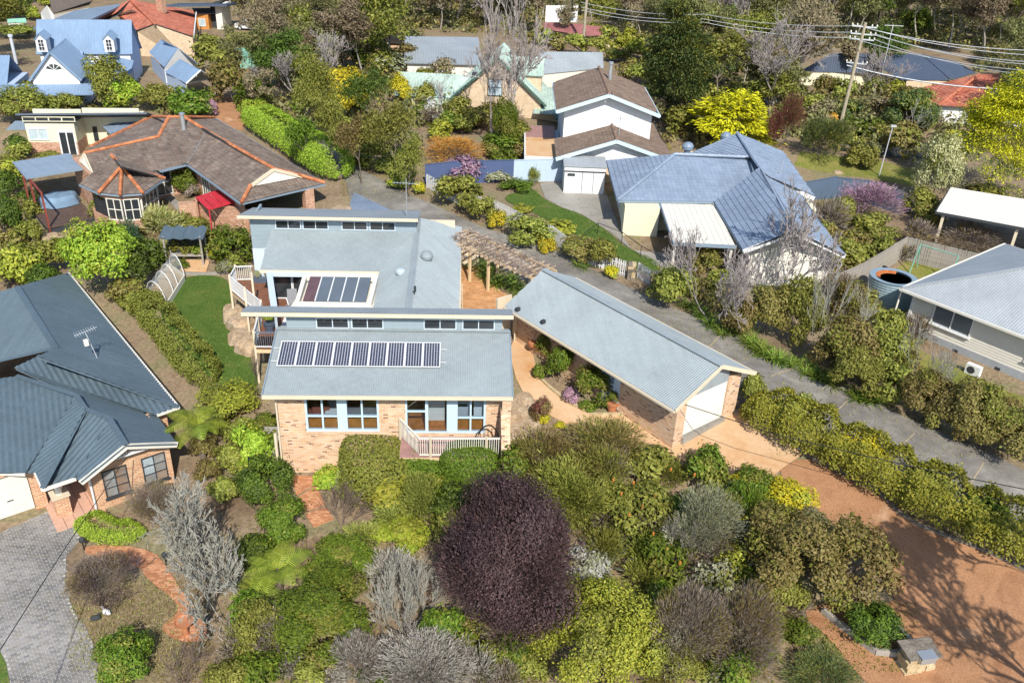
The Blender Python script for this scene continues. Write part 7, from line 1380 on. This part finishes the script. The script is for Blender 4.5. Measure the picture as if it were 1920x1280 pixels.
# mid left, round the cottage
for a in [('open','olive',150,108,248,215,'olive tree in front of the blue cottage verandah'),('leafy','lime',203,150,268,215,'bright lime shrub above the cream house roof'),('leafy','olive',255,160,330,216,'broad olive shrub above the tiled roof'),('leafy','green',318,165,400,226,'dark green shrub beside the red earth drive'),('open','olive',-10,160,90,240,'pale olive bush left of the cream house'),('leafy','brownolive',82,180,142,212,'brown olive bush between cottage and cream house'),('leafy','olive',358,70,452,152,'rounded olive tree right of the blue outbuilding'),('leafy','brownolive',395,112,472,205,'brown leaved tree beside the mint garden shed'),('leafy','green',440,150,515,215,'green shrub at the top of the red earth drive'),('tiny','pink',386,186,408,222,'small pink blossom tree at the red earth drive'),('leafy','lime',448,185,505,235,'small lime shrub at the end of the lime hedge'),('leafy','olive',15,265,62,302,'grey shrub in front of the cream house'),('leafy','olive',60,288,115,302,'low clipped shrub below the cream house wall'),('leafy','yellowgreen',52,15,78,42,'small yellow green bush beside the brown sheet roof'),('leafy','dark',-10,-10,60,40,'dark green tree in the top left corner'),('open','olive',-5,45,65,75,'olive scrub behind the blue cottage'),('leafy','yellowgreen',75,-5,130,10,'pale bush at the top edge on the left')]: shrub(*a)
# ---------------------------------------------------------------- central belt of trees
for a in [('tree','olive',505,108,625,290,'broad soft olive tree in the middle of the belt behind the lime hedge'),('euc','euclight',585,10,715,108,'yellow green eucalypt with a forked trunk at the top'),('euc','eucbrown',470,-20,560,140,'tall brown eucalypt with pale leaning trunks'),('euc','euc',470,80,545,165,'grey green eucalypt below the tall brown one'),('wispy','eucbrown',425,130,520,215,'wispy brown tree with a pale trunk'),('tree','dark',655,140,745,260,'dark green tree right of the yellow wattle'),('tree','olive',575,185,660,325,'olive tree behind the end of the lime hedge'),('tree','brownolive',640,225,715,345,'small brown olive tree beside the shared driveway'),('tree','olive',690,205,800,345,'grey olive tree at the corner of the green roofed house'),('tree','olive',735,255,800,370,'dense olive tree beside the picket fence end'),('tree','green',545,225,610,320,'green tree in shade behind the lime hedge'),('euc','euc',560,60,640,160,'slim grey green eucalypt beside the pole')]: tree(*a[:6],a[6])
for a in [('tiny','yellow',605,125,692,215,'brilliant yellow wattle in the belt of trees',.8),('tiny','yellow',730,140,770,200,'yellow flowering wattle at the end of the green roof',.6),('leafy','brownolive',645,178,690,215,'brown shrub below the yellow wattle',0),('leafy','olive',600,205,660,260,'round olive bush below the yellow wattle',0),('open','grey',690,100,780,150,'grey scrub in front of the long grey shed',0),('leafy','olive',800,110,870,142,'dark olive bush in front of the long grey shed',0),('leafy','green',690,88,760,125,'green bush at the left of the long grey shed',0),('fine','green',648,290,690,322,'dark grassy tussock at the bend of the driveway',0),('leafy','lime',722,330,756,358,'bright green cushion beside the driveway verge',0),('tiny','yellow',772,340,798,368,'yellow shrub at the end of the picket fence',0),('leafy','olive',810,325,905,402,'dense olive bush at the top of the picket fence',0),('leafy','pink',835,290,908,350,'pinkish leaved shrub in front of the blue fence',0),('leafy','olive',880,368,935,425,'olive bush leaning over the picket fence',0),('tiny','yellow',914,394,952,434,'first bright yellow shrub on the fence bank',0),('leafy','olive',940,400,1035,468,'wide dark olive bush in the middle of the fence bank',0),('tiny','yellow',1008,446,1044,478,'second bright yellow shrub on the fence bank',0),('leafy','brownolive',1040,440,1115,495,'brown olive bush right of the second yellow shrub',0),('leafy','olive',1090,448,1155,512,'olive bush at the gate end of the fence bank',0),('tiny','yellow',1130,498,1162,526,'third yellow shrub beside the gate path',0),('leafy','olive',1215,505,1302,592,'dense olive bush right of the stone gate pillars',0),('fine','olive',992,315,1012,348,'small upright conifer in the neighbour garden bed',0),('tiny','grey',910,315,960,345,'grey twiggy perennials in front of the blue fence',0),('leafy','green',935,335,1000,362,'low green perennials at the top of the neighbour lawn',0),('broad','yellowgreen',960,385,1000,402,'low yellowish succulents along the picket fence',0),('broad','yellowgreen',1030,412,1080,440,'yellow green succulents at the lawn edge behind the fence',0),('leafy','green',925,185,975,305,'columnar dark green shrub at the corner of the green roofed house',0),('leafy','olive',860,200,925,245,'olive shrub under the big bare tree',0),('open','orange',850,225,880,245,'orange leaved shrub by the porch of the green roofed house',0),('leafy','yellowgreen',800,225,850,270,'yellow green bush in front of the green roofed house',0),('leafy','green',905,250,985,300,'green undergrowth beside the tan roof deck',0)]: shrub(*a[:7],lift=a[7])
shrub('twig','orange',795,255,905,312,'orange stemmed bush behind the blue fence','twiggy shrub'); shrub('open','white',795,190,835,240,'pale dead leaved shrub by the green roofed house')
bare('twiggrey',835,-30,1010,300,'tall bare grey tree in front of the green roofed house','bare tree','bare_tree',2,7,23,.5,.22,.17,.02,(2,3),None,.76); bare('twiggrey',780,140,860,225,'small bare tree in front of the green porch','bare tree','bare_tree',2,5,22,.5,.2,.35)
# right of centre
for a in [('layer','conifer',1195,12,1340,262,'tall dark cypress in the middle of the background',0),('layer','golden',1295,170,1450,285,'bright golden cypress behind the blue roof',0),('fine','rust',1445,175,1505,300,'reddish brown feathery conifer right of the golden cypress',0),('fine','conifer',1495,215,1590,312,'broad dark green conifer bush below the power pole',0),('layer','golden2',1785,130,1965,395,'large golden cypress at the right edge',0),('tiny','cream',1715,245,1805,385,'pale cream variegated bush left of the golden cypress',.4),('leafy','olive',1690,350,1760,408,'olive green shrub left of the cream carport',0),('twig','pink',1570,340,1690,420,'pinkish bare twiggy shrub in front of the navy fence',0),('leafy','olive',1585,395,1680,455,'olive yellow shrub at the end of the paling fence',0),('leafy','yellowgreen',1570,372,1605,400,'small yellow feathery shrub beside the navy fence',0),('twig','browntwig',1520,375,1590,460,'brown twiggy shrub behind the blue roofed house',0),('twig','browntwig',1765,420,1885,472,'brown leafless hedge under the cream carport',0,.5),('leafy','olive',1540,440,1610,510,'olive shrub beside the grey paling fence',0),('leafy','yellowgreen',1660,150,1700,185,'yellow shrub in front of the orange tiled house',0),('leafy','green',1575,215,1660,255,'bright green low plants beside the road',0),('leafy','orange',1535,205,1575,240,'rust orange shrub at the foot of the power pole',0),('leafy','olive',1490,175,1560,230,'olive shrub behind the broad dark conifer',0),('leafy','yellowgreen',1500,205,1545,235,'small lime shrub left of the power pole',0),('leafy','olive',1585,270,1650,320,'olive shrub below the road',0),('open','brownolive',1640,230,1730,310,'dark scrubby bush behind the lamp post',0),('leafy','conifer',1650,165,1760,260,'scrubby grey tree in front of the orange tiled house',0),('leafy','olive',1250,200,1310,262,'dark bush between cypress and white gabled house',0),('leafy','green',1690,15,1745,70,'pointed bright green conifer behind the navy roof',0),('leafy','olive',1805,350,1900,392,'olive bush below the large golden cypress',0)]: shrub(*a[:7],lift=a[7],tall=a[8] if len(a)>8 else 3.5)
# banks right of the driveway
for a in [('leafy','brownolive',1398,528,1482,645,'brown olive bush above the second agapanthus bed'),('leafy','olive',1448,518,1545,662,'tall olive bush left of the grey pale stems'),('leafy','brownolive',1528,590,1645,728,'wide brown olive bush above the lower agapanthus'),('leafy','olive',1598,610,1705,735,'olive bush below the water tank'),('leafy','brownolive',1555,525,1625,625,'brown olive bush left of the water tank'),('leafy','olive',1635,575,1700,665,'olive shrub in front of the water tank'),('tiny','brownolive',1680,690,1800,805,'low brown hedge mass left of the pale house lawn'),('tiny','brownolive',1765,705,1885,845,'large low brown hedge mass below the pale house'),('tiny','brownolive',1835,760,1975,885,'low brown hedge mass at the right edge'),('leafy','brownolive',1350,560,1420,640,'small brown bush under the bare plum trees'),('leafy','rust',1365,555,1400,600,'reddish twiggy plant under the bare plum trees'),('twig','browntwig',1683,590,1745,665,'brown upright twigs beside the corner of the pale house')]: shrub(*a[:7],tall=2)
bare('twiggrey',1235,415,1440,620,'wide bare plum tree above the driveway agapanthus','bare tree','bare_tree',3,7,31,.62,.12,.3,.022,(2,3)); bare('twiggrey',1330,340,1590,620,'largest spreading bare tree in front of the blue roof','bare tree','bare_tree',2,7,32,.62,.12,.3,.022,(2,3)); bare('lichen',1480,490,1570,690,'pale thin stemmed bare sapling above the agapanthus','bare tree','bare_tree',3,5,33,.35,.3,.4); bare('lichen',1660,610,1770,770,'multi stemmed pale bare tree in front of the pale house','bare tree','bare_tree',5,5,34,.4,.3,.4); bare('lichen',1540,530,1640,660,'pale bare shrub with forked stems left of the water tank','bare tree','bare_tree',4,5,35,.45,.25,.4)
bare('twiggrey',1345,20,1560,235,'huge bare grey tree behind the golden cypress','bare tree','bare_tree',2,7,36,.55,.2,.3,.022); bare('twiggrey',1590,90,1700,200,'bare grey tree in front of the navy roof','bare tree','bare_tree',3,6,37,.5,.2,.35); bare('lichen',1640,190,1720,300,'crooked pale bare tree behind the lamp post','bare tree','bare_tree',2,5,38,.5,.2,.4)
# unseen tree just outside the lower right corner: its branches shade the gravel
p=Vector((21.5,16.8)); key=list(k for k in LIB if k[0]=='B')[0]
o=bpy.data.objects.new('bare_tree',None); COL.objects.link(o); o.location=(p.x,p.y,Tz(p.x,p.y)); tag(o,'tall bare tree standing beside the lower end of the gravel drive','bare tree')
for nm,m_ in zip(('trunk','twigs'),LIB[('B','twiggrey',2,7,36,.55,.2,.3,(2,3),.7)]): q=link(nm,m_,o); q.scale=(13,13,13)
q=link('leaves',crown('open','euc',1),o); q.location=(-2.5,2.0,8.5); q.scale=(1.8,1.8,1.2)
# smaller scrub between the named plants
CADJ=dict(olive='olive green',brownolive='brown olive',green='green',dark='dark green',euc='grey green',eucbrown='brownish',euclight='light olive',conifer='dark olive',browntwig='brown',greytwig='grey',grey='grey',straw='straw coloured',olivefine='soft green',yellowgreen='yellow green'); SADJ=dict(leafy='leafy',open='sparse',fine='feathery',twig='twiggy',broad='large leaved',tiny='small leaved'); USED=set()
def toppx(o): p=Vector(o.location)+Vector((0,0,.8)); d=p-Vector((0,0,CAMZ)); t=d.dot(FW); return 960+d.dot(CR)/t*FPX,640+d.dot(CD)/t*FPX
def anchors(): return [(*toppx(o),short(o['label'])) for o in COL.objects if o.parent is None and o.get('label') and o.get('category') and not o.get('group') and o['category'] not in('wire','flower')]
def short(l):
    w_=l.split(); st={'at','in','of','beside','below','above','behind','between','with','on','left','right','under','against','along','around','cut','covering','leaning','growing','seen','standing','running','near','from','over','down','through','cutting','beyond','among','next','rising','curving','by','just'}
    k=next((i for i,x in enumerate(w_) if i>1 and x in st),len(w_)); return ' '.join(w_[:k])
def unique(o,x,y,adj,kind,fallback,A,reach=220):
    for ax,ay,sl_ in sorted(A,key=lambda q:math.hypot(q[0]-x,(q[1]-y)*1.3))[:9]:
        if math.hypot(ax-x,ay-y)>reach: break
        d=('left of' if x<ax else 'right of') if abs(x-ax)>abs(y-ay) else ('behind' if y<ay else 'in front of'); l='%s %s %s the %s'%(adj,kind,d,sl_)
        if l not in USED and 4<=len(l.split())<=16: USED.add(l); o['label']=l; return
KEEP=[(600,120,698,215),(722,135,776,205),(545,885,640,985),(795,250,905,312),(385,180,470,240),(1395,520,1545,690)]
def filler(poly,n,kinds,label,group,sz=(28,52),mind=.55,cat='shrub'):
    A_=anchors(); got=[]; tries=0; xs=[p[0] for p in poly]; ys=[p[1] for p in poly]
    while len(got)<n and tries<4000:
        tries+=1; x,y=rng.uniform(min(xs),max(xs)),rng.uniform(min(ys),max(ys)); s_=rng.uniform(*sz)
        if not inside((x,y),poly) or any(a-s_*.35<x<c+s_*.35 and b-s_*.2<y<e+s_*.9 for a,b,c,e in KEEP) or any(math.hypot(x-a,y-b)<mind*(s_+c)*.5 for a,b,c in got): continue
        got.append((x,y,s_)); st,co=kinds[len(got)%len(kinds)]; h_=s_*rng.uniform(.75,1.15); o=shrub(st,co,x-s_/2,y-h_/2,x+s_/2,y+h_/2,label,cat,group=group); unique(o,x,y,CADJ.get(co,co)+' '+SADJ.get(st,''),'shrub',label,A_)
filler([(500,120),(560,40),(740,60),(860,130),(800,235),(795,345),(720,325),(690,300),(620,245),(540,185)],50,[('open','olive'),('leafy','olive'),('leafy','brownolive'),('open','euc'),('leafy','green'),('open','eucbrown'),('leafy','euclight')],'loose native scrub in the belt of trees beside the shared driveway','scrub in the belt of trees',(38,70))
filler([(1235,215),(1330,215),(1480,230),(1620,300),(1700,250),(1800,230),(1800,160),(1680,165),(1490,160),(1330,100),(1240,150)],40,[('open','olive'),('leafy','brownolive'),('open','euc'),('open','eucbrown'),('leafy','conifer')],'loose native scrub in front of the navy roofed house','scrub in front of the navy roof',(36,64))
filler([(1250,520),(1330,480),(1500,470),(1620,560),(1680,660),(1600,700),(1500,640),(1400,600),(1300,560)],22,[('open','brownolive'),('leafy','olive'),('leafy','brownolive'),('twig','browntwig')],'rough olive brown shrub on the bank under the bare trees','shrubs on the driveway bank',(40,70))
filler([(780,180),(930,215),(990,240),(985,310),(900,320),(795,300)],16,[('open','olive'),('leafy','brownolive'),('leafy','green'),('twig','browntwig')],'garden shrub in front of the green roofed house','shrubs by the green roofed house',(34,58))
filler([(450,1130),(700,1230),(1000,1130),(1010,1280),(420,1280)],30,[('twig','browntwig'),('open','olive'),('leafy','green'),('twig','greytwig'),('open','brownolive')],'low tangled shrub at the bottom of the front garden','low shrubs in the front garden',(60,110))
filler([(940,880),(1260,870),(1440,930),(1500,1150),(1400,1280),(1240,1280),(1200,1080),(1050,1000)],46,[('fine','olive'),('open','olive'),('leafy','green'),('fine','brownolive'),('twig','browntwig'),('open','grey')],'tangled native shrub in the front shrubbery','shrubs in the front shrubbery',(60,115))
filler([(560,900),(720,880),(830,900),(850,1010),(640,1030),(700,960)],10,[('leafy','olive'),('fine','olivefine'),('leafy','yellowgreen')],'small garden shrub in front of the clipped hedges','small shrubs below the clipped hedges',(40,70))
filler([(430,740),(500,780),(520,840),(450,980),(400,900),(340,860)],12,[('leafy','green'),('leafy','olive'),('open','brownolive')],'garden shrub at the side of the brick wall','shrubs beside the brick wall',(40,75))
filler([(250,380),(480,430),(470,490),(330,510),(260,470)],16,[('leafy','olive'),('leafy','green'),('fine','straw'),('open','brownolive')],'garden shrub on the bank around the timber arbour','shrubs around the arbour',(28,48))
filler([(0,240),(60,300),(60,460),(110,520),(0,540)],12,[('leafy','olive'),('leafy','dark'),('open','brownolive')],'dark shrub along the left edge beside the dark patio','shrubs along the left edge',(30,60))
filler([(1490,655),(1600,705),(1700,755),(1760,790),(1900,850),(1900,780),(1720,690),(1640,640),(1500,620)],10,[('leafy','brownolive'),('tiny','brownolive'),('leafy','olive')],'low brown olive shrub above the shared driveway','low shrubs above the driveway',(55,95))
filler([(1000,58),(1180,68),(1255,120),(1245,180),(1150,115),(1130,92),(1000,88)],20,[('open','euclight'),('leafy','olive'),('open','brownolive'),('leafy','yellowgreen')],'scrub between the cypress and the maroon roof','scrub near the maroon roof',(30,52))
filler([(0,165),(80,170),(150,175),(150,215),(60,215),(0,240)],7,[('open','olive'),('leafy','olive'),('leafy','brownolive')],'garden shrub in front of the blue cottage verandah','shrubs by the cottage verandah',(34,56))
filler([(1490,395),(1560,380),(1700,420),(1740,400),(1760,470),(1660,480),(1560,540),(1520,470)],18,[('twig','browntwig'),('leafy','olive'),('open','brownolive')],'rough shrub behind the grey paling fence','shrubs behind the paling fence',(34,62))
# ---------------------------------------------------------------- bushland behind: each tree its own object
HOUSES=[(o.location.x,o.location.y) for o in (Cc,Oc,Rt,St,Bh,Gh,Nv,Rr,Mr,M,W)]
def blocked(x,y,h=6):
    a=blocked1(x,y,0); b=blocked1(x,y,h*.55); c=blocked1(x,y,h*1.1); return (a[0] or b[0] or c[0],b[1],b[2])
def blocked1(x,y,h):
    p=Vector((x,y,Tz(x,y)+h)); d=p-Vector((0,0,CAMZ)); t=depth(p); px=960+d.dot(CR)/t*FPX; py=640+d.dot(CD)/t*FPX
    bx=[(25,0,435,172),(385,175,475,245),(0,70,60,160),(750,62,935,145),(860,75,1040,260),(1000,88,1240,300),(1500,92,1830,160),(1700,135,1920,215),(1015,38,1165,72),(425,30,500,68),(560,240,620,330),(630,70,775,125),(1300,80,1400,105),(0,28,60,60)]
    return any(a<px<c and b<py<e for a,b,c,e in bx) or px<-120 or px>2040,px,py
LBL={'euc':('grey green eucalypt in the bushland behind the houses','grey green eucalypts in the bushland'),'eucbrown':('brown olive eucalypt in the bushland behind the houses','brown eucalypts in the bushland'),'olive':('leafy olive tree in the bushland behind the houses','olive trees in the bushland'),'bare':('bare grey tree in the bushland behind the houses','bare trees in the bushland'),'dark':('dark green tree in the bushland behind the houses','dark trees in the bushland')}
n_=0; got=[]; n0_=len(PLANTS)
for _ in range(6000):
    if n_>=298: break
    y=rng.uniform(92,205); x=rng.uniform(-.66,.66)*(y+12); b_,px,py=blocked(x,y,9)
    if b_ or any((x-a)**2+(y-b)**2<(3.0 if y<130 else 4.6)**2 for a,b in got): continue
    if py>170 and px<1250: continue
    if py>260: continue
    got.append((x,y)); n_+=1; c=rng.choice(['euc','eucbrown','olive','bare','dark'],p=[.33,.27,.16,.14,.1]); h=rng.uniform(5.5,11) if y<135 else rng.uniform(7,13); w_=h*rng.uniform(.75,1.1)
    if y<108: h*=.8
    if c=='bare':
        o=bpy.data.objects.new('bare_tree',None); COL.objects.link(o); o.location=(x,y,Tz(x,y)-.1); o.rotation_euler=(0,0,rng.uniform(0,6)); tag(o,LBL[c][0],'bare tree',LBL[c][1]); kk=[k for k in LIB if k[0]=='B' and k[1] in('twiggrey','lichen') and k[2]<=3]
        for nm,m_ in zip(('trunk','twigs'),LIB[kk[n_%len(kk)]]): q=link(nm,m_,o); q.scale=(w_,w_,h)
    else: tree('euc' if c in('euc','eucbrown') else 'tree',c,0,0,0,0,LBL[c][0],group=LBL[c][1],pos=(x,y),size=(w_,h))
A_=anchors()
for o in PLANTS[n0_:]:
    x,y=toppx(o)
    if o.get('group','').endswith('bushland'): unique(o,x,y,{'euc':'grey green','brown':'brownish','olive':'olive','dark':'dark green'}.get(o['label'].split()[0],o['label'].split()[0]+' '+o['label'].split()[1]),'tree',None,A_,170)
# low scrub filling the gaps between them, one mass
V=[]; r=np.random.default_rng(3)
def scrub(name,col,n,region,lp,hh,label=None):
    X=[];Y_=[]
    while len(X)<n:
        y=r.uniform(region[0],region[1]); x=r.uniform(-.68,.68)*(y+14); b_,px,py=blocked(x,y,1)
        if b_ or (px<560 and py>60 and py<180): continue
        X.append(x);Y_.append(y)
    X=np.array(X);Y_=np.array(Y_); Z_=T(X,Y_); m=26; C=np.repeat(np.stack([X,Y_,Z_],1),m,0); sz=np.repeat(r.uniform(.6,1.5,n),m)[:,None]; ld=unit(r.normal(size=(n*m,3))); ld[:,2]=np.abs(ld[:,2]); P=C+ld*sz*np.array([[1.3,1.3,hh]])*r.uniform(.5,1,(n*m,1)); me=quads('foliage',leafquads(P,unit(ld+r.normal(0,.5,ld.shape)+np.array([[0,0,.3]])),lp*r.uniform(.6,1.3,n*m),.5,None,r),0,'leaf_'+col); return link(name,me,None,'stuff',label,'undergrowth')
scrub('undergrowth','euc',2600,(86,210),.6,1.7,'low grey green scrub between the bushland trees'); scrub('undergrowth','brownolive',1500,(84,210),.6,1.5,'low brown scrub between the bushland trees')
# far wood beyond the last trees
X=r.uniform(-260,260,420);Y_=r.uniform(205,420,420); C=np.repeat(np.stack([X,Y_,T(X,Y_)+5],1),60,0); ld=unit(r.normal(size=(len(C),3))); me=quads('foliage',leafquads(C+ld*np.array([[4.5,4.5,5]]),unit(ld+r.normal(0,.4,ld.shape)),2.2,.6,None,r),0,'leaf_euc'); link('far_woodland',me,None,'stuff','far grey green woodland beyond the houses','woodland')
# ground litter: dry grass, weeds and fallen leaves over the garden beds
def litter(name,col,boxes,n,lp,asp,up,label):
    P=[]
    for (xa,ya,xb,yb) in boxes:
        for _ in range(n//len(boxes)): P.append((r.uniform(xa,xb),r.uniform(ya,yb)))
    Q=np.array([tuple(at(x,y,1.2))[:2] for x,y in P]); z=T(Q[:,0],Q[:,1])
    for _ in range(2): Q=np.array([tuple(at(x,y,zz))[:2] for (x,y),zz in zip(P,z)]); z=T(Q[:,0],Q[:,1])
    Pn=np.stack([Q[:,0],Q[:,1],z+lp*.3*up],1); Nn=unit(np.array([[0,0,1.]])*(1-up)+r.normal(0,.45+up,(len(P),3))); Dd=None if up<.3 else unit(np.array([[0,0,1.]])+r.normal(0,.5,(len(P),3)))
    link(name,quads('blades',leafquads(Pn,Nn,lp*r.uniform(.5,1.4,len(P)),asp,Dd,r),0,'leaf_'+col),None,'stuff',label,'ground cover')
litter('leaf_litter','brownolive',[(270,960,560,1280),(560,980,1260,1280),(1240,930,1500,1280),(130,1080,400,1280),(1480,1130,1720,1280)],26000,.09,.5,0,'fallen brown leaves over the front garden beds')
litter('dry_grass','straw',[(130,1090,340,1260),(640,300,830,380),(820,380,1200,520),(1200,520,1420,680),(1440,700,1900,860),(240,390,350,450),(30,330,160,450),(1500,300,1720,360)],30000,.2,.12,.8,'dry straw coloured grass on the banks and beds')
litter('weeds','olive',[(560,980,1260,1280),(1240,930,1500,1280),(860,380,1300,560),(640,290,800,370),(1540,1130,1720,1260),(420,1130,600,1280)],9000,.14,.4,.6,'small green weeds over the garden beds')
litter('lawn_grass','green',[(335,520,480,720),(300,560,400,690)],1,.05,.2,.9,'lawn blades') if False else None

def litter_in(name,col,poly,n,lp,asp,label):
    P=[]; xs=[p[0] for p in poly]; ys=[p[1] for p in poly]
    while len(P)<n:
        p=(r.uniform(min(xs),max(xs)),r.uniform(min(ys),max(ys)))
        if inside(p,poly): P.append(p)
    Q=np.array(P); z=T(Q[:,0],Q[:,1])+.05; Pn=np.stack([Q[:,0],Q[:,1],z+lp*.25],1); Dd=unit(np.array([[0,0,.8]])+r.normal(0,.5,(n,3))); Nn=unit(r.normal(size=(n,3))+np.array([[0,-.4,.4]]))
    link(name,quads('blades',leafquads(Pn,Nn,lp*r.uniform(.5,1.4,n),asp,Dd,r),0,'leaf_'+col),None,'stuff',label,'grass')
LW=smoothpoly(pxpoly([(338,517),(290,575),(330,640),(395,715),(445,735),(488,728),(478,690),(458,645),(440,610),(432,565),(430,517)])); litter_in('lawn_grass','lawnblade',LW,42000,.07,.22,'short green grass of the side lawn')
LW=smoothpoly(pxpoly([(925,372),(1000,352),(1016,372),(1050,390),(1090,402),(1150,442),(1165,462),(1240,492),(1240,525),(1205,512),(1130,468),(1050,425)])); litter_in('lawn_grass','lawnblade',LW,26000,.09,.22,'short green grass of the neighbour lawn')
